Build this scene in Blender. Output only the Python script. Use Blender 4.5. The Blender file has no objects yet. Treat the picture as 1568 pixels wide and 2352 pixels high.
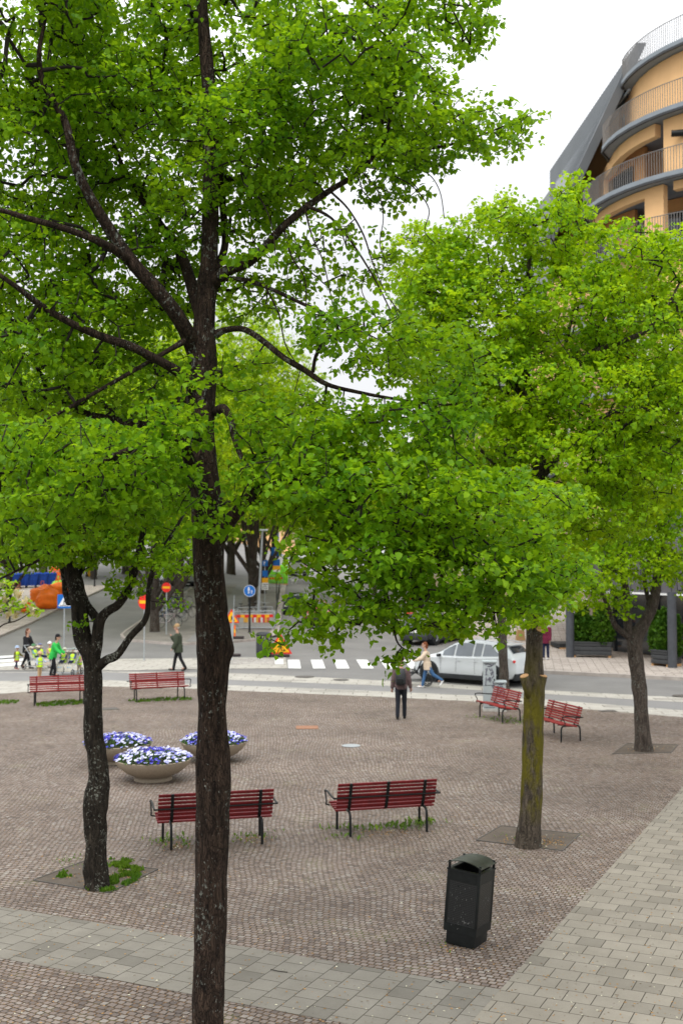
import bpy, bmesh, math, random
import numpy as np
from mathutils import Vector, Matrix

# ---------------------------------------------------------------- camera, sky, sun, exposure
R = math.radians
SC = bpy.context.scene
COL = SC.collection
F, H, CX, CY, Y0 = 2648.0, 4.6, 784.0, 1176.0, 1285.0     # photo measured at 1568 x 2352
PITCH = math.atan((Y0 - CY) / F)
cam = bpy.data.cameras.new('camera')
cam.sensor_fit = 'HORIZONTAL'; cam.sensor_width = 24.0; cam.lens = F / 1568 * 24
cam.clip_start = 0.1; cam.clip_end = 3000
cam.dof.use_dof = True; cam.dof.focus_distance = 11.5; cam.dof.aperture_fstop = 2.2
camo = bpy.data.objects.new('camera', cam); COL.objects.link(camo)
camo.location = (0, 0, H); camo.rotation_euler = (R(90) + PITCH, 0, 0)
SC.camera = camo

wd = bpy.data.worlds.new('World'); SC.world = wd; wd.use_nodes = True
nt = wd.node_tree; nt.nodes.clear()
SUN_EL, SUN_AZ = 55.0, 200.0          # azimuth from +Y clockwise: behind the camera, a little left
out = nt.nodes.new('ShaderNodeOutputWorld'); bg = nt.nodes.new('ShaderNodeBackground')
sky = nt.nodes.new('ShaderNodeTexSky'); sky.sky_type = 'NISHITA'; sky.sun_disc = False
sky.sun_elevation = R(SUN_EL); sky.sun_rotation = R(SUN_AZ)
hs = nt.nodes.new('ShaderNodeHueSaturation'); hs.inputs['Saturation'].default_value = 0.15
cl = nt.nodes.new('ShaderNodeCombineXYZ')
for i, v in enumerate((11.2, 11.4, 11.7)): cl.inputs[i].default_value = v
ns = nt.nodes.new('ShaderNodeTexNoise'); ns.inputs['Scale'].default_value = 1.6; ns.inputs['Detail'].default_value = 4
tc = nt.nodes.new('ShaderNodeTexCoord'); mr = nt.nodes.new('ShaderNodeMapRange')
mr.inputs['To Min'].default_value = 0.78; mr.inputs['To Max'].default_value = 1.0
mx = nt.nodes.new('ShaderNodeMix'); mx.data_type = 'RGBA'; mx.clamp_factor = True
nt.links.new(tc.outputs['Generated'], ns.inputs['Vector']); nt.links.new(ns.outputs['Fac'], mr.inputs['Value'])
nt.links.new(mr.outputs['Result'], mx.inputs['Factor'])
nt.links.new(sky.outputs[0], hs.inputs['Color']); nt.links.new(hs.outputs[0], mx.inputs['A'])
nt.links.new(cl.outputs[0], mx.inputs['B'])
# an overcast sky is brighter overhead than near the horizon
sp_ = nt.nodes.new('ShaderNodeSeparateXYZ'); nt.links.new(tc.outputs['Generated'], sp_.inputs[0])
zg = nt.nodes.new('ShaderNodeMapRange'); zg.inputs['From Min'].default_value = 0.25; zg.inputs['From Max'].default_value = 1.0
zg.inputs['To Min'].default_value = 0.845; zg.inputs['To Max'].default_value = 2.6; nt.links.new(sp_.outputs['Z'], zg.inputs['Value'])
vs_ = nt.nodes.new('ShaderNodeVectorMath'); vs_.operation = 'SCALE'; nt.links.new(mx.outputs['Result'], vs_.inputs[0]); nt.links.new(zg.outputs[0], vs_.inputs['Scale'])
nt.links.new(vs_.outputs[0], bg.inputs['Color'])
bg.inputs['Strength'].default_value = 0.1
nt.links.new(bg.outputs[0], out.inputs['Surface'])
sl = bpy.data.lights.new('sun', 'SUN'); sl.energy = 1.5; sl.angle = R(25); sl.color = (1.0, 0.96, 0.88)
so = bpy.data.objects.new('sun', sl); COL.objects.link(so)
sd = Vector((math.sin(R(SUN_AZ)) * math.cos(R(SUN_EL)), math.cos(R(SUN_AZ)) * math.cos(R(SUN_EL)), math.sin(R(SUN_EL))))
so.rotation_euler = sd.to_track_quat('Z', 'Y').to_euler(); so.location = sd * 60
SC.view_settings.view_transform = 'Standard'; SC.view_settings.look = 'None'
SC.view_settings.exposure = 0.06; SC.view_settings.gamma = 1.0
SC.cycles.max_bounces = 8; SC.cycles.transmission_bounces = 6; SC.cycles.diffuse_bounces = 5
SC.cycles.sample_clamp_indirect = 6

rng = np.random.default_rng(7); random.seed(7)

# ---------------------------------------------------------------- measuring helpers
def ray(px, py):
    u, v = (px - CX) / F, (CY - py) / F
    return Vector((u, math.cos(PITCH) - v * math.sin(PITCH), math.sin(PITCH) + v * math.cos(PITCH)))
def P(px, py, d):
    r = ray(px, py); return Vector((0, 0, H)) + r * (d / r.y)
YS = 57.0
def gz(x, y):
    if y <= YS: return 0.0
    s = 0.028 + 0.034 * min(1, max(0, (-x - 1) / 16))
    return s * min(y - YS, 120)
def G(px, py, z=0.0):
    r = ray(px, py)
    d = 2.0
    if r.z < 0:
        dd = (H - z) / -r.z * r.y
        if dd <= YS: return Vector((r.x / r.y * dd, dd, z))
    d = 50.0
    while d < 400:
        t = d / r.y
        if H + r.z * t <= gz(r.x * t, d) + z: break
        d += 0.1
    t = d / r.y
    return Vector((r.x * t, d, gz(r.x * t, d) + z))
def W(px_w, d): return px_w * d / F          # a width in photo pixels at depth d, in metres

# ---------------------------------------------------------------- materials
def newmat(name):
    m = bpy.data.materials.new(name); m.use_nodes = True
    n = m.node_tree; b = n.nodes['Principled BSDF']; return m, n, b
def N(n, t, **kw):
    x = n.nodes.new(t)
    for k, v in kw.items():
        if k in x.inputs: x.inputs[k].default_value = v
        else: setattr(x, k, v)
    return x
def coords(n, kind='Object', scale=None, rot=None):
    tc = n.nodes.new('ShaderNodeTexCoord'); src = tc.outputs[kind]
    if kind == 'World': src = None
    if scale or rot:
        mp = n.nodes.new('ShaderNodeMapping')
        if scale: mp.inputs['Scale'].default_value = scale
        if rot: mp.inputs['Rotation'].default_value = rot
        n.links.new(src, mp.inputs['Vector']); src = mp.outputs[0]
    return src
def wcoords(n, rotz=0.0, scale=(1, 1, 1)):
    g = n.nodes.new('ShaderNodeNewGeometry'); mp = n.nodes.new('ShaderNodeMapping')
    mp.inputs['Rotation'].default_value = (0, 0, rotz); mp.inputs['Scale'].default_value = scale
    n.links.new(g.outputs['Position'], mp.inputs['Vector']); return mp.outputs[0]
def ramp(n, src, stops):
    r = n.nodes.new('ShaderNodeValToRGB'); e = r.color_ramp.elements
    while len(e) < len(stops): e.new(0.5)
    for i, (p, c) in enumerate(stops):
        e[i].position = p; e[i].color = (*c, 1) if len(c) == 3 else c
    n.links.new(src, r.inputs['Fac']); return r.outputs['Color']
def mixc(n, fac, a, b, mode='MIX'):
    m = n.nodes.new('ShaderNodeMix'); m.data_type = 'RGBA'; m.blend_type = mode
    for s, v in ((m.inputs['Factor'], fac), (m.inputs['A'], a), (m.inputs['B'], b)):
        if hasattr(v, 'links') or hasattr(v, 'is_output'): n.links.new(v, s)
        else: s.default_value = v if not isinstance(v, tuple) or len(v) == 4 else (*v, 1)
    return m.outputs['Result']
def bump(n, b, h, strength=0.3, dist=0.01):
    k = N(n, 'ShaderNodeBump', Strength=strength, Distance=dist); n.links.new(h, k.inputs['Height'])
    n.links.new(k.outputs[0], b.inputs['Normal']); return k
def mat(name, col, rough=0.6, metal=0.0, var=0.15, scale=6.0, bmp=0.1, spec=0.25, detail=5, dist=0.005):
    m, n, b = newmat(name)
    src = coords(n)
    t = N(n, 'ShaderNodeTexNoise', Scale=scale, Detail=detail); n.links.new(src, t.inputs['Vector'])
    lo = tuple(c * (1 - var) for c in col); hi = tuple(min(1, c * (1 + var)) for c in col)
    n.links.new(ramp(n, t.outputs['Fac'], [(0.3, lo), (0.7, hi)]), b.inputs['Base Color'])
    b.inputs['Roughness'].default_value = rough; b.inputs['Metallic'].default_value = metal
    b.inputs['Specular IOR Level'].default_value = spec
    if bmp: bump(n, b, t.outputs['Fac'], bmp, dist)
    return m

def bark(name, c0, c1, lichen=0.5, moss=None, lcol=(0.23, 0.245, 0.21)):
    m, n, b = newmat(name)
    src = coords(n, 'Object', (1, 1, 0.16))
    dn = N(n, 'ShaderNodeTexNoise', Scale=5, Detail=3); n.links.new(coords(n), dn.inputs['Vector'])
    dm = N(n, 'ShaderNodeVectorMath', operation='SCALE'); n.links.new(dn.outputs['Color'], dm.inputs[0]); dm.inputs['Scale'].default_value = .09
    da = N(n, 'ShaderNodeVectorMath', operation='ADD'); n.links.new(src, da.inputs[0]); n.links.new(dm.outputs[0], da.inputs[1]); src = da.outputs[0]
    t = N(n, 'ShaderNodeTexNoise', Scale=26, Detail=8, Roughness=0.65); n.links.new(src, t.inputs['Vector'])
    v = N(n, 'ShaderNodeTexVoronoi', Scale=62); v.feature = 'DISTANCE_TO_EDGE'; n.links.new(src, v.inputs['Vector'])
    base = ramp(n, t.outputs['Fac'], [(0.3, c0), (0.5, tuple((a + d) / 2 for a, d in zip(c0, c1))), (0.68, c1)])
    crack = ramp(n, v.outputs['Distance'], [(0.0, (0.25,) * 3), (0.12, (1,) * 3)])
    base = mixc(n, 0.55, base, crack, 'MULTIPLY')
    o = coords(n, 'Object', (1, 1, 0.8))
    lv = N(n, 'ShaderNodeTexVoronoi', Scale=38); n.links.new(o, lv.inputs['Vector'])
    ln = N(n, 'ShaderNodeTexNoise', Scale=4.5, Detail=5); n.links.new(o, ln.inputs['Vector'])
    l2 = N(n, 'ShaderNodeTexNoise', Scale=30, Detail=6, Roughness=.7); n.links.new(o, l2.inputs['Vector'])
    lr = N(n, 'ShaderNodeMapRange'); n.links.new(ln.outputs['Fac'], lr.inputs['Value']); lr.inputs['From Min'].default_value = .3; lr.inputs['From Max'].default_value = .7; lr.inputs['To Min'].default_value = .82; lr.inputs['To Max'].default_value = 1.14
    a = N(n, 'ShaderNodeMath', operation='MULTIPLY'); n.links.new(lr.outputs[0], a.inputs[0]); n.links.new(l2.outputs['Fac'], a.inputs[1])
    fac = ramp(n, a.outputs[0], [(0.67 - 0.17 * lichen - .01, (0,) * 3), (0.67 - 0.17 * lichen + .025, (1,) * 3)])
    lc = ramp(n, lv.outputs['Distance'], [(0.1, tuple(c * 1.15 for c in lcol)), (0.6, tuple(c * .6 for c in lcol))])
    base = mixc(n, fac, base, lc)
    if moss:
        mn = N(n, 'ShaderNodeTexNoise', Scale=4.5, Detail=6, Roughness=.6); n.links.new(coords(n, 'Object', (1, 1, 0.35)), mn.inputs['Vector'])
        mf = ramp(n, mn.outputs['Fac'], [(0.40, (0,) * 3), (0.54, (1,) * 3)])
        sx = n.nodes.new('ShaderNodeSeparateXYZ'); n.links.new(coords(n, 'Object'), sx.inputs[0])
        hr = N(n, 'ShaderNodeMapRange'); n.links.new(sx.outputs['Z'], hr.inputs['Value'])
        hr.inputs['From Min'].default_value = 0.35; hr.inputs['From Max'].default_value = 0.75
        h2 = N(n, 'ShaderNodeMapRange'); n.links.new(sx.outputs['Z'], h2.inputs['Value'])
        h2.inputs['From Min'].default_value = 3.3; h2.inputs['From Max'].default_value = 2.2
        mm = N(n, 'ShaderNodeMath', operation='MULTIPLY'); n.links.new(hr.outputs[0], mm.inputs[0]); n.links.new(h2.outputs[0], mm.inputs[1])
        m3 = N(n, 'ShaderNodeMath', operation='MULTIPLY'); n.links.new(mm.outputs[0], m3.inputs[0]); n.links.new(mf, m3.inputs[1])
        base = mixc(n, m3.outputs[0], base, moss)
    n.links.new(base, b.inputs['Base Color']); b.inputs['Roughness'].default_value = 0.95
    b.inputs['Specular IOR Level'].default_value = 0.15
    hh = N(n, 'ShaderNodeMath', operation='ADD'); n.links.new(t.outputs['Fac'], hh.inputs[0]); n.links.new(crack, hh.inputs[1])
    bump(n, b, hh.outputs[0], 0.9, 0.02)
    return m

def leafmat(name, dark, light, trans, tw=0.42):
    m = bpy.data.materials.new(name); m.use_nodes = True; n = m.node_tree
    n.nodes.remove(n.nodes['Principled BSDF']); o = n.nodes['Material Output']
    g = n.nodes.new('ShaderNodeNewGeometry')
    tint = ramp(n, g.outputs['Random Per Island'], [(0.0, dark), (0.55, tuple((a + c) / 2 for a, c in zip(dark, light))), (1.0, light)])
    t2 = ramp(n, g.outputs['Random Per Island'], [(0.0, tuple(c * .75 for c in trans)), (1.0, trans)])
    wn_ = N(n, 'ShaderNodeTexNoise', Scale=1.3, Detail=2); n.links.new(g.outputs['Position'], wn_.inputs['Vector'])
    wr_ = ramp(n, wn_.outputs['Fac'], [(0.35, (.78, .86, .9)), (0.65, (1.22, 1.10, 1.0))]); tint = mixc(n, 1.0, tint, wr_, 'MULTIPLY'); t2 = mixc(n, 1.0, t2, wr_, 'MULTIPLY')
    pr = N(n, 'ShaderNodeBsdfPrincipled', Roughness=0.5); pr.inputs['Specular IOR Level'].default_value = 0.16
    tr = n.nodes.new('ShaderNodeBsdfTranslucent'); mx = N(n, 'ShaderNodeMixShader', Fac=tw)
    n.links.new(tint, pr.inputs['Base Color']); n.links.new(t2, tr.inputs['Color'])
    n.links.new(pr.outputs[0], mx.inputs[1]); n.links.new(tr.outputs[0], mx.inputs[2]); n.links.new(mx.outputs[0], o.inputs['Surface'])
    return m

D1 = math.atan2(0.904, 0.428)                   # direction of the right hand path
def setts(name, w=0.10, h=0.10, rot=0.0, warp=0.25, pal=None, joint=(0.022, 0.017, 0.012)):
    pal = pal or [(0.03, (0.13, 0.105, 0.094)), (0.2, (0.186, 0.150, 0.130)), (0.5, (0.213, 0.172, 0.150)), (0.8, (0.240, 0.200, 0.176)), (0.97, (0.265, 0.238, 0.216))]
    m, n, b = newmat(name)
    src = wcoords(n, rot)
    wn = N(n, 'ShaderNodeTexNoise', Scale=0.35, Detail=1); n.links.new(src, wn.inputs['Vector'])
    w2 = N(n, 'ShaderNodeTexNoise', Scale=6.0, Detail=2); n.links.new(src, w2.inputs['Vector'])
    s1 = N(n, 'ShaderNodeVectorMath', operation='SCALE'); n.links.new(wn.outputs['Color'], s1.inputs[0]); s1.inputs['Scale'].default_value = warp * 4
    s2 = N(n, 'ShaderNodeVectorMath', operation='SCALE'); n.links.new(w2.outputs['Color'], s2.inputs[0]); s2.inputs['Scale'].default_value = 0.055
    a1 = N(n, 'ShaderNodeVectorMath', operation='ADD'); n.links.new(src, a1.inputs[0]); n.links.new(s1.outputs[0], a1.inputs[1])
    a2 = N(n, 'ShaderNodeVectorMath', operation='ADD'); n.links.new(a1.outputs[0], a2.inputs[0]); n.links.new(s2.outputs[0], a2.inputs[1])
    br = N(n, 'ShaderNodeTexBrick', Scale=1.0)
    br.inputs['Color1'].default_value = (0, 0, 0, 1); br.inputs['Color2'].default_value = (1, 1, 1, 1); br.inputs['Mortar'].default_value = (.5, .5, .5, 1)
    br.inputs['Mortar Size'].default_value = 0.0100; br.inputs['Mortar Smooth'].default_value = 0.35
    br.inputs['Brick Width'].default_value = w; br.inputs['Row Height'].default_value = h; br.inputs['Bias'].default_value = 0
    n.links.new(a2.outputs[0], br.inputs['Vector'])
    stone = ramp(n, br.outputs['Color'], pal)
    gr = N(n, 'ShaderNodeTexNoise', Scale=45, Detail=5, Roughness=.7); n.links.new(src, gr.inputs['Vector'])
    stone = mixc(n, 0.45, stone, ramp(n, gr.outputs['Fac'], [(0.3, (.65,) * 3), (0.7, (1.25,) * 3)]), 'MULTIPLY')
    big = N(n, 'ShaderNodeTexNoise', Scale=0.55, Detail=6, Roughness=.6); n.links.new(src, big.inputs['Vector'])
    stone = mixc(n, 0.8, stone, ramp(n, big.outputs['Fac'], [(0.32, (.66, .65, .63)), (0.65, (1.2, 1.18, 1.14))]), 'MULTIPLY')
    jn = N(n, 'ShaderNodeTexNoise', Scale=1.1, Detail=6, Roughness=.7); n.links.new(src, jn.inputs['Vector'])
    j2 = N(n, 'ShaderNodeTexNoise', Scale=30, Detail=3); n.links.new(src, j2.inputs['Vector'])
    jc = ramp(n, j2.outputs['Fac'], [(0.40, joint), (0.62, (0.13, 0.075, 0.035)), (0.78, (0.27, 0.14, 0.05))])
    jc = mixc(n, ramp(n, jn.outputs['Fac'], [(0.56, (0,) * 3), (0.72, (.55,) * 3)]), jc, (0.13, 0.17, 0.035))
    col = mixc(n, br.outputs['Fac'], stone, jc)
    n.links.new(col, b.inputs['Base Color']); b.inputs['Roughness'].default_value = 0.75; b.inputs['Specular IOR Level'].default_value = 0.3
    inv = N(n, 'ShaderNodeMath', operation='SUBTRACT'); inv.inputs[0].default_value = 1; n.links.new(br.outputs['Fac'], inv.inputs[1])
    s = N(n, 'ShaderNodeMath', operation='MULTIPLY_ADD'); n.links.new(gr.outputs['Fac'], s.inputs[0]); s.inputs[1].default_value = .35; n.links.new(inv.outputs[0], s.inputs[2])
    s3 = N(n, 'ShaderNodeMath', operation='MULTIPLY_ADD'); n.links.new(br.outputs['Color'], s3.inputs[0]); s3.inputs[1].default_value = .3; n.links.new(s.outputs[0], s3.inputs[2])
    bump(n, b, s3.outputs[0], 0.9, 0.014)
    return m
def slabs(name, w, h, rot, c=(0.42, 0.41, 0.37), off=(0, 0), mort=0.006):
    m, n, b = newmat(name)
    src = wcoords(n, rot)
    ad = N(n, 'ShaderNodeVectorMath', operation='ADD'); n.links.new(src, ad.inputs[0]); ad.inputs[1].default_value = (*off, 0)
    br = N(n, 'ShaderNodeTexBrick', Scale=1.0)
    br.inputs['Color1'].default_value = (0, 0, 0, 1); br.inputs['Color2'].default_value = (1, 1, 1, 1); br.inputs['Mortar'].default_value = (.5, .5, .5, 1)
    br.inputs['Mortar Size'].default_value = mort; br.inputs['Mortar Smooth'].default_value = 0.3
    br.inputs['Brick Width'].default_value = w; br.inputs['Row Height'].default_value = h
    n.links.new(ad.outputs[0], br.inputs['Vector'])
    k = lambda f: tuple(q * f for q in c)
    st = ramp(n, br.outputs['Color'], [(0.0, k(.76)), (0.12, k(.80)), (0.17, k(.95)), (0.7, k(1.0)), (1, k(1.06))])
    gr = N(n, 'ShaderNodeTexNoise', Scale=60, Detail=6, Roughness=.75); n.links.new(src, gr.inputs['Vector'])
    st = mixc(n, 0.35, st, ramp(n, gr.outputs['Fac'], [(0.3, (.75,) * 3), (0.7, (1.2,) * 3)]), 'MULTIPLY')
    big = N(n, 'ShaderNodeTexNoise', Scale=1.6, Detail=7, Roughness=.65); n.links.new(src, big.inputs['Vector'])
    st = mixc(n, 0.8, st, ramp(n, big.outputs['Fac'], [(0.3, (.8, .79, .77)), (0.65, (1.08, 1.08, 1.07))]), 'MULTIPLY')
    spk = N(n, 'ShaderNodeTexVoronoi', Scale=7.0); n.links.new(src, spk.inputs['Vector'])
    st = mixc(n, ramp(n, spk.outputs['Distance'], [(0.03, (.6,) * 3), (0.06, (0,) * 3)]), st, (0.08, 0.075, 0.07))
    col = mixc(n, br.outputs['Fac'], st, (0.055, 0.047, 0.035))
    n.links.new(col, b.inputs['Base Color']); b.inputs['Roughness'].default_value = 0.85; b.inputs['Specular IOR Level'].default_value = 0.25
    inv = N(n, 'ShaderNodeMath', operation='SUBTRACT'); inv.inputs[0].default_value = 1; n.links.new(br.outputs['Fac'], inv.inputs[1])
    s = N(n, 'ShaderNodeMath', operation='MULTIPLY_ADD'); n.links.new(gr.outputs['Fac'], s.inputs[0]); s.inputs[1].default_value = .2; n.links.new(inv.outputs[0], s.inputs[2])
    bump(n, b, s.outputs[0], 0.6, 0.006)
    return m
def ground_mat(name, col, sc=2.0, grain=90, var=.2):
    m, n, b = newmat(name); src = wcoords(n)
    t = N(n, 'ShaderNodeTexNoise', Scale=sc * .2, Detail=7, Roughness=.65); n.links.new(src, t.inputs['Vector'])
    g = N(n, 'ShaderNodeTexNoise', Scale=grain, Detail=3, Roughness=.8); n.links.new(src, g.inputs['Vector'])
    c = ramp(n, t.outputs['Fac'], [(0.3, tuple(q * (1 - var) for q in col)), (0.7, tuple(q * (1 + var) for q in col))])
    c = mixc(n, .5, c, ramp(n, g.outputs['Fac'], [(0.3, (.6,) * 3), (.7, (1.35,) * 3)]), 'MULTIPLY')
    n.links.new(c, b.inputs['Base Color']); b.inputs['Roughness'].default_value = .85; b.inputs['Specular IOR Level'].default_value = .3
    bump(n, b, g.outputs['Fac'], .5, .006); return m

# ---------------------------------------------------------------- mesh builder
class MB:
    def __init__(s): s.v = []; s.f = []; s.m = []; s.cur = 0
    def add(s, vs, fs, m=None):
        o = len(s.v); s.v += [tuple(v) for v in vs]; s.f += [[i + o for i in f] for f in fs]
        s.m += [s.cur if m is None else m] * len(fs); return s
    def box(s, c, size, rz=0, M=None, bev=0.0, m=None):
        x, y, z = size[0] / 2, size[1] / 2, size[2] / 2
        if bev <= 0:
            vs = [Vector((a * x, b * y, c_ * z)) for c_ in (-1, 1) for b in (-1, 1) for a in (-1, 1)]
            fs = [(0, 2, 3, 1), (4, 5, 7, 6), (0, 1, 5, 4), (2, 6, 7, 3), (0, 4, 6, 2), (1, 3, 7, 5)]
        else:
            e = min(bev, x * .95, y * .95, z * .95)
            bm = bmesh.new(); bmesh.ops.create_cube(bm, size=1)
            for v in bm.verts: v.co = Vector((v.co.x * 2 * x, v.co.y * 2 * y, v.co.z * 2 * z))
            bmesh.ops.bevel(bm, geom=bm.edges[:] , offset=e, segments=2, affect='EDGES', profile=.6)
            bm.verts.index_update(); vs = [v.co.copy() for v in bm.verts]; fs = [[v.index for v in f.verts] for f in bm.faces]; bm.free()
        T = Matrix.Translation(c) @ Matrix.Rotation(rz, 4, 'Z')
        if M is not None: T = T @ M
        return s.add([T @ v for v in vs], fs, m)
    def rings(s, rings, cap=True, closed=True, m=None):
        k = len(rings[0]); vs = [p for r in rings for p in r]; fs = []
        for i in range(len(rings) - 1):
            for j in range(k if closed else k - 1):
                a, b = i * k + j, i * k + (j + 1) % k
                fs.append((a, b, b + k, a + k))
        if cap:
            fs.append(tuple(range(k))[::-1]); o = (len(rings) - 1) * k; fs.append(tuple(range(o, o + k)))
        return s.add(vs, fs, m)
    def tube(s, pts, rad, n=8, cap=True, m=None, flat=1.0, jit=0):
        pts = [Vector(p) for p in pts]
        if not hasattr(rad, '__len__'): rad = [rad] * len(pts)
        up = None; rs = []
        for i, p in enumerate(pts):
            t = (pts[min(i + 1, len(pts) - 1)] - pts[max(i - 1, 0)])
            if t.length < 1e-9: t = Vector((0, 0, 1))
            t.normalize()
            if up is None:
                up = Vector((0, 0, 1)) if abs(t.z) < .9 else Vector((0, 1, 0))
            a = up - t * up.dot(t); a.normalize(); b = t.cross(a); up = a
            r = rad[i]
            rs.append([p + (a * math.cos(q) * flat + b * math.sin(q)) * r * (1 + (jit * random.uniform(-1, 1) if jit else 0))
                       for q in (2 * math.pi * j / n for j in range(n))])
        return s.rings(rs, cap, True, m)
    def capsule(s, p0, p1, r0, r1, n=10):
        p0, p1 = Vector(p0), Vector(p1); t = (p1 - p0)
        if t.length < 1e-6: t = Vector((0, 0, 1e-3))
        u = t.normalized(); pts = []; rad = []
        for a in (85, 60, 30): pts.append(p0 - u * r0 * math.sin(R(a))); rad.append(r0 * math.cos(R(a)))
        pts += [p0, p1]; rad += [r0, r1]
        for a in (30, 60, 85): pts.append(p1 + u * r1 * math.sin(R(a))); rad.append(r1 * math.cos(R(a)))
        return s.tube(pts, rad, n)
    def ell(s, c, r, n=12, k=8, m=None, rz=0):
        c = Vector(c); rs = []; q = Matrix.Rotation(rz, 3, 'Z')
        for i in range(k + 1):
            a = math.pi * min(max(i / k, .02), .98); z = -math.cos(a); w = math.sin(a)
            rs.append([c + q @ Vector((r[0] * w * math.cos(b), r[1] * w * math.sin(b), r[2] * z)) for b in (2 * math.pi * j / n for j in range(n))])
        return s.rings(rs, True, True, m)
    def lathe(s, prof, c=(0, 0, 0), n=32, m=None, cap=True):
        c = Vector(c)
        return s.rings([[c + Vector((r * math.cos(a), r * math.sin(a), z)) for a in (2 * math.pi * j / n for j in range(n))] for r, z in prof], cap, True, m)
    def prism(s, poly, a, b, axis='z', m=None):
        f = {'z': lambda p, h: (p[0], p[1], h), 'y': lambda p, h: (p[0], h, p[1]), 'x': lambda p, h: (h, p[0], p[1])}[axis]
        k = len(poly); vs = [f(p, a) for p in poly] + [f(p, b) for p in poly]
        fs = [tuple(range(k))[::-1], tuple(range(k, 2 * k))] + [(i, (i + 1) % k, (i + 1) % k + k, i + k) for i in range(k)]
        return s.add(vs, fs, m)
    def poly(s, pts, m=None): return s.add(pts, [tuple(range(len(pts)))], m)
    def build(s, name, mats, parent=None, smooth=False, rel=True, fix=True, **tags):
        me = bpy.data.meshes.new(name); org = Vector((0, 0, 0))
        if parent is not None and rel: org = parent.location
        me.from_pydata([(v[0] - org[0], v[1] - org[1], v[2] - org[2]) for v in s.v], [], s.f)
        if not isinstance(mats, (list, tuple)): mats = [mats]
        for m in mats: me.materials.append(m)
        me.polygons.foreach_set('material_index', s.m)
        if fix:
            bm = bmesh.new(); bm.from_mesh(me); bmesh.ops.recalc_face_normals(bm, faces=bm.faces); bm.to_mesh(me); bm.free()
        if smooth:
            me.polygons.foreach_set('use_smooth', [True] * len(me.polygons))
            try: me.set_sharp_from_angle(angle=R(smooth if smooth is not True else 50))
            except Exception: pass
        o = bpy.data.objects.new(name, me); COL.objects.link(o)
        if parent is not None: o.parent = parent
        for k, v in tags.items(): o[k] = v
        return o
def npmesh(name, verts, faces, mats, parent=None, smooth=False, mi=None):
    """numpy verts (N,3), faces (M,k) all the same k"""
    me = bpy.data.meshes.new(name); org = np.array(parent.location) if parent is not None else np.zeros(3)
    k = faces.shape[1]
    me.vertices.add(len(verts)); me.vertices.foreach_set('co', (verts - org).astype(np.float32).ravel())
    me.loops.add(faces.size); me.loops.foreach_set('vertex_index', faces.astype(np.int32).ravel())
    me.polygons.add(len(faces)); me.polygons.foreach_set('loop_start', np.arange(0, faces.size, k, dtype=np.int32))
    for m in (mats if isinstance(mats, (list, tuple)) else [mats]): me.materials.append(m)
    if mi is not None: me.polygons.foreach_set('material_index', mi.astype(np.int32))
    if smooth: me.polygons.foreach_set('use_smooth', np.ones(len(faces), dtype=bool))
    me.update(calc_edges=True)
    o = bpy.data.objects.new(name, me); COL.objects.link(o)
    if parent is not None: o.parent = parent
    return o
def thing(name, label, cat, loc=(0, 0, 0), rz=0, group=None):
    o = bpy.data.objects.new(name, None); COL.objects.link(o); o.empty_display_size = .2
    o.location = loc; o.rotation_euler = (0, 0, rz); o['label'] = label; o['category'] = cat
    if group: o['group'] = group
    return o
def tag(o, label, cat, group=None, kind=None):
    if label: o['label'] = label
    if cat: o['category'] = cat
    if group: o['group'] = group
    if kind: o['kind'] = kind
    return o
def struct(o): o['kind'] = 'structure'; return o
def dup(o, loc, rz=0, label=None, group=None, scale=None):
    def rec(q, par):
        c = q.copy(); COL.objects.link(c); c.parent = par
        for ch in q.children: rec(ch, c)
        return c
    r = rec(o, None); r.location = loc; r.rotation_euler = (0, 0, rz)
    if scale: r.scale = (scale,) * 3 if not hasattr(scale, '__len__') else scale
    if label: r['label'] = label
    if group: r['group'] = group
    return r
def spline(pts, n):
    """Catmull-Rom through rows of pts (k,d), n samples per span"""
    p = np.array(pts, float); p = np.vstack([2 * p[0] - p[1], p, 2 * p[-1] - p[-2]]); o = []
    for i in range(1, len(p) - 2):
        for t in np.linspace(0, 1, n, endpoint=False):
            a, b, c, d = p[i - 1], p[i], p[i + 1], p[i + 2]
            o.append(.5 * ((2 * b) + (c - a) * t + (2 * a - 5 * b + 4 * c - d) * t * t + (3 * b - a - 3 * c + d) * t ** 3))
    o.append(p[-2]); return np.array(o)

# ---------------------------------------------------------------- shared materials
M = {}
M['asphalt'] = ground_mat('asphalt', (0.175, 0.170, 0.163), 2.0, 70, .16)
M['asphalt_path'] = ground_mat('bike_asphalt', (0.21, 0.205, 0.20), 2.0, 80, .1)
M['setts'] = setts('granite_setts', 0.088, 0.082, -(D1 - math.pi / 2), 0.13)
M['setts_pale'] = setts('pale_setts', 0.11, 0.10, 0.2, 0.1, [(0.1, (.3, .29, .28)), (.5, (.42, .41, .39)), (.9, (.52, .5, .48))], (.2, .19, .17))
M['slab_long'] = slabs('path_slabs', 0.30, 0.30, -(D1 - math.pi / 2), (0.240, 0.217, 0.178))
M['slab_cross'] = slabs('strip_slabs', 0.29, 0.29, -D1, (0.208, 0.192, 0.163), (.1, .07))
M['slab_far'] = slabs('kerb_slabs', 1.0, 0.5, 0.06, (0.40, 0.38, 0.34), mort=.012)
M['walk_far'] = slabs('sidewalk_slabs', 0.7, 0.35, 0.16, (0.42, 0.37, 0.33), mort=.015)
M['granite'] = mat('kerb_granite', (0.36, 0.32, 0.29), .8, var=.2, scale=3, bmp=.2)
M['paint'] = mat('road_paint', (0.72, 0.72, 0.70), .7, var=.08, scale=2, bmp=.05)
M['soil'] = ground_mat('pit_soil', (0.095, 0.075, 0.058), 8, 60, .3)
M['gravel'] = ground_mat('gravel', (0.20, 0.185, 0.165), 4, 40, .25)
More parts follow.
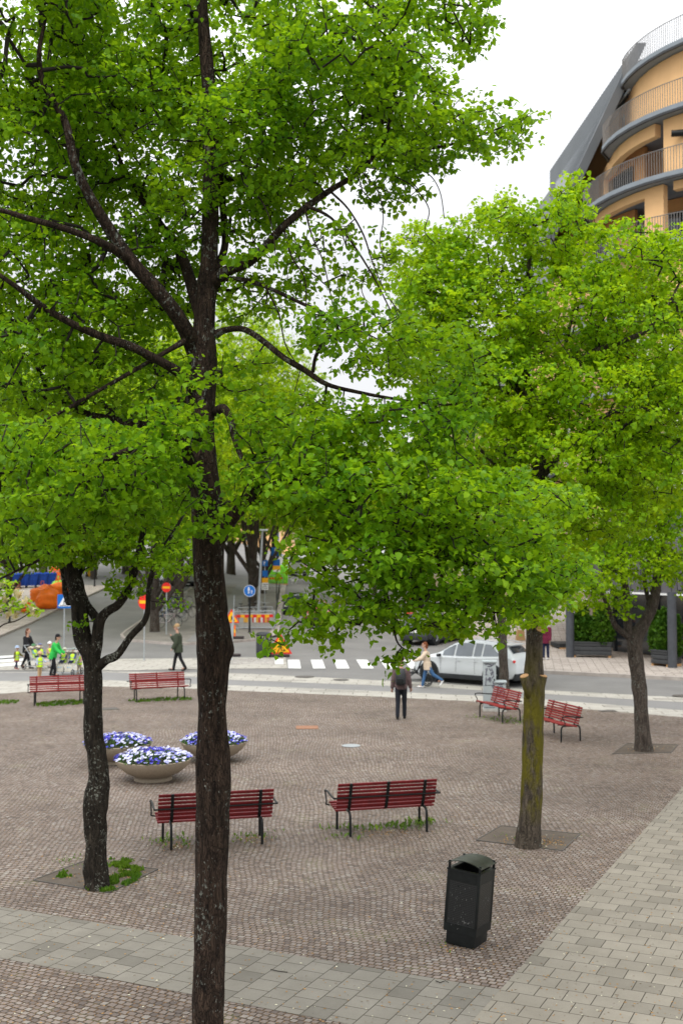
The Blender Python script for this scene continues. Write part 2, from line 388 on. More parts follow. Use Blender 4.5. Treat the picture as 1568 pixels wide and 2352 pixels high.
M['moss'] = mat('grass_green', (0.08, 0.17, 0.015), .9, var=.5, scale=9)
M['rust'] = mat('rust_plate', (0.27, 0.14, 0.085), .85, var=.15, scale=12, bmp=.3)
M['steelplate'] = mat('steel_cover', (0.33, 0.35, 0.36), .5, .3, scale=14)
M['iron'] = mat('cast_iron', (0.11, 0.10, 0.09), .7, .3, scale=22, bmp=.4)
M['black'] = mat('black_metal', (0.010, 0.012, 0.012), .45, 0, .25, 14, .06)
M['blackplastic'] = mat('black_plastic', (0.03, 0.032, 0.035), .5, 0, .2, 10, .1)
M['red'] = mat('red_slats', (0.155, 0.012, 0.014), .5, 0, .22, 9, .12)
M['red2'] = mat('red_slats_bright', (0.205, 0.015, 0.014), .5, 0, .2, 9, .1)
M['galv'] = mat('galvanised_steel', (0.42, 0.45, 0.47), .42, .5, .12, 12, .05)
M['white'] = mat('white_enamel', (0.78, 0.78, 0.77), .5, var=.05)
M['blue'] = mat('sign_blue', (0.012, 0.14, 0.50), .4, var=.06)
M['signred'] = mat('sign_red', (0.70, 0.025, 0.02), .4, var=.06)
M['yellow'] = mat('sign_yellow', (0.85, 0.42, 0.012), .4, var=.06)
M['orange'] = mat('orange_plastic', (0.80, 0.14, 0.02), .5, var=.2)
M['rubber'] = mat('rubber', (0.045, 0.035, 0.035), .8)
M['conc'] = mat('concrete', (0.34, 0.285, 0.215), .85, var=.12, scale=30, bmp=.3)
M['conc_wet'] = mat('concrete_grey', (0.42, 0.41, 0.38), .85, var=.15, scale=8, bmp=.2)
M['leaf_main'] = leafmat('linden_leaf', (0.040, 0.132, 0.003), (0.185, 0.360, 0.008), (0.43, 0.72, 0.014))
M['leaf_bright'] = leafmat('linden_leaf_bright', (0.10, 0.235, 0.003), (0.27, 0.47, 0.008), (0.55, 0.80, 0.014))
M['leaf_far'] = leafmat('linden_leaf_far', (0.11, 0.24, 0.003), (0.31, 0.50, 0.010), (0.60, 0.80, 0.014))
M['thuja'] = leafmat('conifer_needle', (0.03, 0.09, 0.008), (0.09, 0.2, 0.015), (0.08, 0.2, 0.01), .2)
M['bark_main'] = bark('bark_dark', (0.006, 0.0045, 0.004), (0.075, 0.050, 0.036), .40, lcol=(.21, .22, .19))
M['bark_lichen'] = bark('bark_lichen', (0.008, 0.007, 0.006), (0.055, 0.045, 0.034), .48, lcol=(.25, .26, .22))
M['bark_moss'] = bark('bark_moss', (0.03, 0.024, 0.018), (0.16, 0.13, 0.10), .2, moss=(0.135, 0.118, 0.014))
M['bark_grey'] = bark('bark_grey', (0.03, 0.025, 0.02), (0.15, 0.12, 0.10), .45)
M['twig'] = mat('twig_bark', (0.022, 0.018, 0.014), .9)
M['cutwood'] = mat('cut_wood', (0.52, 0.30, 0.14), .8, var=.2, scale=25)
M['skin'] = mat('skin', (0.50, 0.29, 0.21), .55, var=.06)
M['skin_dark'] = mat('skin_brown', (0.16, 0.08, 0.05), .55, var=.06)
M['glass'] = mat('dark_glass', (0.02, 0.025, 0.03), .05, 0, .1, 1, 0, .8)
M['glasspale'] = mat('sky_glass', (0.10, 0.12, 0.14), .06, 0, .2, 2, 0, 1)

# ---------------------------------------------------------------- ground
def grid_surface(name, A, B, z, m, nu=48, nv=10, kind=True):
    """ribbon between two ground polylines, draped on the terrain z metres above it"""
    def res(pl, k):
        pl = [Vector(p) for p in pl]; L = [0]
        for a, b in zip(pl, pl[1:]): L.append(L[-1] + (b - a).length)
        o = []
        for i in range(k):
            t = L[-1] * i / (k - 1); j = max(q for q in range(len(L) - 1) if L[q] <= t + 1e-9)
            u = (t - L[j]) / max(1e-9, L[j + 1] - L[j]); o.append(pl[j].lerp(pl[j + 1], min(1, u)))
        return o
    a, b = res(A, nu), res(B, nu); mb = MB()
    vs = []
    for p, q in zip(a, b):
        for j in range(nv):
            w = p.lerp(q, j / (nv - 1)); vs.append((w.x, w.y, gz(w.x, w.y) + z))
    fs = [(i * nv + j, (i + 1) * nv + j, (i + 1) * nv + j + 1, i * nv + j + 1) for i in range(nu - 1) for j in range(nv - 1)]
    mb.add(vs, fs); o = mb.build(name, m)
    for p in o.data.polygons:
        if p.normal.z < 0: o.data.flip_normals(); break
    return struct(o) if kind else o
def gl(*pp, z=0.0): return [G(x, y) for x, y in pp]
def kerb(name, pl, h, w=.14, m=None):
    """raised kerb along a ground polyline (top h above the ground), a structure"""
    mb = MB(); rs = []
    pl = [Vector((p[0], p[1], 0)) for p in pl]; out_ = [pl[0]]
    for a, b in zip(pl, pl[1:]):
        k = max(1, int((b - a).length / 2.0)); out_ += [a.lerp(b, i / k) for i in range(1, k + 1)]
    for i, p in enumerate(out_):
        t = (out_[min(i + 1, len(out_) - 1)] - out_[max(0, i - 1)]).normalized(); n = Vector((-t.y, t.x, 0))
        z = gz(p.x, p.y); a, b = p - n * w / 2, p + n * w / 2
        rs.append([(a.x, a.y, z - .1), (a.x, a.y, z + h), (b.x, b.y, z + h), (b.x, b.y, z - .1)])
    mb.rings(rs, True, True); return struct(mb.build(name, m or M['granite']))

xs = [-600, -200, -80, -40, -25, -17, -13, -9, -5, -1, 5, 15, 40, 80, 200, 600]
ys = [-60, 0, 20, 40, 50, 57, 62, 70, 80, 100, 130, 177, 250, 500, 1500]
mb = MB(); mb.add([(x, y, gz(x, y) - (.004)) for y in ys for x in xs],
       [(j * len(xs) + i, j * len(xs) + i + 1, (j + 1) * len(xs) + i + 1, (j + 1) * len(xs) + i) for j in range(len(ys) - 1) for i in range(len(xs) - 1)])
struct(mb.build('road', M['asphalt'], fix=False))

e0 = gl((-500, 1604), (0, 1594), (230, 1577), (400, 1581), (520, 1586), (804, 1598), (1000, 1607), (1206, 1618), (1400, 1634), (1568, 1648), (2100, 1700))
e1 = gl((-500, 1574), (0, 1565), (230, 1562), (400, 1570), (520, 1574), (804, 1585), (1000, 1594), (1206, 1604), (1400, 1619), (1568, 1632), (2100, 1680))
e2 = gl((-500, 1552), (0, 1546), (230, 1544), (400, 1552), (520, 1562), (804, 1573), (1000, 1580), (1206, 1592), (1400, 1604), (1568, 1614), (2100, 1655))
e3 = gl((-500, 1551), (0, 1545), (230, 1543), (400, 1545), (520, 1546), (804, 1560), (1000, 1570), (1206, 1584), (1400, 1594), (1568, 1603), (2100, 1640))
A_ = [Vector((x, -3, 0)) for x in np.linspace(-40, 40, 11)]
grid_surface('plaza_setts', A_, [Vector(p) for p in e0], .004, M['setts'], 60, 12)
grid_surface('slab_border', e0, e1, .004, M['slab_far'], 60, 3)
grid_surface('bicycle_path', e1, e2, .004, M['asphalt_path'], 60, 3)
grid_surface('slab_edge', e2, e3, .008, M['slab_far'], 60, 3)
grid_surface('refuge_sidewalk', gl((-60, 1540), (230, 1541), (300, 1541), (402, 1538), (520, 1537), (660, 1536)), gl((-60, 1520), (236, 1517), (290, 1514), (402, 1513), (520, 1511), (656, 1511)), .012, M['slab_far'], 30, 3)
grid_surface('refuge_setts', gl((520, 1526), (632, 1527)), gl((520, 1514), (630, 1515)), .016, M['setts_pale'], 10, 3)

# slab paths in the foreground: right hand path and left strip
d1 = Vector((.428, .904, 0)); d2 = Vector((.904, -.428, 0))
pA = G(1150, 2275)
ra, rb = pA - d1 * .0, pA + d1 * 40
mb = MB()
quad = [pA - d1 * 12, pA - d1 * 12 + d2 * 12, pA + d1 * 45 + d2 * 12, pA + d1 * 45]
mb.poly([(p.x, p.y, .012) for p in quad]); struct(mb.build('slab_path', M['slab_long']))
qB = G(784, 2352); w = abs((qB - pA).dot(d1))
s0 = pA
quad = [s0 - d2 * .004, s0 - d2 * 40, s0 - d2 * 40 - d1 * w, s0 - d1 * w - d2 * .004]
mb = MB(); mb.poly([(p.x, p.y, .008) for p in quad]); struct(mb.build('slab_strip', M['slab_cross']))

# tree pits
def pit(pp, name='tree_pit'):
    q = gl(*pp); c = sum(q, Vector()) / 4; mb = MB()
    mb.poly([(p.x, p.y, .012) for p in q]); o = struct(mb.build(name, M['soil']))
    mb = MB()
    for a, b in zip(q, q[1:] + q[:1]):
        t = (b - a); L = t.length; mb.box(((a + b) / 2) + Vector((0, 0, .008)), (L, .02, .022), math.atan2(t.y, t.x))
    struct(mb.build('pit_edging', M['iron'])); return c
pit([(1094, 1932), (1150, 1899), (1331, 1918), (1291, 1956)])
pit([(77, 2024), (193, 1980), (362, 1999), (250, 2053)])
pit([(1406, 1733), (1440, 1709), (1556, 1712), (1540, 1730)])

# painted crossings
Z2 = lambda x, y: (402 + x * .2563, 1263 + y * .2563)
Z1 = lambda x, y: (x * .2563, 1263 + y * .2563)
Z3 = lambda x, y: (804 + x * .2563, 1263 + y * .2563)
Z4 = lambda x, y: (1166 + x * .2563, 1263 + y * .2563)
zz = [[Z2(1010, 990), Z2(1113, 990), Z2(1128, 1068), Z2(1015, 1066)], [Z2(1215, 990), Z2(1318, 990), Z2(1347, 1068), Z2(1238, 1068)],
      [Z2(1420, 990), Z2(1525, 990), Z2(1562, 1068), Z2(1450, 1068)], [Z3(53, 988), Z3(152, 990), Z3(212, 1068), Z3(103, 1068)],
      [Z3(262, 990), Z3(360, 990), Z3(430, 1068), Z3(320, 1068)], [Z3(470, 990), Z3(570, 990), Z3(650, 1068), Z3(540, 1068)],
      [Z1(-200, 965), Z1(130, 950), Z1(110, 968), Z1(-200, 988)], [Z1(-200, 1000), Z1(225, 978), Z1(200, 1000), Z1(-200, 1025)],
      [Z1(-200, 1042), Z1(215, 1012), Z1(190, 1035), Z1(-200, 1068)], [Z2(895, 985), Z2(968, 985), Z2(970, 1030), Z2(895, 1030)]]
far = [[Z1(1235, 335), Z1(1290, 335), Z1(1280, 348), Z1(1225, 348)], [Z1(1370, 325), Z1(1415, 325), Z1(1420, 348), Z1(1370, 348)], [Z1(1450, 335), Z1(1500, 335), Z1(1500, 350), Z1(1450, 350)]]
for i, q in enumerate(zz + far):
    mb = MB(); mb.poly([(p.x, p.y, p.z + (.02 if i != 9 else .024)) for p in gl(*q)])
    struct(mb.build('zebra_stripe' if i != 9 else 'white_slab', M['paint']))

# left pavement, island, street median, right pavement
left_k = gl((-260, 1540), (0, 1464), (70, 1434), (144, 1396), (200, 1372), (251, 1348))
grid_surface('left_pavement', left_k, [p + Vector((-40, 6, 0)) for p in left_k], .11, M['walk_far'], 40, 10); kerb('left_kerb', left_k, .13)
isl_l = gl((300, 1474), (283, 1468), (279, 1462), (290, 1452), (340, 1418), (402, 1381), (440, 1352))
isl_r = gl((420, 1482), (535, 1477), (594, 1472), (622, 1460), (640, 1420), (650, 1380), (656, 1340))
grid_surface('tree_island', isl_l, isl_r, .09, M['gravel'], 40, 12)
kerb('island_kerb', isl_l[::-1] + gl((402, 1482)) + isl_r[:1], .12); kerb('median_kerb', isl_r, .12)
ip = gl((500, 1470), (560, 1400), (590, 1350)); 
grid_surface('island_footpath', gl((428, 1478), (478, 1430), (520, 1385), (545, 1345)), gl((520, 1478), (535, 1440), (556, 1385), (572, 1345)), .10, M['asphalt_path'], 30, 4)
grid_surface('median_footpath', gl((640, 1462), (646, 1420), (650, 1380), (653, 1340)), gl((622, 1466), (630, 1420), (640, 1380), (646, 1340)), .11, M['walk_far'], 30, 3)
rk = gl((2100, 1592), (1568, 1563), (1245, 1547), (1180, 1538), (1130, 1515), (1080, 1480), (1010, 1440), (950, 1400))
grid_surface('right_pavement', rk, [p + Vector((30, 22, 0)) for p in rk], .11, M['walk_far'], 40, 10); kerb('right_kerb', rk, .13, .25)

# covers let into the paving
def flat_disc(name, px, py, rx, m, label, rect=None, z=.012):
    c = G(px, py); mb = MB()
    if rect:
        mb.box((0, 0, 0), (rect[0], rect[1], .012), rect[2], bev=.003)
    else: mb.lathe([(rx, 0), (rx, .006), (rx * .97, .009), (rx * .9, .007), (rx * .2, .008), (.001, .008)], n=36)
    o = mb.build(name, m, fix=True); o.location = (c.x, c.y, z); tag(o, label, 'cover'); return o
flat_disc('metal_cover', 705, 1672, .3, M['rust'], 'rust orange rectangular metal plate let into the cobbles', (.60, .58, 0.05))
flat_disc('manhole_cover', 806, 1714.5, .23, M['steelplate'], 'pale grey round cover in the middle of the cobbled square')
flat_disc('manhole_cover', 699, 1556, .38, M['iron'], 'brown round manhole cover in the slab edge left of the crossing', z=.02)
flat_disc('manhole_cover', 783, 1563, .3, M['iron'], 'brown round manhole cover by the kerb below the zebra crossing', z=.02)
flat_disc('manhole_cover', 1568, 1600, .35, M['iron'], 'dark round manhole cover in the road at the right edge', z=.02)
flat_disc('manhole_cover', 252, 1629, .3, M['iron'], 'dark low square cover in the cobbles between the two far left benches', (.5, .5, .4))
flat_disc('drain_cover', 1395, 1634, .3, M['iron'], 'dark drain grate in the cobbles behind the far right tree', (.5, .3, .2))

# ---------------------------------------------------------------- foliage engine
def leaves(C, D, size, per, spread, flat=.55, droop=.35, sz_var=.35):
    """C cluster centres, D twig directions -> leaf verts/faces (two folded halves per leaf)"""
    n = len(C) * per
    c = np.repeat(C, per, 0); d = np.repeat(D, per, 0)
    t = rng.uniform(-1.0, 1, (n, 1)); off = rng.normal(0, 1, (n, 3)); off[:, 2] *= flat * .85
    dh = d * np.array([[1, 1, .45]]); dh /= np.linalg.norm(dh, axis=1)[:, None] + 1e-9
    pos = c + dh * t * spread * 1.25 + off * spread * (.38 - .16 * t)
    ax = d * .6 + rng.normal(0, .75, (n, 3)); ax[:, 2] -= droop; ax /= np.linalg.norm(ax, axis=1)[:, None]
    up = rng.normal(0, .48, (n, 3)); up[:, 2] += 1.0
    side = np.cross(ax, up); side /= np.linalg.norm(side, axis=1)[:, None] + 1e-9
    nr = np.cross(side, ax)
    s = size * (1 + rng.uniform(-sz_var, sz_var, (n, 1))) * np.repeat(rng.uniform(.75, 1.2, (len(C), 1)), per, 0)
    fold = rng.uniform(.05, .35, (n, 1))
    v = np.empty((n, 7, 3))
    v[:, 0] = pos
    v[:, 1] = pos + ax * s * .20 + side * s * .42 + nr * s * fold * .4
    v[:, 2] = pos + ax * s * .58 + side * s * .36 + nr * s * fold * .35
    v[:, 3] = pos + ax * s * 1.0 - nr * s * .10
    v[:, 4] = pos + ax * s * .58 - side * s * .36 + nr * s * fold * .35
    v[:, 5] = pos + ax * s * .20 - side * s * .42 + nr * s * fold * .4
    v[:, 6] = pos + ax * s * .5 + nr * 0
    base = (np.arange(n) * 7)[:, None]
    f = np.concatenate([base + np.array([[0, 6, 2, 1]]), base + np.array([[6, 3, 3, 2]])[:, :4], base + np.array([[0, 5, 4, 6]])], 0)
    # quads only: replace the degenerate tip by two proper quads
    f = np.concatenate([base + np.array([[0, 6, 2, 1]]), base + np.array([[0, 5, 4, 6]]), base + np.array([[6, 4, 3, 2]])], 0)
    return v.reshape(-1, 3), f

def grow(limbs, clusters, twig_r=.0026, step=.22, pw=2.15, sag=.06):
    """limbs: list of (n,4) arrays xyz+r already sampled. returns node arrays"""
    pos = []; par = []; rad = []; man = []
    for L in limbs:
        st = len(pos)
        for i, q in enumerate(L):
            if i == 0:
                par.append(-1 if st == 0 else int(np.argmin(np.linalg.norm(np.array(pos)[:st] - q[:3], axis=1))))
            else: par.append(len(pos) - 1)
            pos.append(q[:3]); rad.append(q[3]); man.append(True)
    nm = len(pos); cap = nm + len(clusters) * 14
    Pn = np.empty((cap, 3)); Pn[:nm] = np.array(pos); k = nm
    par = list(par); rad = list(rad); man = list(man)
    usable = np.ones(cap, bool)
    # not from the bare lower trunk
    d0 = np.array([np.min(np.linalg.norm(Pn[:nm] - c, axis=1)) for c in clusters])
    ends = []; dirs = []
    for ci in np.argsort(d0):
        c = clusters[ci]; dv = Pn[:k] - c; dist = np.linalg.norm(dv, axis=1) + np.where(np.arange(k) < NOTRUNK[0], 3.0, 0)
        j = int(np.argmin(dist)); a = Pn[j].copy(); L = np.linalg.norm(c - a)
        m_ = max(1, int(L / step)); prev = j
        m_ = min(m_, 13)
        jit = rng.normal(0, .03 * min(1, L), 3)
        for q in range(1, m_ + 1):
            t = q / m_; w = a + (c - a) * t
            w = w + jit * math.sin(t * math.pi) * 2.2 + np.array([0, 0, sag * L * math.sin(t * math.pi)]) + (rng.normal(0, .012, 3) if q < m_ else 0)
            Pn[k] = w; par.append(prev); rad.append(0); man.append(False); prev = k; k += 1
        ends.append(prev); d = Pn[prev] - Pn[par[prev]]; dirs.append(d / (np.linalg.norm(d) + 1e-9))
    Pn = Pn[:k]; acc = np.zeros(k)
    for e in ends: acc[e] += twig_r ** pw
    for i in range(k - 1, -1, -1):
        if i >= nm and par[i] >= 0: acc[par[i]] += acc[i]
    r = np.where(np.array(man), np.array(rad), acc ** (1 / pw))
    # a branch is never thicker than what carries it
    for i in range(nm, k): r[i] = min(r[i], r[par[i]] * .85 if man[par[i]] else r[par[i]])
    r = np.maximum(r, .0018)
    return Pn, np.array(par), r, nm, np.array(ends), np.array(dirs)
def twig_mesh(Pn, par, r, nm, sides=4):
    i = np.arange(nm, len(Pn)); a = Pn[par[i]]; b = Pn[i]; ra = np.minimum(r[par[i]], r[i] * 1.35); rb = r[i]
    t = b - a; t /= np.linalg.norm(t, axis=1)[:, None] + 1e-9
    ref = np.where(np.abs(t[:, 2:3]) < .9, np.array([[0, 0, 1.]]), np.array([[1., 0, 0]]))
    u = np.cross(t, ref); u /= np.linalg.norm(u, axis=1)[:, None]; w = np.cross(t, u)
    vs = np.empty((len(i), 2 * sides, 3))
    for s in range(sides):
        q = 2 * math.pi * s / sides; o = u * math.cos(q) + w * math.sin(q)
        vs[:, s] = a + o * ra[:, None]; vs[:, s + sides] = b + o * rb[:, None]
    base = (np.arange(len(i)) * 2 * sides)[:, None]
    f = np.concatenate([base + np.array([[s, (s + 1) % sides, sides + (s + 1) % sides, sides + s]]) for s in range(sides)], 0)
    return vs.reshape(-1, 3), f
def limb_mesh(mb, L, n=14, knob=.06, seed=0, cap=True, bn=0):
    """L (k,4) samples; rough surfaced tapered tube"""
    Ltot = sum(float(np.linalg.norm(L[i + 1][:3] - L[i][:3])) for i in range(len(L) - 1))
    rr = random.Random(seed); ph = [rr.uniform(0, 6.28) for _ in range(12)]
    burls = [(rr.uniform(.04, .95), rr.uniform(0, 6.28), rr.uniform(.06, .20), rr.uniform(.5, 1.0)) for _ in range(bn)]
    rs = []; up = Vector((0, 1, 0)); z = 0
    for i, q in enumerate(L):
        p = Vector(q[:3]); t = Vector(L[min(i + 1, len(L) - 1)][:3]) - Vector(L[max(0, i - 1)][:3]); t.normalize()
        a = up - t * up.dot(t)
        if a.length < .1: a = Vector((1, 0, 0)) - t * t.x
        a.normalize(); b = t.cross(a); up = a
        if i: z += (p - Vector(L[i - 1][:3])).length
        ring = []
        for j in range(n):
            th = 2 * math.pi * j / n
            k = (math.sin(2 * th + ph[0] + z * 1.7) * .5 + math.sin(3 * th + ph[1] - z * 2.9) * .5 + math.sin(5 * th + ph[2] + z * 5.1) * .35 + math.sin(z * 9 + ph[3] + 2 * th) * .45 + math.sin(z * 21 + ph[4] + th * 4) * .25)
            for bt, ba, bm_, bw in burls:
                dz_ = (i / len(L) - bt) * Ltot / (q[3] * 1.5); da_ = (th - ba + math.pi) % (2 * math.pi) - math.pi
                if abs(dz_) < 3: k += bm_ / knob * math.exp(-dz_ * dz_ - (da_ / bw) ** 2 * 2)
            ring.append(p + (a * math.cos(th) + b * math.sin(th)) * q[3] * (1 + knob * k))
        rs.append(ring)
    mb.rings(rs, cap, True)
NOTRUNK = [0]
def make_tree(name, label, base, trunk, limbs, blobs, ncl, per, lsize, spread, mbark, mleaf, n=18, knob=.06, group=None, seed=1,
              notrunk=0, extra=None, twig_r=.0026, flat=.55, flare=1.0, step=.22, droop=.35, sides=4, burl=0):
    """trunk / limbs: lists of (px,py,depth,diameter_px)"""
    global rng; rng = np.random.default_rng(seed)
    def conv(L, k):
        q = [];
        for (x, y, d, w) in L:
            p = P(x, y, d); q.append((p.x, p.y, p.z, max(.004, w * d / F / 2)))
        return spline(q, k)
    T = conv(trunk, 10); T[0, 2] = min(T[0, 2], base[2])
    Ls = [conv(l, 5) for l in limbs]
    root = thing(name, label, 'tree', base, 0, group)
    mb = MB(); limb_mesh(mb, T, n, knob, seed, bn=burl)
    for i, l in enumerate(Ls): limb_mesh(mb, l, 10, knob * .8, seed * 31 + i)
    # cluster centres in the union of ellipsoids
    C = []; wts = np.array([b[3] * b[4] * b[5] * b[2] ** 2 * (b[6] if len(b) > 6 else 1) for b in blobs]); wts = wts ** .8; wts /= wts.sum()
    for b, wt in zip(blobs, wts):
        k = max(3, int(ncl * wt)); u = rng.normal(0, 1, (k, 3)); u /= np.linalg.norm(u, axis=1)[:, None]; u *= rng.uniform(.25, 1.0, (k, 1)) ** .45
        for q in u:
            d = b[2] + q[1] * b[5]; p = P(b[0] + q[0] * b[3], b[1] - q[2] * b[4], b[2]); p.y = 0
            pp = P(b[0] + q[0] * b[3], b[1] - q[2] * b[4], b[2]); C.append((pp.x, d, pp.z))
    C = np.array(C)
    NOTRUNK[0] = notrunk * 10
    Pn, par, r, nm, ends, dirs = grow([T] + Ls, C, twig_r, step)
    mb.build('trunk', mbark, root, smooth=180)
    v, f = twig_mesh(Pn, par, r, nm, sides); npmesh('branches', v, f, M['twig'], root)
    v, f = leaves(Pn[ends], dirs, lsize, per, spread, flat, droop); npmesh('crown', v, f, mleaf, root)
    return root

# ---------------------------------------------------------------- the near trees
def lift(L, dd): return [(x, y, d + dd, w) for x, y, d, w in L]
def at_d(d, *pts):           # (x, y, w) at constant depth, or (x, y, w, d)
    return [(p[0], p[1], p[3] if len(p) > 3 else d, p[2]) for p in pts]
T0 = 10.25
mtrunk = at_d(T0, (477, 2440, 92), (478, 2352, 78), (480, 2200, 76), (484, 2050, 76), (487, 1900, 76), (490, 1800, 86), (489, 1730, 80), (487, 1640, 70), (487, 1580, 74), (489, 1520, 80), (490, 1490, 86),
              (489, 1450, 88), (486, 1415, 78), (485, 1390, 74), (480, 1300, 76), (478, 1200, 78), (472, 1120, 70), (467, 1050, 62), (465, 980, 54), (467, 900, 60), (467, 820, 64), (470, 740, 54), (476, 660, 48), (480, 600, 44),
              (482, 520, 42), (484, 440, 40), (485, 380, 42), (484, 300, 38), (480, 200, 34), (471, 100, 30), (463, 0, 27), (455, -150, 20), (450, -350, 10))
mlimbs = [
 at_d(T0, (462, 850, 46), (446, 800, 42), (425, 755, 38, 10.1), (400, 715, 36, 10), (360, 665, 34, 9.9), (310, 610, 32, 9.8), (270, 555, 30, 9.8), (235, 500, 26, 9.7), (200, 440, 24, 9.6), (170, 370, 21, 9.5), (150, 280, 18, 9.5), (100, 190, 15, 9.5), (90, 120, 11, 9.4), (105, 40, 7, 9.4)),
 at_d(T0, (464, 730, 34), (442, 660, 30, 10.4), (418, 590, 24, 10.6), (385, 540, 21, 10.8), (350, 490, 18, 11), (320, 440, 15, 11.1), (285, 390, 12, 11.2), (250, 300, 8, 11.3)),
 at_d(9.8, (300, 600, 20), (240, 560, 18, 9.5), (150, 525, 16, 9.3), (60, 500, 14, 9.1), (0, 482, 12, 9), (-90, 470, 8, 8.9)),
 at_d(T0, (448, 895, 34), (410, 855, 24, 10), (350, 820, 20, 9.8), (300, 795, 20, 9.7), (240, 775, 19, 9.6), (170, 745, 17, 9.5), (100, 705, 16, 9.4), (40, 660, 12, 9.2), (-60, 590, 8, 9)),
 at_d(T0, (446, 925, 26), (420, 915, 22, 10.3), (390, 945, 20, 10.4), (350, 975, 18, 10.5), (300, 970, 17, 10.6), (200, 950, 15, 10.8), (140, 925, 14, 10.9), (60, 900, 9, 11), (-20, 890, 6, 11)),
 at_d(10, (425, 782, 16), (360, 820, 10, 9.9), (300, 855, 10, 9.8), (230, 895, 9, 9.7), (160, 935, 8, 9.6), (90, 975, 7, 9.5), (-30, 1040, 4, 9.4)),
 at_d(T0, (452, 1110, 46), (436, 1060, 30, 10), (415, 1015, 24, 9.7), (360, 1010, 18, 9.4), (280, 1040, 15, 9.1), (190, 1075, 12, 8.9), (100, 1085, 9, 8.8), (0, 1075, 6, 8.7)),
 at_d(9.5, (300, 1035, 12), (240, 1150, 9, 9.3), (180, 1220, 8, 9.2), (100, 1280, 7, 9.1), (20, 1320, 5, 9), (-40, 1350, 3, 9)),
 at_d(T0, (490, 650, 34), (520, 622, 26, 10.1), (570, 602, 22, 10), (610, 565, 20, 9.9), (650, 520, 18, 9.8), (700, 478, 16, 9.8), (760, 435, 14, 9.7), (830, 390, 12, 9.7), (885, 310, 10, 9.6), (905, 210, 8, 9.6), (900, 100, 5, 9.5)),
 at_d(T0, (498, 620, 20), (517, 560, 18, 10.4), (512, 480, 17, 10.5), (505, 400, 18, 10.6), (530, 310, 16, 10.8), (570, 240, 16, 11), (615, 185, 14, 11.2), (645, 120, 11, 11.3), (680, 40, 8, 11.4)),
 at_d(T0, (500, 640, 14), (560, 642, 11, 10), (610, 658, 10, 9.9), (680, 690, 9, 9.8), (760, 730, 6, 9.7), (850, 770, 3, 9.6)),
 at_d(T0, (494, 768, 22), (520, 757, 15, 10.2), (560, 756, 14, 10.1), (600, 780, 14, 10), (650, 820, 14, 9.9), (700, 850, 14, 9.9), (750, 882, 11, 9.8), (820, 900, 9, 9.8), (900, 915, 7, 9.7), (1000, 928, 5, 9.7), (1080, 930, 3, 9.6)),
 at_d(9.9, (718, 855, 9), (726, 815, 8), (748, 782, 7.5), (790, 760, 7), (850, 750, 5), (930, 720, 3)),
 at_d(T0, (494, 945, 22), (514, 938, 20, 10), (530, 965, 17, 9.9), (538, 1005, 14, 9.8), (560, 1060, 10, 9.6), (600, 1100, 6, 9.4)),
 at_d(T0, (500, 1230, 50), (528, 1195, 34, 10.1), (560, 1160, 30, 9.9), (600, 1115, 26, 9.7), (650, 1100, 20, 9.6), (700, 1115, 18, 9.6), (760, 1140, 17, 9.6), (850, 1180, 15, 9.6), (940, 1225, 13, 9.7), (1050, 1290, 10, 9.8), (1130, 1320, 7, 9.9), (1200, 1345, 4, 10)),
 at_d(9.7, (600, 1110, 20), (640, 1070, 16, 9.9), (700, 1085, 15, 10), (800, 1100, 13, 10.1), (900, 1130, 12, 10.2), (1000, 1160, 10, 10.3), (1120, 1170, 8, 10.4), (1230, 1150, 6, 10.5), (1340, 1130, 3, 10.6)),
 at_d(9.6, (780, 1150, 10), (830, 1260, 9, 9.5), (880, 1340, 7, 9.4), (900, 1420, 6, 9.4), (915, 1480, 4, 9.4), (960, 1505, 3, 9.4)),
 at_d(9.6, (1000, 1270, 9), (1020, 1340, 8, 9.5), (1060, 1385, 7, 9.5), (1120, 1405, 5, 9.5), (1200, 1410, 3, 9.5)),
 at_d(9.6, (700, 470, 9), (760, 500, 6), (810, 560, 5), (860, 640, 4), (900, 720, 3)),
 at_d(9.7, (880, 320, 9), (960, 340, 8), (1040, 330, 6), (1130, 300, 4), (1200, 270, 2.5)),
 at_d(9.7, (760, 440, 6), (800, 480, 4.5), (835, 540, 4), (858, 610, 3), (890, 680, 2.5), (930, 730, 2)),
 at_d(9.7, (700, 478, 5), (716, 540, 4), (742, 600, 3), (760, 680, 2.5), (775, 740, 2)), at_d(9.6, (830, 392, 4), (868, 440, 3), (880, 500, 2.4), (872, 560, 2), (890, 610, 1.6)), at_d(9.6, (900, 400, 3.4), (950, 430, 3), (985, 480, 2.4), (975, 530, 1.8), (1000, 560, 1.4)),
 at_d(9.8, (610, 660, 5), (640, 720, 4), (655, 790, 3), (690, 850, 2)), at_d(9.8, (650, 520, 5), (670, 590, 4), (700, 640, 3), (705, 720, 2.4), (730, 780, 1.8)), at_d(9.8, (680, 690, 4), (740, 715, 3.4), (800, 770, 3), (870, 850, 2.4), (900, 880, 2)),
 at_d(9.7, (560, 420, 5), (600, 460, 4), (625, 520, 3), (632, 580, 2.4)), at_d(9.6, (940, 380, 3), (985, 400, 2.6), (1010, 440, 2.2), (1020, 500, 1.6)), at_d(9.7, (850, 610, 2.4), (830, 660, 2), (845, 700, 1.5)),
 at_d(10.9, (570, 240, 12), (660, 150, 10), (740, 100, 9), (860, 60, 7), (980, 30, 5), (1090, 20, 3)),
]
mtrunk = [(x, y, d, w * .94) for x, y, d, w in mtrunk]
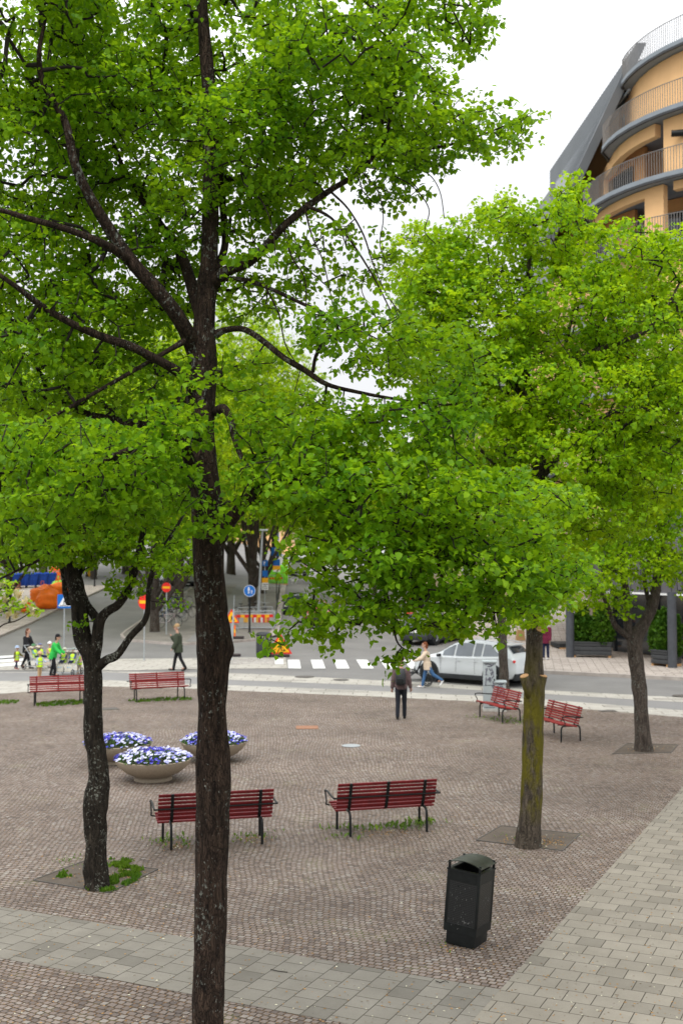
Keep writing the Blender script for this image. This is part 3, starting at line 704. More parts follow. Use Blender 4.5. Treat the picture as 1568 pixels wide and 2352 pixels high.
mblobs = [(400, 540, 10.6, 90, 90, .9, .8), (570, 500, 10.6, 90, 80, .9, .8), (560, 680, 10.8, 80, 60, .8, .5), (370, 700, 11.0, 90, 60, .8, .6), (440, 420, 9.7, 70, 60, .6, .5), (60, 80, 10.4, 250, 170, 1.9), (290, 110, 11.1, 200, 170, 1.9), (560, 70, 11.3, 170, 120, 1.5, .8), (790, 50, 10.2, 220, 100, 1.5), (1020, 20, 10, 110, 55, .8), (1080, 70, 9.8, 55, 60, .5, .9),
 (780, 210, 10.1, 220, 120, 1.5), (940, 270, 9.8, 130, 110, 1), (1000, 330, 9.7, 90, 50, .7), (1130, 300, 9.7, 90, 42, .6, 1.2), (1185, 275, 9.7, 45, 26, .3, 1), (620, 330, 10.6, 160, 120, 1.4), (880, 395, 9.8, 130, 50, .8), (310, 320, 11.0, 200, 140, 1.7),
 (80, 370, 10.6, 180, 150, 1.8), (60, 620, 10.4, 150, 120, 1.4, 1.1), (290, 640, 11.0, 150, 120, 1.2, .8), (70, 850, 10.2, 160, 120, 1.4, 1.0), (290, 880, 10.6, 150, 90, 1.2, .8), (190, 750, 10.4, 150, 90, 1.2, .7), (180, 1040, 8.9, 240, 75, 1.0, .95), (390, 985, 9.2, 90, 60, .7, 1.0),
 (130, 1150, 9.1, 230, 80, 1.1, 1.2), (340, 1130, 9.3, 130, 80, .8, 1.1), (90, 1240, 9.0, 160, 42, .8, .7), (640, 440, 10, 110, 50, .8, .8), (620, 640, 10.1, 110, 60, .8, .35), (780, 600, 10, 150, 90, .9, .30), (540, 300, 9.6, 120, 90, .6, .8),
 (830, 770, 9.8, 160, 70, 1, .7), (1000, 830, 9.8, 150, 80, .9, .7), (700, 990, 9.8, 170, 80, 1.1), (900, 1010, 9.8, 200, 80, 1.1, .9), (1020, 940, 9.7, 110, 50, .7, .8), (690, 1110, 9.4, 160, 90, 1.0, 1.2), (900, 1130, 9.4, 220, 110, 1.2, 1.2),
 (1090, 1180, 9.8, 190, 110, 1.2, 1.1), (1270, 1160, 10.2, 100, 45, .6, 1), (840, 1270, 9.4, 200, 85, 1.1, 1.2), (1060, 1310, 9.6, 200, 90, 1.0, 1.2), (790, 1390, 9.4, 120, 50, .7, 1.1), (970, 1410, 9.4, 160, 45, .7, 1.1), (1170, 1360, 9.7, 120, 60, .7, 1.1),
 (1280, 1310, 9.9, 75, 60, .5), (925, 1512, 9.35, 55, 20, .25, 1.2), (1080, 1440, 9.5, 90, 30, .4, 1.2), (700, 1440, 9.4, 60, 30, .35, 1.1), (630, 1478, 9.3, 32, 14, .2, 1.2), (760, 1468, 9.4, 40, 16, .25, 1.2), (480, 1195, 9.3, 60, 40, .35, 1.0), (470, 880, 9.3, 60, 30, .3, .9), (560, 860, 10.4, 80, 60, .6, .5), (1240, 1350, 9.8, 50, 35, .4)]
base = P(477, 2440, T0); base.z = 0
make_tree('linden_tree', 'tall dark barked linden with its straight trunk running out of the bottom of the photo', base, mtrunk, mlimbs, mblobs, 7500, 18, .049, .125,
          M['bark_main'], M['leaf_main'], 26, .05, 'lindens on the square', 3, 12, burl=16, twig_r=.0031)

# right hand tree, mossy pollarded trunk
B3 = G(1215, 1945); D3 = B3.y
t3 = at_d(D3, (1213, 1950, 66), (1214, 1925, 58), (1217, 1880, 50), (1220, 1800, 47), (1224, 1700, 46), (1226, 1620, 46), (1227, 1565, 48), (1226, 1520, 40), (1226, 1460, 39), (1228, 1400, 36), (1232, 1300, 36), (1235, 1200, 35), (1234, 1100, 34),
           (1240, 1020, 34), (1228, 960, 30), (1213, 900, 28), (1203, 845, 25), (1210, 768, 20), (1210, 690, 15), (1215, 600, 10), (1225, 520, 6))
l3 = [at_d(D3, (1238, 1030, 28), (1244, 970, 26, D3 - .2), (1258, 920, 22, D3 - .3), (1285, 885, 20, D3 - .5), (1310, 855, 18, D3 - .6), (1353, 813, 16, D3 - .8), (1410, 790, 13, D3 - .9), (1478, 762, 11, D3 - 1), (1523, 715, 8, D3 - 1.1), (1560, 650, 5, D3 - 1.1)),
      at_d(D3, (1240, 1100, 20), (1290, 1040, 14, D3 - .5), (1350, 980, 12, D3 - .8), (1429, 938, 10, D3 - 1), (1500, 942, 9, D3 - 1.1), (1580, 952, 6, D3 - 1.2)),
      at_d(D3, (1225, 940, 18), (1160, 860, 12, D3 + .3), (1090, 780, 9, D3 + .5), (1020, 700, 6, D3 + .6), (980, 640, 4, D3 + .7)),
      at_d(D3, (1234, 1180, 16), (1180, 1110, 11, D3 - .5), (1110, 1040, 8, D3 - .8), (1040, 960, 5, D3 - 1)),
      at_d(D3, (1236, 1150, 16), (1310, 1130, 11, D3 + .5), (1400, 1100, 9, D3 + .7), (1500, 1080, 5, D3 + .8)),
      at_d(D3, (1240, 990, 14), (1280, 860, 10, D3 + .6), (1310, 740, 8, D3 + .9), (1330, 620, 6, D3 + 1), (1310, 500, 4, D3 + 1))]
b3 = [(960, 590, D3 + .6, 70, 70, 1.2), (1030, 640, D3 + .5, 110, 90, 1.4), (1130, 560, D3 + .3, 120, 90, 1.5), (1160, 490, D3 + .2, 35, 50, .6, .9), (1260, 540, D3, 110, 70, 1.3), (1300, 460, D3, 42, 55, .6, 1.2), (1320, 420, D3, 24, 26, .3, 1.2), (1400, 590, D3 - .2, 130, 75, 1.5), (1530, 640, D3 - .3, 90, 90, 1.4), (1540, 550, D3 - .3, 40, 40, .5),
      (1100, 740, D3, 190, 110, 1.8), (1300, 730, D3, 170, 110, 1.9), (1470, 780, D3 - .5, 150, 110, 1.7), (1000, 820, D3, 120, 90, 1.3), (1180, 900, D3 - .5, 180, 100, 1.7), (1390, 930, D3 - .6, 180, 110, 1.8), (1530, 950, D3 - .5, 110, 110, 1.5), (1100, 1010, D3 - .5, 150, 80, 1.4),
      (1290, 1060, D3 - .8, 200, 90, 1.7), (1470, 1090, D3 - .4, 130, 90, 1.5), (1230, 1180, D3 - .9, 120, 70, 1.2), (1400, 1180, D3 - .6, 120, 70, 1.3), (1270, 1270, D3 - .8, 90, 60, 1.0), (1220, 1395, D3 - .5, 70, 55, .5, 1.4), (1190, 1430, D3 - .4, 30, 20, .3), (1000, 700, D3, 110, 110, 1.3), (1120, 840, D3, 110, 80, 1.3)]
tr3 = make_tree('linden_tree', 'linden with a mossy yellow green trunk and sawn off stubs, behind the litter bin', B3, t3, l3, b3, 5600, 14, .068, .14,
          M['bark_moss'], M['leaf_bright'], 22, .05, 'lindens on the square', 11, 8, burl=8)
for x0, y0, x1, y1, yy, r0, r1 in ((1222, 1608, 1204, 1553, -.12, .095, .078), (1230, 1605, 1246, 1552, -.1, .095, .078), (1228, 1478, 1240, 1446, -.2, .08, .07)):
    a, b = P(x0, y0, D3 - .03), P(x1, y1, D3 + yy); ax = (b - a).normalized()
    mb = MB(); mb.tube([a, a.lerp(b, .5), b], [r0, (r0 + r1) / 2, r1], 14, jit=.03); st = mb.build('sawn_stub', M['bark_moss'], tr3, smooth=180)
    mc = MB(); mc.tube([b, b + ax * .012], [r1 * .93, r1 * .88], 14); cf = mc.build('cut_face', M['cutwood'], None); cf.parent = st
    for v in cf.data.vertices: v.co -= tr3.location

# left tree, forked, covered in lichen
BL = G(222, 2040); DL = BL.y
tl = at_d(DL, (224, 2048, 66), (223, 2022, 54), (220, 1990, 50), (221, 1940, 46), (218, 1880, 50), (222, 1840, 54), (227, 1790, 44), (221, 1730, 43), (214, 1690, 41), (216, 1600, 40), (214, 1545, 40), (206, 1500, 44), (188, 1462, 40), (180, 1400, 37), (172, 1340, 34), (158, 1290, 30), (145, 1230, 24), (150, 1150, 18), (170, 1080, 13), (190, 1000, 8))
ll = [at_d(DL, (212, 1535, 34), (222, 1480, 28, DL - .05), (228, 1430, 27, DL - .1), (246, 1405, 23, DL - .15), (272, 1388, 20, DL - .2), (295, 1350, 20, DL - .3), (312, 1295, 17, DL - .4), (330, 1220, 13, DL - .5), (350, 1130, 9, DL - .6), (370, 1050, 5, DL - .6)),
      at_d(DL, (230, 1432, 24), (213, 1408, 22, DL + .05), (195, 1382, 21, DL + .1), (180, 1340, 20, DL + .1)),
      at_d(DL, (222, 1535, 24), (245, 1516, 20, DL - .2), (270, 1504, 18, DL - .3), (300, 1462, 16, DL - .4), (335, 1420, 14, DL - .5), (342, 1352, 12, DL - .6), (358, 1290, 11, DL - .7), (400, 1220, 8, DL - .8), (440, 1150, 5, DL - .8)),
      at_d(DL, (160, 1385, 16), (150, 1360, 13, DL + .2), (146, 1320, 12, DL + .3), (130, 1270, 10, DL + .5), (80, 1210, 7, DL + .8), (20, 1170, 4, DL + 1)),
      at_d(DL, (178, 1330, 12), (195, 1290, 11, DL + .4), (210, 1240, 9, DL + .6), (230, 1160, 6, DL + .8))]
bl = [(60, 1230, DL, 150, 60, 1.4), (200, 1230, DL, 110, 70, 1.2, .8), (320, 1240, DL - .4, 90, 70, 1.0, .8), (410, 1280, DL - .6, 60, 50, .7, .7), (150, 1110, DL, 180, 90, 1.6), (330, 1090, DL - .4, 150, 90, 1.4), (200, 1000, DL, 200, 80, 1.5, .8),
      (300, 1345, DL - .4, 50, 22, .4, 1.2), (120, 1285, DL + .2, 90, 20, .8, .7), (20, 1300, DL, 50, 12, .6, .4), (400, 1380, DL - .5, 26, 14, .25, 1), (180, 1430, DL - .2, 14, 12, .1, .6), (60, 930, DL, 120, 60, 1, .5)]
make_tree('linden_tree', 'short forked linden with knobbly lichen spotted trunk on the left, moss round its foot', BL, tl, ll, bl, 2400, 13, .062, .14,
          M['bark_lichen'], M['leaf_main'], 22, .10, 'lindens on the square', 21, 9, burl=26)

# far right tree
B4 = G(1480, 1726); D4 = B4.y
t4 = at_d(D4, (1478, 1730, 44), (1476, 1705, 38), (1473, 1650, 33), (1470, 1590, 32), (1463, 1540, 33), (1458, 1500, 34), (1458, 1465, 36), (1480, 1432, 26), (1500, 1385, 24), (1509, 1320, 20), (1520, 1240, 16), (1530, 1120, 13), (1540, 1000, 10), (1545, 880, 7), (1550, 750, 4))
l4 = [at_d(D4, (1456, 1470, 24), (1442, 1440, 20), (1438, 1371, 18), (1428, 1301, 14, D4 - .4), (1430, 1220, 10, D4 - .5), (1420, 1120, 6, D4 - .6)),
      at_d(D4, (1448, 1468, 16), (1415, 1440, 13, D4 - .2), (1405, 1420, 12, D4 - .3), (1380, 1360, 9, D4 - .5), (1343, 1318, 7, D4 - .7), (1310, 1280, 4, D4 - .8)),
      at_d(D4, (1438, 1375, 14), (1405, 1350, 12, D4 + .3), (1385, 1310, 10, D4 + .5), (1360, 1250, 7, D4 + .7)),
      at_d(D4, (1476, 1440, 14), (1490, 1390, 12, D4 + .3), (1480, 1330, 9, D4 + .6), (1500, 1250, 6, D4 + .8))]
b4 = [(1370, 1290, D4 - .5, 100, 70, 1.5), (1470, 1270, D4, 100, 80, 1.8, .8), (1550, 1230, D4, 110, 110, 1.8), (1400, 1180, D4, 140, 90, 1.8), (1530, 1080, D4, 140, 110, 1.9), (1560, 930, D4, 120, 120, 1.8), (1560, 780, D4 + .3, 100, 120, 1.5), (1560, 640, D4 + .3, 80, 90, 1.2), (1400, 1050, D4 + .4, 120, 90, 1.6),
      (1390, 1375, D4 - .6, 60, 32, .7, 1.1), (1330, 1360, D4 - .8, 60, 45, .8, 1), (1430, 1400, D4 - .5, 30, 22, .4), (1570, 1330, D4, 40, 40, .6)]
make_tree('linden_tree', 'forked linden with a slim grey trunk near the right edge, before the conifer planters', B4, t4, l4, b4, 3000, 12, .08, .16,
          M['bark_grey'], M['leaf_bright'], 18, .05, 'lindens on the square', 31, 6, burl=8)

# roadside tree behind the white car's tail
B5 = G(1158, 1584); D5 = B5.y
t5 = at_d(D5, (1158, 1586, 26), (1157, 1560, 22), (1155, 1500, 20), (1152, 1440, 20), (1150, 1390, 21), (1148, 1330, 18), (1146, 1240, 15), (1140, 1120, 12), (1135, 1000, 8), (1130, 900, 5))
l5 = [at_d(D5, (1152, 1420, 14), (1165, 1380, 11), (1185, 1340, 9), (1210, 1280, 6), (1230, 1200, 4)), at_d(D5, (1150, 1400, 12), (1120, 1330, 9, D5 + .6), (1080, 1260, 6, D5 + 1), (1050, 1180, 4, D5 + 1.2))]
b5 = [(1140, 1300, D5, 130, 80, 2.2, .7), (1120, 1180, D5, 150, 100, 2.6), (1140, 1040, D5, 150, 100, 2.6), (1130, 930, D5, 110, 70, 2), (1020, 1240, D5, 80, 70, 1.6)]
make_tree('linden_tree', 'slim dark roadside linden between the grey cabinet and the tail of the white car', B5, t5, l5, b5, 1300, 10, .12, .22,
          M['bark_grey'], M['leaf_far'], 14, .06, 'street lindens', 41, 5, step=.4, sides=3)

# magnolia reaching in at the left edge
D6 = 24.0; BM = P(-95, 1700, D6); BM.z = 0
t6 = at_d(D6, (-95, 1800, 20), (-92, 1700, 17), (-90, 1560, 14), (-80, 1450, 12), (-70, 1350, 9), (-60, 1260, 6))
l6 = [at_d(D6, (-85, 1490, 10), (-50, 1440, 7), (-10, 1410, 5), (30, 1400, 3.5), (70, 1395, 2)), at_d(D6, (-80, 1450, 8), (-40, 1380, 6), (10, 1350, 4), (50, 1350, 2)), at_d(D6, (-88, 1540, 8), (-50, 1500, 6), (0, 1440, 4), (40, 1425, 3), (80, 1400, 2))]
b6 = [(10, 1385, D6, 55, 28, .6), (60, 1400, D6, 26, 22, .4), (-30, 1340, D6, 60, 40, .8), (15, 1345, D6, 30, 14, .4), (-80, 1300, D6, 70, 50, .8)]
tm = make_tree('magnolia_tree', 'magnolia with pale yellow blossom reaching in at the left edge', BM, t6, l6, b6, 150, 6, .085, .11, M['bark_grey'], M['leaf_bright'], 10, .03, None, 51, 2)
M['petal'] = leafmat('magnolia_petal', (.72, .62, .33), (.85, .80, .58), (.7, .62, .35), .3)
for i, (x, y) in enumerate([(12, 1382), (30, 1388), (45, 1373), (50, 1400), (70, 1405), (35, 1368), (4, 1400), (18, 1418), (34, 1420), (8, 1347), (58, 1385), (78, 1412), (24, 1402)]):
    p = P(x, y, D6 + .15 * math.sin(i * 3)); k = 9; Cc = np.repeat(np.array([[p.x, p.y, p.z]]), 1, 0)
    v, f = leaves(Cc, np.array([[0, 0, 1.]]), .12, k, .035, 1, -.9); npmesh('blossom', v, f, M['petal'], tm)

# ---------------------------------------------------------------- street trees further back: a few kinds, copied
def street_tree_proto(seed, h, cw, tr, lsize, ncl, loc, label, lean=0.0):
    """generic round-topped street tree built in metres at loc"""
    global rng; rng = np.random.default_rng(seed); rr = random.Random(seed)
    root = thing('street_tree', label, 'tree', loc, 0, 'street trees along the far road')
    x0, y0, z0 = loc
    hf = h * .27
    T = [(x0, y0, z0 - .3, tr * 1.35), (x0 + .02, y0, z0 + .5, tr), (x0 + lean * .3, y0, z0 + hf, tr * .9), (x0 + lean * .5, y0, z0 + h * .5, tr * .6), (x0 + lean * .7, y0, z0 + h * .75, tr * .3), (x0 + lean, y0, z0 + h * .95, .02)]
    T = spline(T, 5); mb = MB(); limb_mesh(mb, T, 12, .07, seed); Ls = []
    for i in range(7):
        a = i * 2.4 + rr.uniform(-.4, .4); zs = hf + rr.uniform(-.1, .25) * h * .5; L = cw * rr.uniform(.6, .85)
        k = int(len(T) * zs / h); s = T[min(k, len(T) - 1)][:3]
        Ls.append(spline([(*s, tr * .55), (s[0] + math.cos(a) * L * .35, s[1] + math.sin(a) * L * .35, s[2] + h * .12, tr * .38), (s[0] + math.cos(a) * L * .7, s[1] + math.sin(a) * L * .7, s[2] + h * .26, tr * .22), (s[0] + math.cos(a) * L, s[1] + math.sin(a) * L, s[2] + h * .36, .02)], 4))
    for i, l in enumerate(Ls): limb_mesh(mb, l, 7, .05, seed + i)
    mb.build('trunk', M['bark_grey'], root, smooth=180)
    C = []
    lobes = [(0, 0, h * .68, cw * .8, h * .32)] + [(math.cos(a) * cw * .55, math.sin(a) * cw * .55, h * rr.uniform(.42, .75), cw * .5, h * .17) for a in (0, .9, 1.8, 2.6, 3.5, 4.4, 5.3)] + [(math.cos(a) * cw * .62, math.sin(a) * cw * .62, h * .37, cw * .42, h * .085) for a in (.4, 1.5, 2.7, 3.9, 5.1)] + [(rr.uniform(-.3, .3) * cw, rr.uniform(-.3, .3) * cw, h * .92, cw * .35, h * .12)]
    for lx, ly, lz, lr, lh in lobes:
        k = int(ncl * lr * lr * lh / sum(q[3] ** 2 * q[4] for q in lobes)); u = rng.normal(0, 1, (k, 3)); u /= np.linalg.norm(u, axis=1)[:, None]; u *= rng.uniform(.3, 1, (k, 1)) ** .4
        C.append(u * np.array([lr, lr, lh]) + np.array([x0 + lx, y0 + ly, z0 + lz]))
    C = np.concatenate(C); NOTRUNK[0] = 6
    Pn, par, r, nm, ends, dirs = grow([T] + Ls, C, .006, .6)
    v, f = twig_mesh(Pn, par, r, nm, 3); npmesh('branches', v, f, M['twig'], root)
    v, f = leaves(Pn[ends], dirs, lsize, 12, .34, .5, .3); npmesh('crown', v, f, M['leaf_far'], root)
    return root
sp = {}
def ST(px, py, kind, label, rz, sc=1.0):
    c = G(px, py)
    if kind not in sp:
        args = {'a': (101, 17.5, 5.6, .27, .19, 2100), 'b': (102, 14.5, 4.8, .23, .19, 1700), 'c': (103, 20, 6.0, .32, .20, 2300)}[kind]
        sp[kind] = street_tree_proto(*args, tuple(c), label); sp[kind].rotation_euler.z = rz; sp[kind].scale = (sc,) * 3; return sp[kind]
    return dup(sp[kind], c, rz, label, 'street trees along the far road', sc)
ST(354, 1455, 'a', 'thick street tree on the island tip, right of the red and yellow sign', 0)
ST(411, 1400, 'c', 'street tree behind the parked bicycles on the island, left of the big trunk', 1.1)
ST(388, 1362, 'b', 'second street tree back on the island, behind the red and yellow sign', 2.0)
ST(580, 1396, 'c', 'street tree rising behind the blue round sign and the barriers', 2.9, 1.05)
ST(604, 1366, 'a', 'street tree behind the parking signs on the median', .7)
ST(628, 1335, 'b', 'small far street tree at the end of the median', 4.0, 1.1)
ST(445, 1340, 'a', 'far street tree hidden behind the big dark trunk', 5.0)
ST(20, 1400, 'b', 'street tree on the left pavement in front of the blue containers', 1.5)
ST(-120, 1440, 'c', 'street tree on the left pavement beyond the left edge', .3)
ST(100, 1335, 'c', 'tall tree behind the row of blue containers', 3.3, 1.15)
ST(215, 1330, 'a', 'tree beside the far zebra crossing, left of the street', 4.4, 1.1)
ST(290, 1318, 'c', 'distant tree closing the view up the left street', 2.2, 1.3)
ST(-20, 1325, 'a', 'tree behind the containers at the left edge', 1.0, 1.2)
ST(530, 1318, 'c', 'distant tree closing the view up the main street', .9, 1.4)
ST(770, 1345, 'b', 'street tree on the right pavement far up the main street', 5.5, 1.0)
ST(860, 1370, 'a', 'street tree on the right pavement behind the dark car', 2.7, .82)
ST(960, 1400, 'b', 'street tree on the right pavement before the cream building', 3.6, .9)

# ---------------------------------------------------------------- benches
def make_bench(name, label, loc, rz, red, mid_arm=False, group='red slatted benches on the square', L=1.78):
    t = thing(name, label, 'bench', loc, rz, group)
    mb = MB()
    th = R(17)
    for i in range(5):
        y = -.36 + i * .095; z = .445 - (.012 * i) + (.012 if i == 0 else 0)
        mb.box((0, y, z), (L, .072, .032), bev=.008)
    mb.build('seat', red, t, smooth=40, rel=False)
    mb = MB()
    for i in range(7):
        z = .47 + i * .062; y = .075 + (z - .44) * math.tan(th)
        h = .046 if i < 6 else .05
        mb.box((0, y, z), (L, .026, h), 0, Matrix.Rotation(-th, 4, 'X'), bev=.007)
    mb.build('backrest', red, t, smooth=40, rel=False)
    # steel brackets behind the back slats, with bolts
    for x in (-L / 2 + .22, 0, L / 2 - .22):
        mb = MB(); pts = [(x, -.37, .42), (x, -.1, .395), (x, .03, .385), (x, .085, .42), (x, .135, .53), (x, .245, .87)]
        rs = []
        for i, p in enumerate(pts):
            a = Vector(pts[min(i + 1, 5)]) - Vector(pts[max(0, i - 1)]); nrm = Vector((0, -a.z, a.y)).normalized() * .010; q = Vector(p)
            rs.append([q + nrm + Vector((-.024, 0, 0)), q + nrm + Vector((.024, 0, 0)), q - nrm + Vector((.024, 0, 0)), q - nrm + Vector((-.024, 0, 0))])
        mb.rings(rs)
        for i in range(7):
            z = .47 + i * .062; y = .112 + (z - .44) * math.tan(th); mb.ell((x, y, z), (.009, .009, .009), 6, 4)
        mb.build('bracket', M['black'], t, smooth=40, rel=False)
    for s in (-1, 1):
        x = s * (L / 2 - .20)
        mb = MB(); p = spline([(x, .0, .395), (x, .10, .398), (x, .19, .385), (x, .235, .33), (x, .245, .2), (x, .25, .0)], 4)
        mb.tube(p, .021, 10); mb.build('leg', M['black'], t, smooth=True, rel=False)
        mb = MB(); x2 = s * (L / 2 - .13); p = spline([(x2, -.05, .395), (x2, -.2, .40), (x2, -.29, .385), (x2, -.325, .33), (x2, -.33, .2), (x2, -.335, 0)], 4)
        mb.tube(p, .021, 10); mb.build('leg', M['black'], t, smooth=True, rel=False)
    # back rail running on into the arm rests
    zr, yr = .625, .175
    mb = MB(); mb.tube([(-L / 2 - .06, yr, zr), (L / 2 + .06, yr, zr)], .014, 8); mb.build('back_rail', M['black'], t, smooth=True, rel=False)
    for x in [-L / 2 - .06, L / 2 + .06] + ([0] if mid_arm else []):
        mb = MB(); pts = spline([(x, yr if x else .1, zr), (x, .0, zr + .01), (x, -.2, zr + .035), (x, -.34, zr + .04), (x, -.385, zr + .01), (x, -.375, zr - .05), (x, -.335, zr - .1), (x, -.33, zr - .17), (x, -.36, .43), (x * .93, -.36, .41)], 4)
        rs = [.017 if i < 12 else .013 for i in range(len(pts))]
        mb.tube(pts, rs, 8, flat=1.0); mb.ell((x, -.388, zr + .025), (.026, .022, .022), 8, 6)
        mb.build('armrest', M['black'], t, smooth=True, rel=False)
    return t
def bench_at(a, b, facing, *args, **kw):
    """a, b: photo points of the two rear (or front) feet; facing +1: seat away from the line towards the camera"""
    A, B = G(*a), G(*b); v = B - A; c = (A + B) / 2; rz = math.atan2(v.y, v.x)
    n = Vector((-v.y, v.x, 0)).normalized()
    if facing == 'away':    # rear feet nearer the camera: local +y (back) must point to the camera
        rz += math.pi; bk = -n
        c = c - bk * .25
    elif facing == 'toward':
        c = c + n * .33       # front feet given, back is behind them
    return make_bench(args[0], args[1], (c.x, c.y, .008), rz, *args[2:], **kw)
bench_at((382, 1955), (613, 1940), 'away', 'park_bench', 'dark red slatted bench seen from behind, partly hidden by the big dark trunk', M['red'], L=1.86)
bench_at((788, 1925), (996, 1911), 'away', 'park_bench', 'dark red slatted bench seen from behind in the middle, left of the litter bin', M['red'], L=1.74)
bench_at((82, 1622), (189, 1618), 'toward', 'park_bench', 'far red bench half hidden behind the forked tree, below the group of children', M['red2'], L=1.78)
bench_at((309, 1614), (428, 1608), 'toward', 'park_bench', 'far red bench left of the big dark trunk, facing the camera', M['red2'], L=1.85)
bench_at((1097, 1646), (1159, 1665), 'toward', 'park_bench', 'bright red bench in front of the grey cabinet, left of the mossy trunk', M['red2'], mid_arm=False, L=1.75)
bench_at((1222, 1686), (1291, 1707), 'toward', 'park_bench', 'bright red bench right of the mossy trunk, its slatted back turned to the road', M['red2'], mid_arm=False, L=1.75)

# ---------------------------------------------------------------- weeds and moss
def weeds(name, pts, label, n=60, h=.14, spread=.16, m=None):
    """small tufts of real blades and leaves around ground points"""
    mb = MB(); rr = random.Random(hash(label) % 999)
    for (x, y, k) in pts:
        c = G(x, y)
        for i in range(int(n * k)):
            p = c + Vector((rr.gauss(0, spread * 1.6), rr.gauss(0, spread), .008)); a = rr.uniform(0, 6.28); L = h * rr.uniform(.25, 1.1) * min(1.2, k + .2); w = L * rr.uniform(.12, .25)
            d = Vector((math.cos(a), math.sin(a), 0)); s = Vector((-d.y, d.x, 0)) * w; t = p + d * L * .55 + Vector((0, 0, L * .7)); e = p + d * L + Vector((0, 0, L * .45))
            mb.add([p, p.lerp(t, .6) + s, t, e, t - s * .4, p.lerp(t, .6) - s], [(0, 1, 2, 5), (5, 2, 3, 4)])
    o = mb.build(name, m or M['moss'], fix=False); tag(o, label, 'weeds', None, 'stuff'); return o
M['weed'] = leafmat('weed_leaf', (.06, .14, .012), (.16, .26, .03), (.2, .32, .03), .3)
weeds('weeds', [(375, 1938, .8), (392, 1930, 1.2), (420, 1945, .8), (575, 1925, .8), (600, 1918, .6), (560, 1935, .5)], 'dandelion weeds under the dark red bench behind the big trunk', 34, .10, .13, M['weed'])
weeds('weeds', [(800, 1905, .9), (840, 1905, .9), (880, 1903, .4), (918, 1905, 1), (940, 1900, 1.3), (965, 1893, 1.2), (985, 1890, .8), (790, 1925, .8), (760, 1905, .5)], 'dandelion weeds growing under the dark red bench in the middle', 34, .115, .12, M['weed'])
weeds('weeds', [(1130, 1650, 1), (1165, 1655, 1.3), (1190, 1660, 1.2), (1205, 1662, 1)], 'grass tufts under the bright red bench by the cabinet', 60, .07, .25, M['weed'])
weeds('weeds', [(160, 1978, .7), (140, 1985, .4), (185, 1990, .3), (1170, 1922, .4), (1230, 1945, .4), (1165, 1927, .4), (1020, 2172, .4), (1300, 1925, .3), (990, 2168, .3)], 'little green tufts at the tree pit edges and beside the bin', 40, .08, .1, M['weed'])
def moss_patch(pts, label, n, h=.045):
    """dense low grass on an outlined patch: short blades"""
    q = gl(*pts); mb = MB(); rr = random.Random(len(label)); xs_ = [p.x for p in q]; ys_ = [p.y for p in q]
    def inside(x, y):
        r = False; j = len(q) - 1
        for i in range(len(q)):
            if (q[i].y > y) != (q[j].y > y) and x < (q[j].x - q[i].x) * (y - q[i].y) / (q[j].y - q[i].y) + q[i].x: r = not r
            j = i
        return r
    k = 0
    while k < n:
        x, y = rr.uniform(min(xs_), max(xs_)), rr.uniform(min(ys_), max(ys_))
        if not inside(x + rr.gauss(0, .04), y + rr.gauss(0, .04)): k += .2; continue
        if math.sin(x * 9 + y * 4) * math.sin(y * 11 - x * 3) + math.sin(x * 23 + 1) * .5 < -.25: k += .3; continue
        a = rr.uniform(0, 6.28); L = h * rr.uniform(.4, 1.3); s = Vector((math.cos(a), math.sin(a), 0)) * L * .5; b = Vector((-s.y, s.x, 0)) * rr.uniform(-1, 1)
        p = Vector((x, y, .012)); mb.add([p - s, p + s, p + b + Vector((0, 0, L))], [(0, 1, 2)]); k += 1
    o = mb.build('grass', M['weed2'], fix=False); tag(o, label, 'grass', None, 'stuff')
M['weed2'] = leafmat('moss_leaf', (.045, .12, .008), (.12, .22, .02), (.16, .28, .02), .3)
moss_patch([(200, 2045), (215, 2022), (262, 2020), (290, 2008), (262, 1992), (255, 1975), (292, 1978), (322, 2005), (318, 2022), (272, 2042), (245, 2052)], 'bright green moss and grass round the foot of the forked tree', 3600)
moss_patch([(135, 2012), (160, 2002), (168, 2012), (140, 2020)], 'small patch of grass in the left tree pit, left of the trunk', 220)
moss_patch([(80, 1618), (110, 1613), (196, 1608), (197, 1618), (120, 1624), (85, 1624)], 'grass strip below the far left bench', 800, .06)
moss_patch([(288, 1612), (330, 1606), (440, 1603), (442, 1609), (360, 1612), (320, 1615)], 'grass strip below the far bench left of the big trunk', 650, .06)
moss_patch([(-60, 1615), (0, 1610), (48, 1611), (35, 1617), (-20, 1622)], 'grass patch at the left edge of the square', 450, .06)
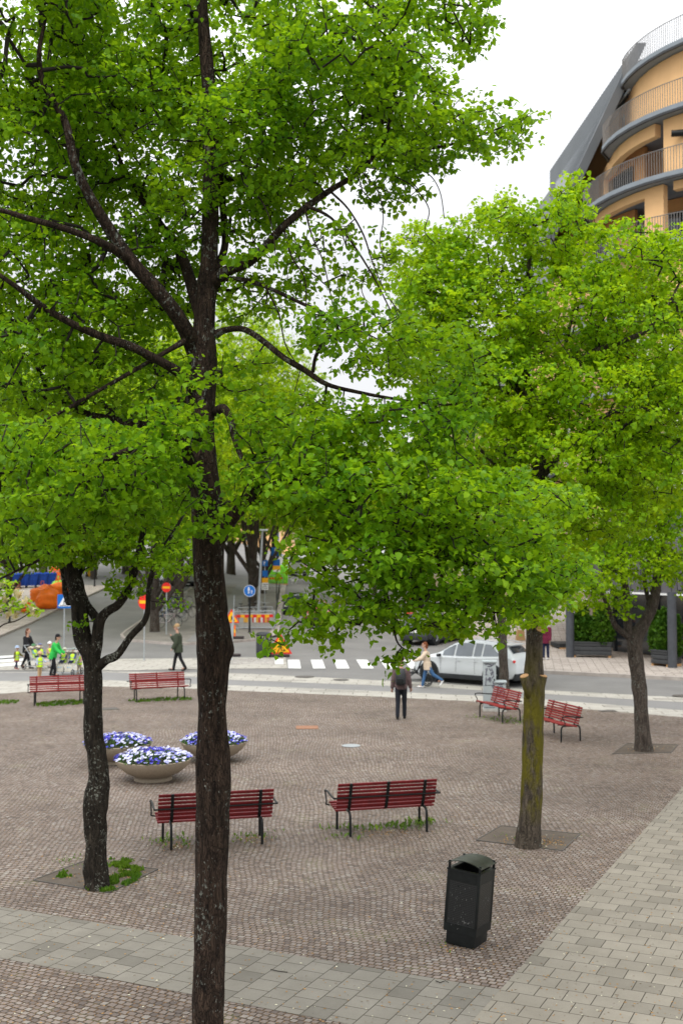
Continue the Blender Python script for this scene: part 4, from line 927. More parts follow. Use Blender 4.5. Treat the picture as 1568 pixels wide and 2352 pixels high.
# fallen bud scales, twigs and petals
mb = MB(); rr = random.Random(5)
for i in range(2600):
    y = 1600 + 760 * rr.random() ** .8; x = rr.uniform(-20, 1590); p = G(x, y); a = rr.uniform(0, 6.28); L = rr.uniform(.008, .022); d = Vector((math.cos(a), math.sin(a), 0)) * L; s = Vector((-d.y, d.x, 0)) * .4; z = Vector((0, 0, .0145))
    mb.add([p - d + z, p + s + z + Vector((0, 0, .005)), p + d + z, p - s + z], [(0, 1, 2, 3)], m=0 if rr.random() < .82 else 1)
M['husk'] = mat('bud_scale', (.33, .19, .07), .9, var=.4, scale=3); M['petal_fall'] = mat('pale_petal', (.6, .57, .42), .8, var=.2)
for cx_, cy_, sx_, sy_ in ((1215, 1932, 60, 14), (1260, 1938, 30, 9), (215, 2018, 80, 18), (300, 2010, 30, 10), (1480, 1722, 40, 6), (400, 1945, 30, 10), (590, 1930, 30, 10), (880, 1915, 70, 10), (1050, 2185, 40, 10)):
    for i in range(30 if cx_ == 1050 else 130):
        p = G(rr.gauss(cx_, sx_ * .6), rr.gauss(cy_, sy_ * .6)); a = rr.uniform(0, 6.28); L = rr.uniform(.008, .024); d = Vector((math.cos(a), math.sin(a), 0)) * L; s = Vector((-d.y, d.x, 0)) * .45; z = Vector((0, 0, .0165))
        mb.add([p - d + z, p + s + z + Vector((0, 0, .006)), p + d + z, p - s + z], [(0, 1, 2, 3)], m=0 if rr.random() < .9 else 1)
tag(mb.build('fallen_bud_scales', [M['husk'], M['petal_fall']], fix=False), 'tiny brown bud scales and pale petals scattered over the paving', 'litter', None, 'stuff')
for pp, lb in (([(1000, 2258), (1010, 2262), (1022, 2258), (1030, 2262)], 'thin dark twig lying on the slabs near the path corner'), ([(622, 2232), (640, 2236), (660, 2238)], 'small twig on the slab strip right of the big trunk')):
    mb = MB(); mb.tube([p + Vector((0, 0, .02)) for p in gl(*pp)], [.005, .005, .004, .003][:len(pp)], 6); tag(mb.build('fallen_twig', M['twig'], smooth=True), lb, 'twig')

# ---------------------------------------------------------------- litter bin in front
def near_bin():
    c = G(1066, 2172); A, B = G(1017, 2171), G(1089, 2185); v = B - A; rz = math.atan2(v.y, v.x); n = Vector((-v.y, v.x, 0)).normalized(); w = .42
    c = (A + B) / 2 + n * w / 2
    t = thing('litter_bin', 'square black perforated litter bin with a domed rain lid, standing on the cobbles in front', 'litter bin', (c.x, c.y, .006), rz)
    t.rotation_euler = (R(-1.5), R(4.2), rz)
    m, nn, b = newmat('perforated_black'); g = coords(nn, 'Object', (48, 48, 48))
    vo = N(nn, 'ShaderNodeTexVoronoi', Scale=1.0, Randomness=0.0); nn.links.new(g, vo.inputs['Vector'])
    nn.links.new(ramp(nn, vo.outputs['Distance'], [(.30, (.001,) * 3), (.42, (.012, .014, .014))]), b.inputs['Base Color']); b.inputs['Roughness'].default_value = .4
    bump(nn, b, vo.outputs['Distance'], .8, .006); M['perf'] = m
    h = w / 2
    mb = MB(); mb.box((0, 0, .08), (w * .88, w * .88, .16), bev=.006); mb.build('base', M['black'], t, smooth=40, rel=False)
    # shell: four walls round an open mouth
    def shell(name, z0, z1, mt, o=0, th=.012):
        mb = MB(); k = h + o; i = k - th
        mb.add([(sx * r, sy * r, z) for z in (z0, z1) for r in (k, i) for sx, sy in ((-1, -1), (1, -1), (1, 1), (-1, 1))],
               [(a, (a + 1) % 4, 8 + (a + 1) % 4, 8 + a) for a in range(4)] + [(4 + a, 12 + a, 12 + (a + 1) % 4, 4 + (a + 1) % 4) for a in range(4)] +
               [(8 + a, 8 + (a + 1) % 4, 12 + (a + 1) % 4, 12 + a) for a in range(4)] + [(a, 4 + a, 4 + (a + 1) % 4, (a + 1) % 4) for a in range(4)])
        return mb.build(name, mt, t, rel=False)
    shell('lower_band', .155, .255, M['black'], .003); shell('perforated_wall', .255, .76, M['perf']); shell('upper_band', .76, .885, M['black'], .002); shell('rim', .875, .895, M['black'], .012, .05)
    for sx in (-1, 1):
        for sy in (-1, 1):
            mb = MB(); mb.box((sx * (h - .012), sy * (h - .012), .57), (.034, .034, .64), bev=.004); mb.build('corner_post', M['black'], t, smooth=40, rel=False)
            mb = MB(); mb.box((sx * (h - .012), sy * (h - .012), .935), (.03, .014, .1), bev=.003); mb.build('lid_strut', M['black'], t, smooth=40, rel=False)
    mb = MB(); mb.box((.0, 0, .62), (w - .06, w - .06, .5), bev=.01); mb.build('liner', M['blackplastic'], t, rel=False).scale = (1, 1, .8)
    # domed lid: an arched sheet
    mb = MB(); rs = []
    for i in range(13):
        x = -(h + .015) + (w + .03) * i / 12; z = .950 + .052 * (1 - (x / (h + .015)) ** 2)
        rs.append([(x, -h - .012, z), (x, h + .012, z), (x, h + .012, z + .008), (x, -h - .012, z + .008)])
    mb.rings(rs); M['lid'] = mat('worn_lid', (.030, .034, .028), .4, .1, .5, 9, .1); mb.build('lid', M['lid'], t, smooth=40, rel=False)
    mb = MB()
    for dx, dz in ((-.06, .70), (.10, .28)): mb.box((dx, -h - .004, dz), (.018, .006, .02), bev=.002)
    mb.build('latch', M['black'], t, rel=False)
    mb = MB(); rr = random.Random(8)       # scratches and sticker remains on the front panel
    for i in range(46):
        x = rr.gauss(-.03, .07); z = rr.uniform(.2, .72); L_ = rr.uniform(.003, .02); mb.box((x, -h - .0035, z), (rr.uniform(.002, .006), .002, L_))
    for i in range(14): mb.box((rr.uniform(.02, .12), -h - .0035, .285 + rr.uniform(0, .03)), (.008, .002, .012))
    for i in range(16): mb.box((h + .0035, rr.uniform(-.15, .1), rr.uniform(.25, .6)), (.002, rr.uniform(.003, .012), rr.uniform(.004, .02)))
    M['scratch'] = mat('scuffed_paint', (.16, .16, .155), .7, var=.3); mb.build('scratches', M['scratch'], t, rel=False)
near_bin()

# ---------------------------------------------------------------- flower bowls
def bowl(px, py, dia, label, fl, seed):
    c = G(px, py); c.y += .25
    t = thing('planter_bowl', label, 'planter', (c.x, c.y, .006), 0, 'concrete flower bowls')
    mb = MB(); r = dia / 2
    mb.lathe([(r * .50, 0), (r * .505, .06), (r * .47, .075), (r * .52, .10), (r * .72, .17), (r * .88, .27), (r * .975, .37), (r, .43), (r * .985, .44), (r * .95, .43), (r * .93, .40), (.01, .40)], n=56)
    mb.build('bowl', M['conc'], t, smooth=35, rel=False)
    mb = MB(); mb.lathe([(r * .93, .403), (r * .5, .42), (.01, .43)], n=30); mb.build('soil', M['soil'], t, rel=False)
    rr = random.Random(seed); mb = MB()
    g = random.Random(seed + 1)
    for i in range(2300):       # foliage under the flowers
        a = rr.uniform(0, 6.28); q = r * .99 * math.sqrt(rr.random()); z = .43 + .14 * (1 - (q / r) ** 3) * rr.uniform(.2, 1) + .015
        p = Vector((q * math.cos(a), q * math.sin(a), z)); b = rr.uniform(0, 6.28); d = Vector((math.cos(b), math.sin(b), rr.uniform(-.5, .5))) * .042; s = Vector((-d.y, d.x, 0)) * .45
        mb.add([p, p + d * .6 + s, p + d * 1.3, p + d * .6 - s], [(0, 1, 2, 3)], 0)
    for i in range(350):        # pansies: five overlapping petals each
        a = rr.uniform(0, 6.28); q = r * 1.02 * math.sqrt(rr.random()); z = .47 + .155 * (1 - (q / r) ** 3) + rr.uniform(-.02, .03)
        p = Vector((q * math.cos(a), q * math.sin(a), z)); cn = math.sin(p.x * 7 + seed) + math.sin(p.y * 8 + seed * 2) + rr.gauss(0, .5); col = rr.choice([1, 1, 1, 2, 2, 1]) if cn < .1 else rr.choice([3, 3, 4, 3, 2]); 
        nr = Vector((math.cos(a) * .35 * q / r + rr.gauss(0, .3), -.35 + math.sin(a) * .2 + rr.gauss(0, .3), 1)).normalized()
        u = nr.cross(Vector((1, 0, 0))).normalized(); w = nr.cross(u); R_ = rr.uniform(.027, .038)
        for k in range(5):
            b = 2 * math.pi * k / 5; c2 = p + (u * math.cos(b) + w * math.sin(b)) * R_ * .55 + nr * (.002 * k)
            pts = [c2 + (u * math.cos(e) + w * math.sin(e)) * R_ * .6 + nr * (.006 if int(e * 10) % 2 else 0) for e in (2 * math.pi * j / 6 for j in range(6))]
            mb.add(pts, [tuple(range(6))], col if k < 3 else (col if rr.random() < .6 else max(1, col - 1)))
        mb.add([p + nr * .012 + u * .006, p + nr * .012 + w * .006, p + nr * .012 - u * .006, p + nr * .012 - w * .006], [(0, 1, 2, 3)], 4)
    o = mb.build('pansies', fl, None, fix=False); o.location = (c.x, c.y, .0)
    tag(o, fl_label[seed], 'flowers', None, 'stuff')
M['pansy_green'] = leafmat('pansy_leaf', (.02, .08, .01), (.07, .17, .02), (.05, .14, .02), .25)
M['pansy_white'] = mat('pansy_white', (.60, .61, .78), .7, var=.1); M['pansy_lilac'] = mat('pansy_lilac', (.26, .27, .62), .7, var=.25, scale=30)
M['pansy_blue'] = mat('pansy_blue', (.035, .03, .38), .7, var=.4, scale=30); M['pansy_dark'] = mat('pansy_dark', (.02, .012, .16), .7, var=.4, scale=30)
fl = [M[k] for k in ('pansy_green', 'pansy_white', 'pansy_lilac', 'pansy_blue', 'pansy_dark')]
fl_label = {1: 'white, lilac and blue pansies filling the nearest concrete bowl', 2: 'white and violet pansies in the left bowl behind the forked tree', 3: 'white and blue pansies in the right bowl behind the big dark trunk'}
bowl(347, 1797, 1.58, 'nearest of three round concrete flower bowls, between the two left trunks', fl, 1)
bowl(265, 1757, 1.52, 'round concrete flower bowl behind the forked tree, left of its neighbours', fl, 2)
bowl(488, 1752, 1.50, 'round concrete flower bowl partly hidden by the big dark trunk', fl, 3)

# ---------------------------------------------------------------- people
def person(name, label, loc, rz, h=1.75, legs=((12, 5), (-12, 15)), arms=((10, 15, 4), (-10, 20, 4)), lean=3, top=(.1, .1, .1), bottom=(.03, .03, .04), shoe=(.03, .03, .03),
           hair=(.05, .03, .02), hairlen=0, hat=None, hatkind='cap', kid=False, skin='skin', sit=False, extra=None, jacket=1.0, skirt=None, vest=None, pants_len=1.0, group=None, cat='person', head_yaw=0):
    t = thing(name, label, cat, loc, rz, group); s = h / 1.75
    hs = 1.32 if kid else 1.0       # children's heads are larger
    leg = .90 * (.86 if kid else 1)
    thigh, shank = leg * .49, leg * .43
    def rot(v, a): a = R(a); return Vector((v.x, v.y * math.cos(a) - v.z * math.sin(a), v.y * math.sin(a) + v.z * math.cos(a)))
    # forward is -Y; swing angle positive = forward
    def dirn(a): a = R(a); return Vector((0, -math.sin(a), -math.cos(a)))
    hip = [Vector((sx * .085, 0, 0)) for sx in (-1, 1)]; J = []
    for i in (0, 1):
        a, k = legs[i]; kn = hip[i] + dirn(a) * thigh; an = kn + dirn(a - k) * shank; J.append((hip[i], kn, an, a - k))
    low = min(j[2].z for j in J); base = .085 - low if not sit else .0
    off = Vector((0, 0, base))
    tor = .53 * (.95 if kid else 1)
    def T_(x, y, z): q = rot(Vector((x, y, z)), lean); return q + off
    sk = MB(); shw = .175 if not kid else .155
    neck = T_(0, 0, tor + .01); headc = T_(0, -.02, tor + .01 + .10 + .115 * hs); HR = .098 * hs
    # torso and limbs as one body
    def ringell(c, w, d, k=14): return [c + Vector((w * math.cos(a), d * math.sin(a), 0)) for a in (2 * math.pi * j / k for j in range(k))]
    def torso(mb, g, z0=-.06, z1=None, w=1):
        rs = [(-.08, .13, .10), (0, .155, .11), (.14, .135, .10), (.28, .155, .115), (.40, .165, .115), (.46, .14, .10), (.50, .07, .07)]
        rs = [q for q in rs if q[0] >= z0]
        if kid: rs = [(z, a * .95, b * 1.08) for z, a, b in rs]
        mb.rings([ringell(T_(0, 0, z * tor / .53), (a + g) * w, b + g) for z, a, b in rs])
    torso(sk, 0); sk.capsule(T_(0, .0, tor - .06), T_(0, -.015, tor + .10), .055, .052)
    # head with jaw, nose, ears, brow
    Q = Matrix.Rotation(R(head_yaw), 3, 'Z')
    hd = lambda x, y, z: headc + Q @ (Vector((x, y, z)) * hs)
    sk.ell(headc + Vector((0, .01, .02)), (HR * .80, HR * .98, HR * 1.1), 16, 12); sk.ell(hd(0, -.03, -.055), (.052 * hs, .058 * hs, .055 * hs), 12, 8)
    sk.capsule(hd(0, -.09, .022), hd(0, -.118, -.018), .010 * hs, .017 * hs, 8); sk.capsule(hd(-.03, -.088, .035), hd(.03, -.088, .035), .013 * hs, .013 * hs, 8)
    sk.capsule(hd(-.02, -.092, -.052), hd(.02, -.092, -.052), .011 * hs, .011 * hs, 8)
    for e in (-1, 1): sk.ell(hd(e * .08, .01, 0), (.014 * hs, .022 * hs, .033 * hs), 8, 6)
    for (h_, k, a, _) in J: sk.capsule(h_ + off, k + off, .078, .052); sk.capsule(k + off, a + off, .052, .034)
    for (h_, k, a, an) in J: sk.capsule(a + off, a + off + Vector((0, -.13, -.045)), .034, .028)
    AJ = []
    for i, (sh, el, ab) in enumerate(arms):
        sx = -1 if i == 0 else 1; S = T_(sx * shw, 0, tor - .075)
        def ad(a, abd): q = dirn(a); q.x = sx * math.sin(R(abd)); return q.normalized()
        E = S + ad(sh, ab) * .27 * (.85 if kid else 1); Wr = E + ad(sh + el, ab - (8 if el > 40 else 0)) * .235 * (.85 if kid else 1); fd = ad(sh + el + 12, ab - 3)
        AJ.append((S, E, Wr, fd)); sk.capsule(S, E, .046, .038); sk.capsule(E, Wr, .038, .026)
        side = Vector((0, 0, 1)).cross(fd); side = Vector((0, -1, 0)) if side.length < .2 else side.normalized()
        pl = Wr + fd * .075; sk.capsule(Wr, pl, .027, .030)
        for q, ln in zip((-1.5, -.5, .5, 1.5), (.062, .074, .078, .066)):
            b = pl + side * q * .017; m_ = b + fd * ln * .55; sk.capsule(b, m_, .0095, .009, 6); sk.capsule(m_, m_ + (fd + Vector((-sx * .5, 0, -.15))).normalized() * ln * .5, .009, .008, 6)
        sk.capsule(Wr + fd * .02 - side * .02, Wr + fd * .065 - side * .045, .012, .010, 6)
    def shell(mb, nm, m, par=None, vox=.016):
        o = mb.build(nm, m, None, rel=False); o.parent = par or t; o.scale = (s, s, s) if par is None else (1, 1, 1)
        r = o.modifiers.new('remesh', 'REMESH'); r.mode = 'VOXEL'; r.voxel_size = vox; r.use_smooth_shade = True
        sm = o.modifiers.new('smooth', 'SMOOTH'); sm.iterations = 2; sm.factor = .4; return o
    body = shell(sk, 'body', M[skin], vox=.011)
    e = MB()
    for sx in (-1, 1): e.ell(hd(sx * .032, -.0865, .014), (.011 * hs, .006 * hs, .007 * hs), 8, 6)
    eo = e.build('eyes', M['black'], None, rel=False); eo.parent = t; eo.scale = (s, s, s)
    km = lambda nm, c: M.setdefault(nm + str(c), mat(nm, c, .85, var=.12, scale=14, bmp=.25, dist=.01))
    g = .027 * jacket
    cl = MB(); torso(cl, g, -.1 if jacket < 1.6 else -.1)
    if jacket >= 1.2: cl.rings([ringell(T_(0, 0, -.2), .165 + g, .125 + g), ringell(T_(0, 0, .1), .155 + g, .12 + g)])
    for (S, E, Wr, fd) in AJ: cl.capsule(S, E, .05 + g, .045 + g); cl.capsule(E, E.lerp(Wr, .93), .044 + g, .034 + g * .8)
    shell(cl, 'jacket', km('cloth', top))
    if vest:
        v = MB(); torso(v, g + .02, -.1); v.rings([ringell(T_(0, 0, -.14), .165 + g + .02, .125 + g + .02), ringell(T_(0, 0, .1), .155 + g + .02, .12 + g + .02)])
        shell(v, 'safety_vest', M['hivis'])
        b = MB()
        for z in (.02, .2): b.rings([ringell(T_(0, 0, z), .185 + g, .150 + g), ringell(T_(0, 0, z + .045), .185 + g, .150 + g)], False)
        bo = b.build('reflective_band', M['galv'], None, rel=False); bo.parent = t; bo.scale = (s, s, s)
    pt = MB(); pt.rings([ringell(T_(0, 0, -.12), .15, .115), ringell(T_(0, 0, -.02), .165, .122), ringell(T_(0, 0, .09), .15, .115)])
    for (h_, k, a, _) in J: pt.capsule(h_ + off, k + off, .093, .070); pt.capsule(k + off, k.lerp(a, pants_len) + off, .068, .058)
    shell(pt, 'trousers', km('cloth', bottom))
    if skirt:
        q = MB(); q.rings([ringell(T_(0, 0, .02), .17, .13), ringell(T_(0, 0, -.22), .23, .2)]); shell(q, 'skirt', km('cloth', skirt))
    for (h_, k, a, an) in J:
        sh_ = MB(); f = a + off; tilt = Vector((0, -1, -.02)) if abs(an) < 25 else Vector((0, -math.cos(R(an)), math.sin(R(an)) * (1 if an > 0 else 1))).normalized()
        sh_.capsule(f + Vector((0, .03, -.045)), f + Vector((0, .03, -.045)) + tilt * .2, .040, .034); sh_.capsule(f + Vector((0, 0, .0)), f + Vector((0, 0, -.05)), .046, .045); shell(sh_, 'shoe', km('leather', shoe))
    hr = MB(); hr.ell(headc + Q @ Vector((0, .022, .035)), (HR * .90, HR * 1.02, HR * 1.06), 14, 10)
    if hairlen: hr.capsule(hd(0, .05, .02), hd(0, .075, -.06 - hairlen), .085, .06)
    ho = shell(hr, 'hair', km('hair', hair))
    if hat:
        c = MB(); c.lathe([(HR * 1.06, .02), (HR * 1.07, .06), (HR * .95, .11), (HR * .6, .145), (.01, .155)], headc + Q @ Vector((0, .012, .01)), 18, cap=True)
        if hatkind == 'cap': c.add([headc + Q @ Vector((x * HR, y * HR, z)) for z in (.045, .055) for x, y in ((-.8, -.7), (-.6, -1.5), (0, -1.8), (.6, -1.5), (.8, -.7))], [(0, 1, 2, 3, 4), (9, 8, 7, 6, 5), (0, 5, 6, 1), (1, 6, 7, 2), (2, 7, 8, 3), (3, 8, 9, 4)])
        if hatkind == 'sun': c.lathe([(HR * 1.0, .03), (HR * 1.5, .005), (HR * 1.5, .012), (HR * 1.0, .045)], headc, 18, cap=False)
        if hatkind == 'pom': c.ell(headc + Vector((0, 0, .18)), (.035, .035, .035), 8, 6)
        co = c.build('hat', km('hat', hat), None, smooth=60, rel=False); co.parent = t; co.scale = (s, s, s)
    t['_'] = 0; del t['_']
    t_data[label] = dict(s=s, T=T_, off=off, AJ=AJ, headc=headc)
    return t
t_data = {}
M['hivis'] = mat('hi_vis_yellow', (.55, .85, .03), .6, var=.12, scale=8)

# man with a backpack walking away over the cobbles
L_ = 'man in a brown jacket with a black backpack walking away from the camera'
c = G(921, 1652)
pm = person('person', L_, (c.x, c.y, .006), R(172), 1.80, ((8, 4), (-10, 8)), ((4, 12, 9), (-6, 14, 9)), 2, (.125, .085, .085), (.012, .014, .02), (.01, .01, .01), (.04, .03, .02))
d = t_data[L_]; mb = MB()
pk = [(-.13, .14, .02), (.13, .14, .02)]
bp = thing('backpack', 'black backpack on the back of the man in the brown jacket', 'backpack', (c.x, c.y, .006), R(172))
rs = []
for z, w_, dd in ((.0, .09, .09), (.02, .13, .13), (.12, .15, .16), (.3, .145, .14), (.42, .12, .10), (.47, .06, .05)):
    q = d['T'](0, .13, z + .04) * d['s']; rs.append([q + Vector((x * w_, y * dd * .6 + dd * .35, 0)) for x, y in ((-1, -1), (-.3, -1), (.3, -1), (1, -1), (1, .4), (.7, 1), (0, 1.05), (-.7, 1), (-1, .4))])
mb.rings(rs); mb.build('pack', M['blackplastic'], bp, smooth=60, rel=False)
mb = MB(); q = d['T'](0, .30, .15) * d['s']; mb.box(q, (.2, .06, .17), bev=.02); mb.build('front_pocket', M['black'], bp, smooth=40, rel=False)
for sx in (-1, 1):
    mb = MB(); mb.tube([d['T'](sx * .09, .12, .45) * d['s'], d['T'](sx * .11, -.02, .50) * d['s'], d['T'](sx * .13, -.15, .36) * d['s'], d['T'](sx * .15, -.08, .12) * d['s'], d['T'](sx * .12, .12, .08) * d['s']], .018, 6); mb.build('strap', M['black'], bp, smooth=True, rel=False)
mb = MB(); mb.tube([d['T'](-.10, .2, .06) * d['s'], d['T'](-.11, .2, -.2) * d['s'], d['T'](-.10, .19, -.34) * d['s']], .008, 5); mb.build('hanging_strap', M['black'], bp, smooth=True, rel=False)

c = G(409, 1541)
person('person', 'man in a dark green padded jacket and tan cap, hand raised to his mouth', (c.x, c.y, .012), R(-90), 1.88, ((16, 6), (-14, 14)), ((22, 118, 4), (6, 24, 5)), 3, (.045, .055, .035), (.012, .012, .014), (.015, .015, .015), (.5, .48, .45), 0, (.33, .22, .11), jacket=2.0)
c = G(981, 1581)
person('person', 'woman in a cream top and blue jeans pushing a black stroller to the left', (c.x, c.y, .012), R(-95), 1.62, ((14, 2), (-32, 26)), ((38, 30, 6), (42, 30, 6)), 6, (.62, .50, .38), (.05, .12, .25), (.75, .74, .72), (.16, .05, .02), .02, jacket=1.4)
c = G(61, 1536)
person('person', 'woman in black pushing a beige double stroller, children on both sides', (c.x, c.y, .02), R(72), 1.66, ((18, 4), (-14, 14)), ((22, 45, 8), (18, 40, 8)), 3, (.010, .010, .012), (.010, .010, .012), (.03, .01, .01), (.10, .035, .015), .10, jacket=1.8)
c = G(122, 1553)
person('person', 'carer in a bright green jacket and black cap bending over a stroller', (c.x, c.y, .01), R(80), 1.62, ((14, 12), (-6, 10)), ((30, 25, 6), (20, 35, 6)), 14, (.03, .42, .07), (.010, .010, .012), (.02, .02, .02), (.02, .015, .01), .02, (.01, .01, .012), jacket=1.5)
c = G(1253, 1521)
person('person', 'man in a maroon hooded jacket standing on the far pavement behind the mossy tree', (c.x, c.y, .12), R(-28), 1.75, ((4, 3), (-4, 3)), ((8, 60, 6), (4, 14, 6)), 1, (.12, .012, .035), (.012, .018, .05), (.7, .7, .7), (.01, .008, .006), 0, skin='skin_dark', jacket=1.7)
c = G(652, 1341)
person('person', 'distant man in blue jeans and a tan jacket walking a white dog up the street', (c.x, c.y, c.z), R(170), 1.75, ((14, 4), (-12, 12)), ((6, 14, 6), (-6, 14, 6)), 2, (.30, .20, .10), (.04, .09, .22), (.1, .1, .1), (.3, .28, .25), 0, jacket=1.6)
# nursery children
kids = 'nursery children in hi-vis vests'
c = G(38, 1538); person('child', 'child in yellow vest and blue cap walking at the far left of the group', (c.x, c.y, .01), R(60), 1.02, ((14, 5), (-14, 12)), ((4, 14, 18), (30, 30, 24)), 2, (.12, .10, .02), (.03, .03, .06), (.25, .03, .04), (.2, .1, .04), 0, (.35, .45, .6), 'sun', True, skirt=(.3, .06, .09), vest=True, group=kids)
c = G(91, 1556); person('child', 'child in yellow vest, tan cap and beige trousers standing nearest in the group', (c.x, c.y, .01), R(40), 1.04, ((4, 3), (-4, 3)), ((10, 20, 14), (34, 36, 22)), 1, (.35, .4, .5), (.45, .30, .16), (.4, .35, .3), (.2, .1, .04), 0, (.55, .38, .2), 'sun', True, vest=True, group=kids)
c = G(182, 1549); person('child', 'small child with a pink woolly hat and yellow vest right of the strollers', (c.x, c.y, .01), R(-20), .98, ((4, 3), (-4, 3)), ((16, 60, 10), (10, 50, 10)), 1, (.55, .3, .3), (.5, .38, .25), (.5, .3, .3), (.3, .15, .05), 0, (.85, .30, .40), 'beanie', True, vest=True, group=kids)
c = G(106, 1537); person('child', 'small child with a white bobble hat behind the first stroller', (c.x, c.y + .5, .01), R(60), 1.12, ((4, 3), (-4, 3)), ((16, 60, 10), (10, 50, 10)), 1, (.45, .3, .2), (.05, .06, .1), (.1, .1, .1), (.3, .15, .05), 0, (.80, .80, .82), 'pom', True, vest=True, group=kids)

# strollers
def stroller(label, loc, rz, fab, double=True, wheel_r=.14, cover=True):
    t = thing('stroller', label, 'stroller', loc, rz); W2 = .38 if double else .25
    mb = MB()
    for sx in (-1, 1):
        x = sx * W2; mb.tube([(x, -.42, wheel_r), (x, .0, .50), (x, .45, 1.0)], .014, 7); mb.tube([(x, .42, wheel_r), (x, .1, .42), (x, -.15, .55)], .014, 7); mb.tube([(x, -.42, wheel_r), (x, .42, wheel_r)], .012, 6)
    mb.tube([(-W2, .45, 1.0), (W2, .45, 1.0)], .018, 8); mb.tube([(-W2, -.42, wheel_r), (W2, -.42, wheel_r)], .012, 6); mb.tube([(-W2, .42, wheel_r), (W2, .42, wheel_r)], .012, 6); mb.build('frame', M['galv'] if double else M['black'], t, smooth=True, rel=False)
    for sx in (-1, 1):
        for y in (-.42, .42):
            r = wheel_r if double or y > 0 else wheel_r
            mb = MB(); k = 20; x = sx * (W2 + .03)
            mb.rings([[(x + b * math.cos(q), y + (r - .018 + b * math.sin(q)) * math.cos(a), r + (r - .018 + b * math.sin(q)) * math.sin(a)) for q in (0, 1.57, 3.14, 4.71) for b in (.018,)] for a in (2 * math.pi * i / k for i in range(k + 1))], False)
            w_ = mb.build('wheel', M['blackplastic'], t, smooth=True, rel=False)
            mb = MB()
            for i in range(5): a = i * 2 * math.pi / 5; mb.tube([(x, y, r), (x, y + (r - .02) * math.cos(a), r + (r - .02) * math.sin(a))], .007, 5)
            mb.ell((x, y, r), (.02, .025, .025), 8, 6); so_ = mb.build('spokes', M['blackplastic'], None, rel=False); so_.parent = w_
    mf = M.setdefault('fab' + str(fab), mat('stroller_fabric', fab, .85, var=.12, scale=9, bmp=.2))
    for sx in ((-.19, .19) if double else (0,)):
        mb = MB(); mb.box((sx, -.08, .46), (.33, .32, .04), bev=.015); mb.box((sx, .11, .68), (.33, .05, .46), 0, Matrix.Rotation(R(-22), 4, 'X'), bev=.02); mb.box((sx, -.30, .30), (.31, .04, .3), 0, Matrix.Rotation(R(-25), 4, 'X'), bev=.015); mb.build('seat', mf, t, smooth=40, rel=False)
        if cover:
            mb = MB(); rs = []
            for i in range(7):
                a = R(-5 + i * 17); rs.append([(sx + w_ * .175, .22 - .34 * math.cos(a) * (1 - .25 * abs(w_)) + .1, .70 + .34 * math.sin(a) * (1 - .3 * w_ * w_)) for w_ in (-1, -.6, 0, .6, 1)])
            rs = [[(sx + .175 * w_, .16 + .30 * math.cos(R(20 + i * 17)), .66 + .33 * math.sin(R(20 + i * 17)) * (1 - .18 * w_ * w_)) for w_ in (-1, -.6, 0, .6, 1)] for i in range(7)]
            mb.rings(rs, False, False); q = mb.build('canopy', mf, t, smooth=True, rel=False); so2 = q.modifiers.new('s', 'SOLIDIFY'); so2.thickness = .012
    return t
c = G(84, 1540); stroller('beige double stroller with a green hatted child, pushed by the woman in black', (c.x, c.y + .3, .01), R(62), (.50, .44, .36))
s1 = c + Vector((0, .3, 0))
c = G(154, 1552); stroller('beige double stroller carrying two children in yellow vests, nearest the forked tree', (c.x, c.y + .1, .01), R(-12), (.42, .40, .34))
s2 = c + Vector((0, .1, 0))
c = G(955, 1575); stroller('black stroller pushed by the woman in jeans', (c.x, c.y, .01), R(-95), (.012, .012, .015), False, .19)
def seated(label, c, rz, sx, hatc, hatk, top):
    o = Matrix.Rotation(rz, 3, 'Z') @ Vector((sx, .02, 0))
    person('child', label, (c.x + o.x, c.y + o.y, .58), rz, .98, ((82, 70), (82, 70)), ((30, 45, 10), (30, 45, 10)), -12, top, (.02, .025, .06), (.05, .35, .65), (.25, .13, .05), 0, hatc, hatk, True, sit=True, vest=True, group=kids)
seated('seated child in a yellow vest and cream cap, left seat of the nearer stroller', s2, R(-12), -.19, (.6, .62, .5), 'cap', (.05, .06, .12))
seated('seated child in a yellow vest, right seat of the nearer stroller', s2, R(-12), .19, (.25, .3, .28), 'cap', (.05, .08, .18))
seated('seated child with a green hat in the stroller pushed by the woman in black', s1, R(62), -.19, (.08, .22, .10), 'sun', (.15, .3, .3))
seated('seated child with a grey blue cap in the stroller pushed by the woman in black', s1, R(62), .19, (.15, .18, .3), 'cap', (.12, .16, .3))
# the dog
c = G(675, 1341); t = thing('dog', 'small white dog walked by the distant man', 'dog', tuple(c), R(80)); mb = MB()
mb.capsule((0, -.2, .3), (0, .2, .3), .11, .085); mb.capsule((0, -.22, .34), (0, -.33, .46), .07, .055); mb.ell((0, -.36, .50), (.065, .08, .065)); mb.capsule((0, -.4, .48), (0, -.47, .46), .035, .022)
for sx in (-1, 1):
    mb.capsule((sx * .05, -.34, .54), (sx * .07, -.33, .60), .022, .01)
    mb.capsule((sx * .06, -.18, .26), (sx * .06, -.19, .13), .04, .025); mb.capsule((sx * .06, -.19, .13), (sx * .06, -.2, .02), .024, .024)
    mb.capsule((sx * .06, .18, .28), (sx * .06, .14, .17), .05, .03); mb.capsule((sx * .06, .14, .17), (sx * .06, .22, .11), .028, .02); mb.capsule((sx * .06, .22, .11), (sx * .06, .2, .02), .02, .024)
mb.capsule((0, .24, .34), (0, .34, .46), .03, .02)
o = mb.build('body', M['white'], t, rel=False); r_ = o.modifiers.new('r', 'REMESH'); r_.mode = 'VOXEL'; r_.voxel_size = .018; r_.use_smooth_shade = True

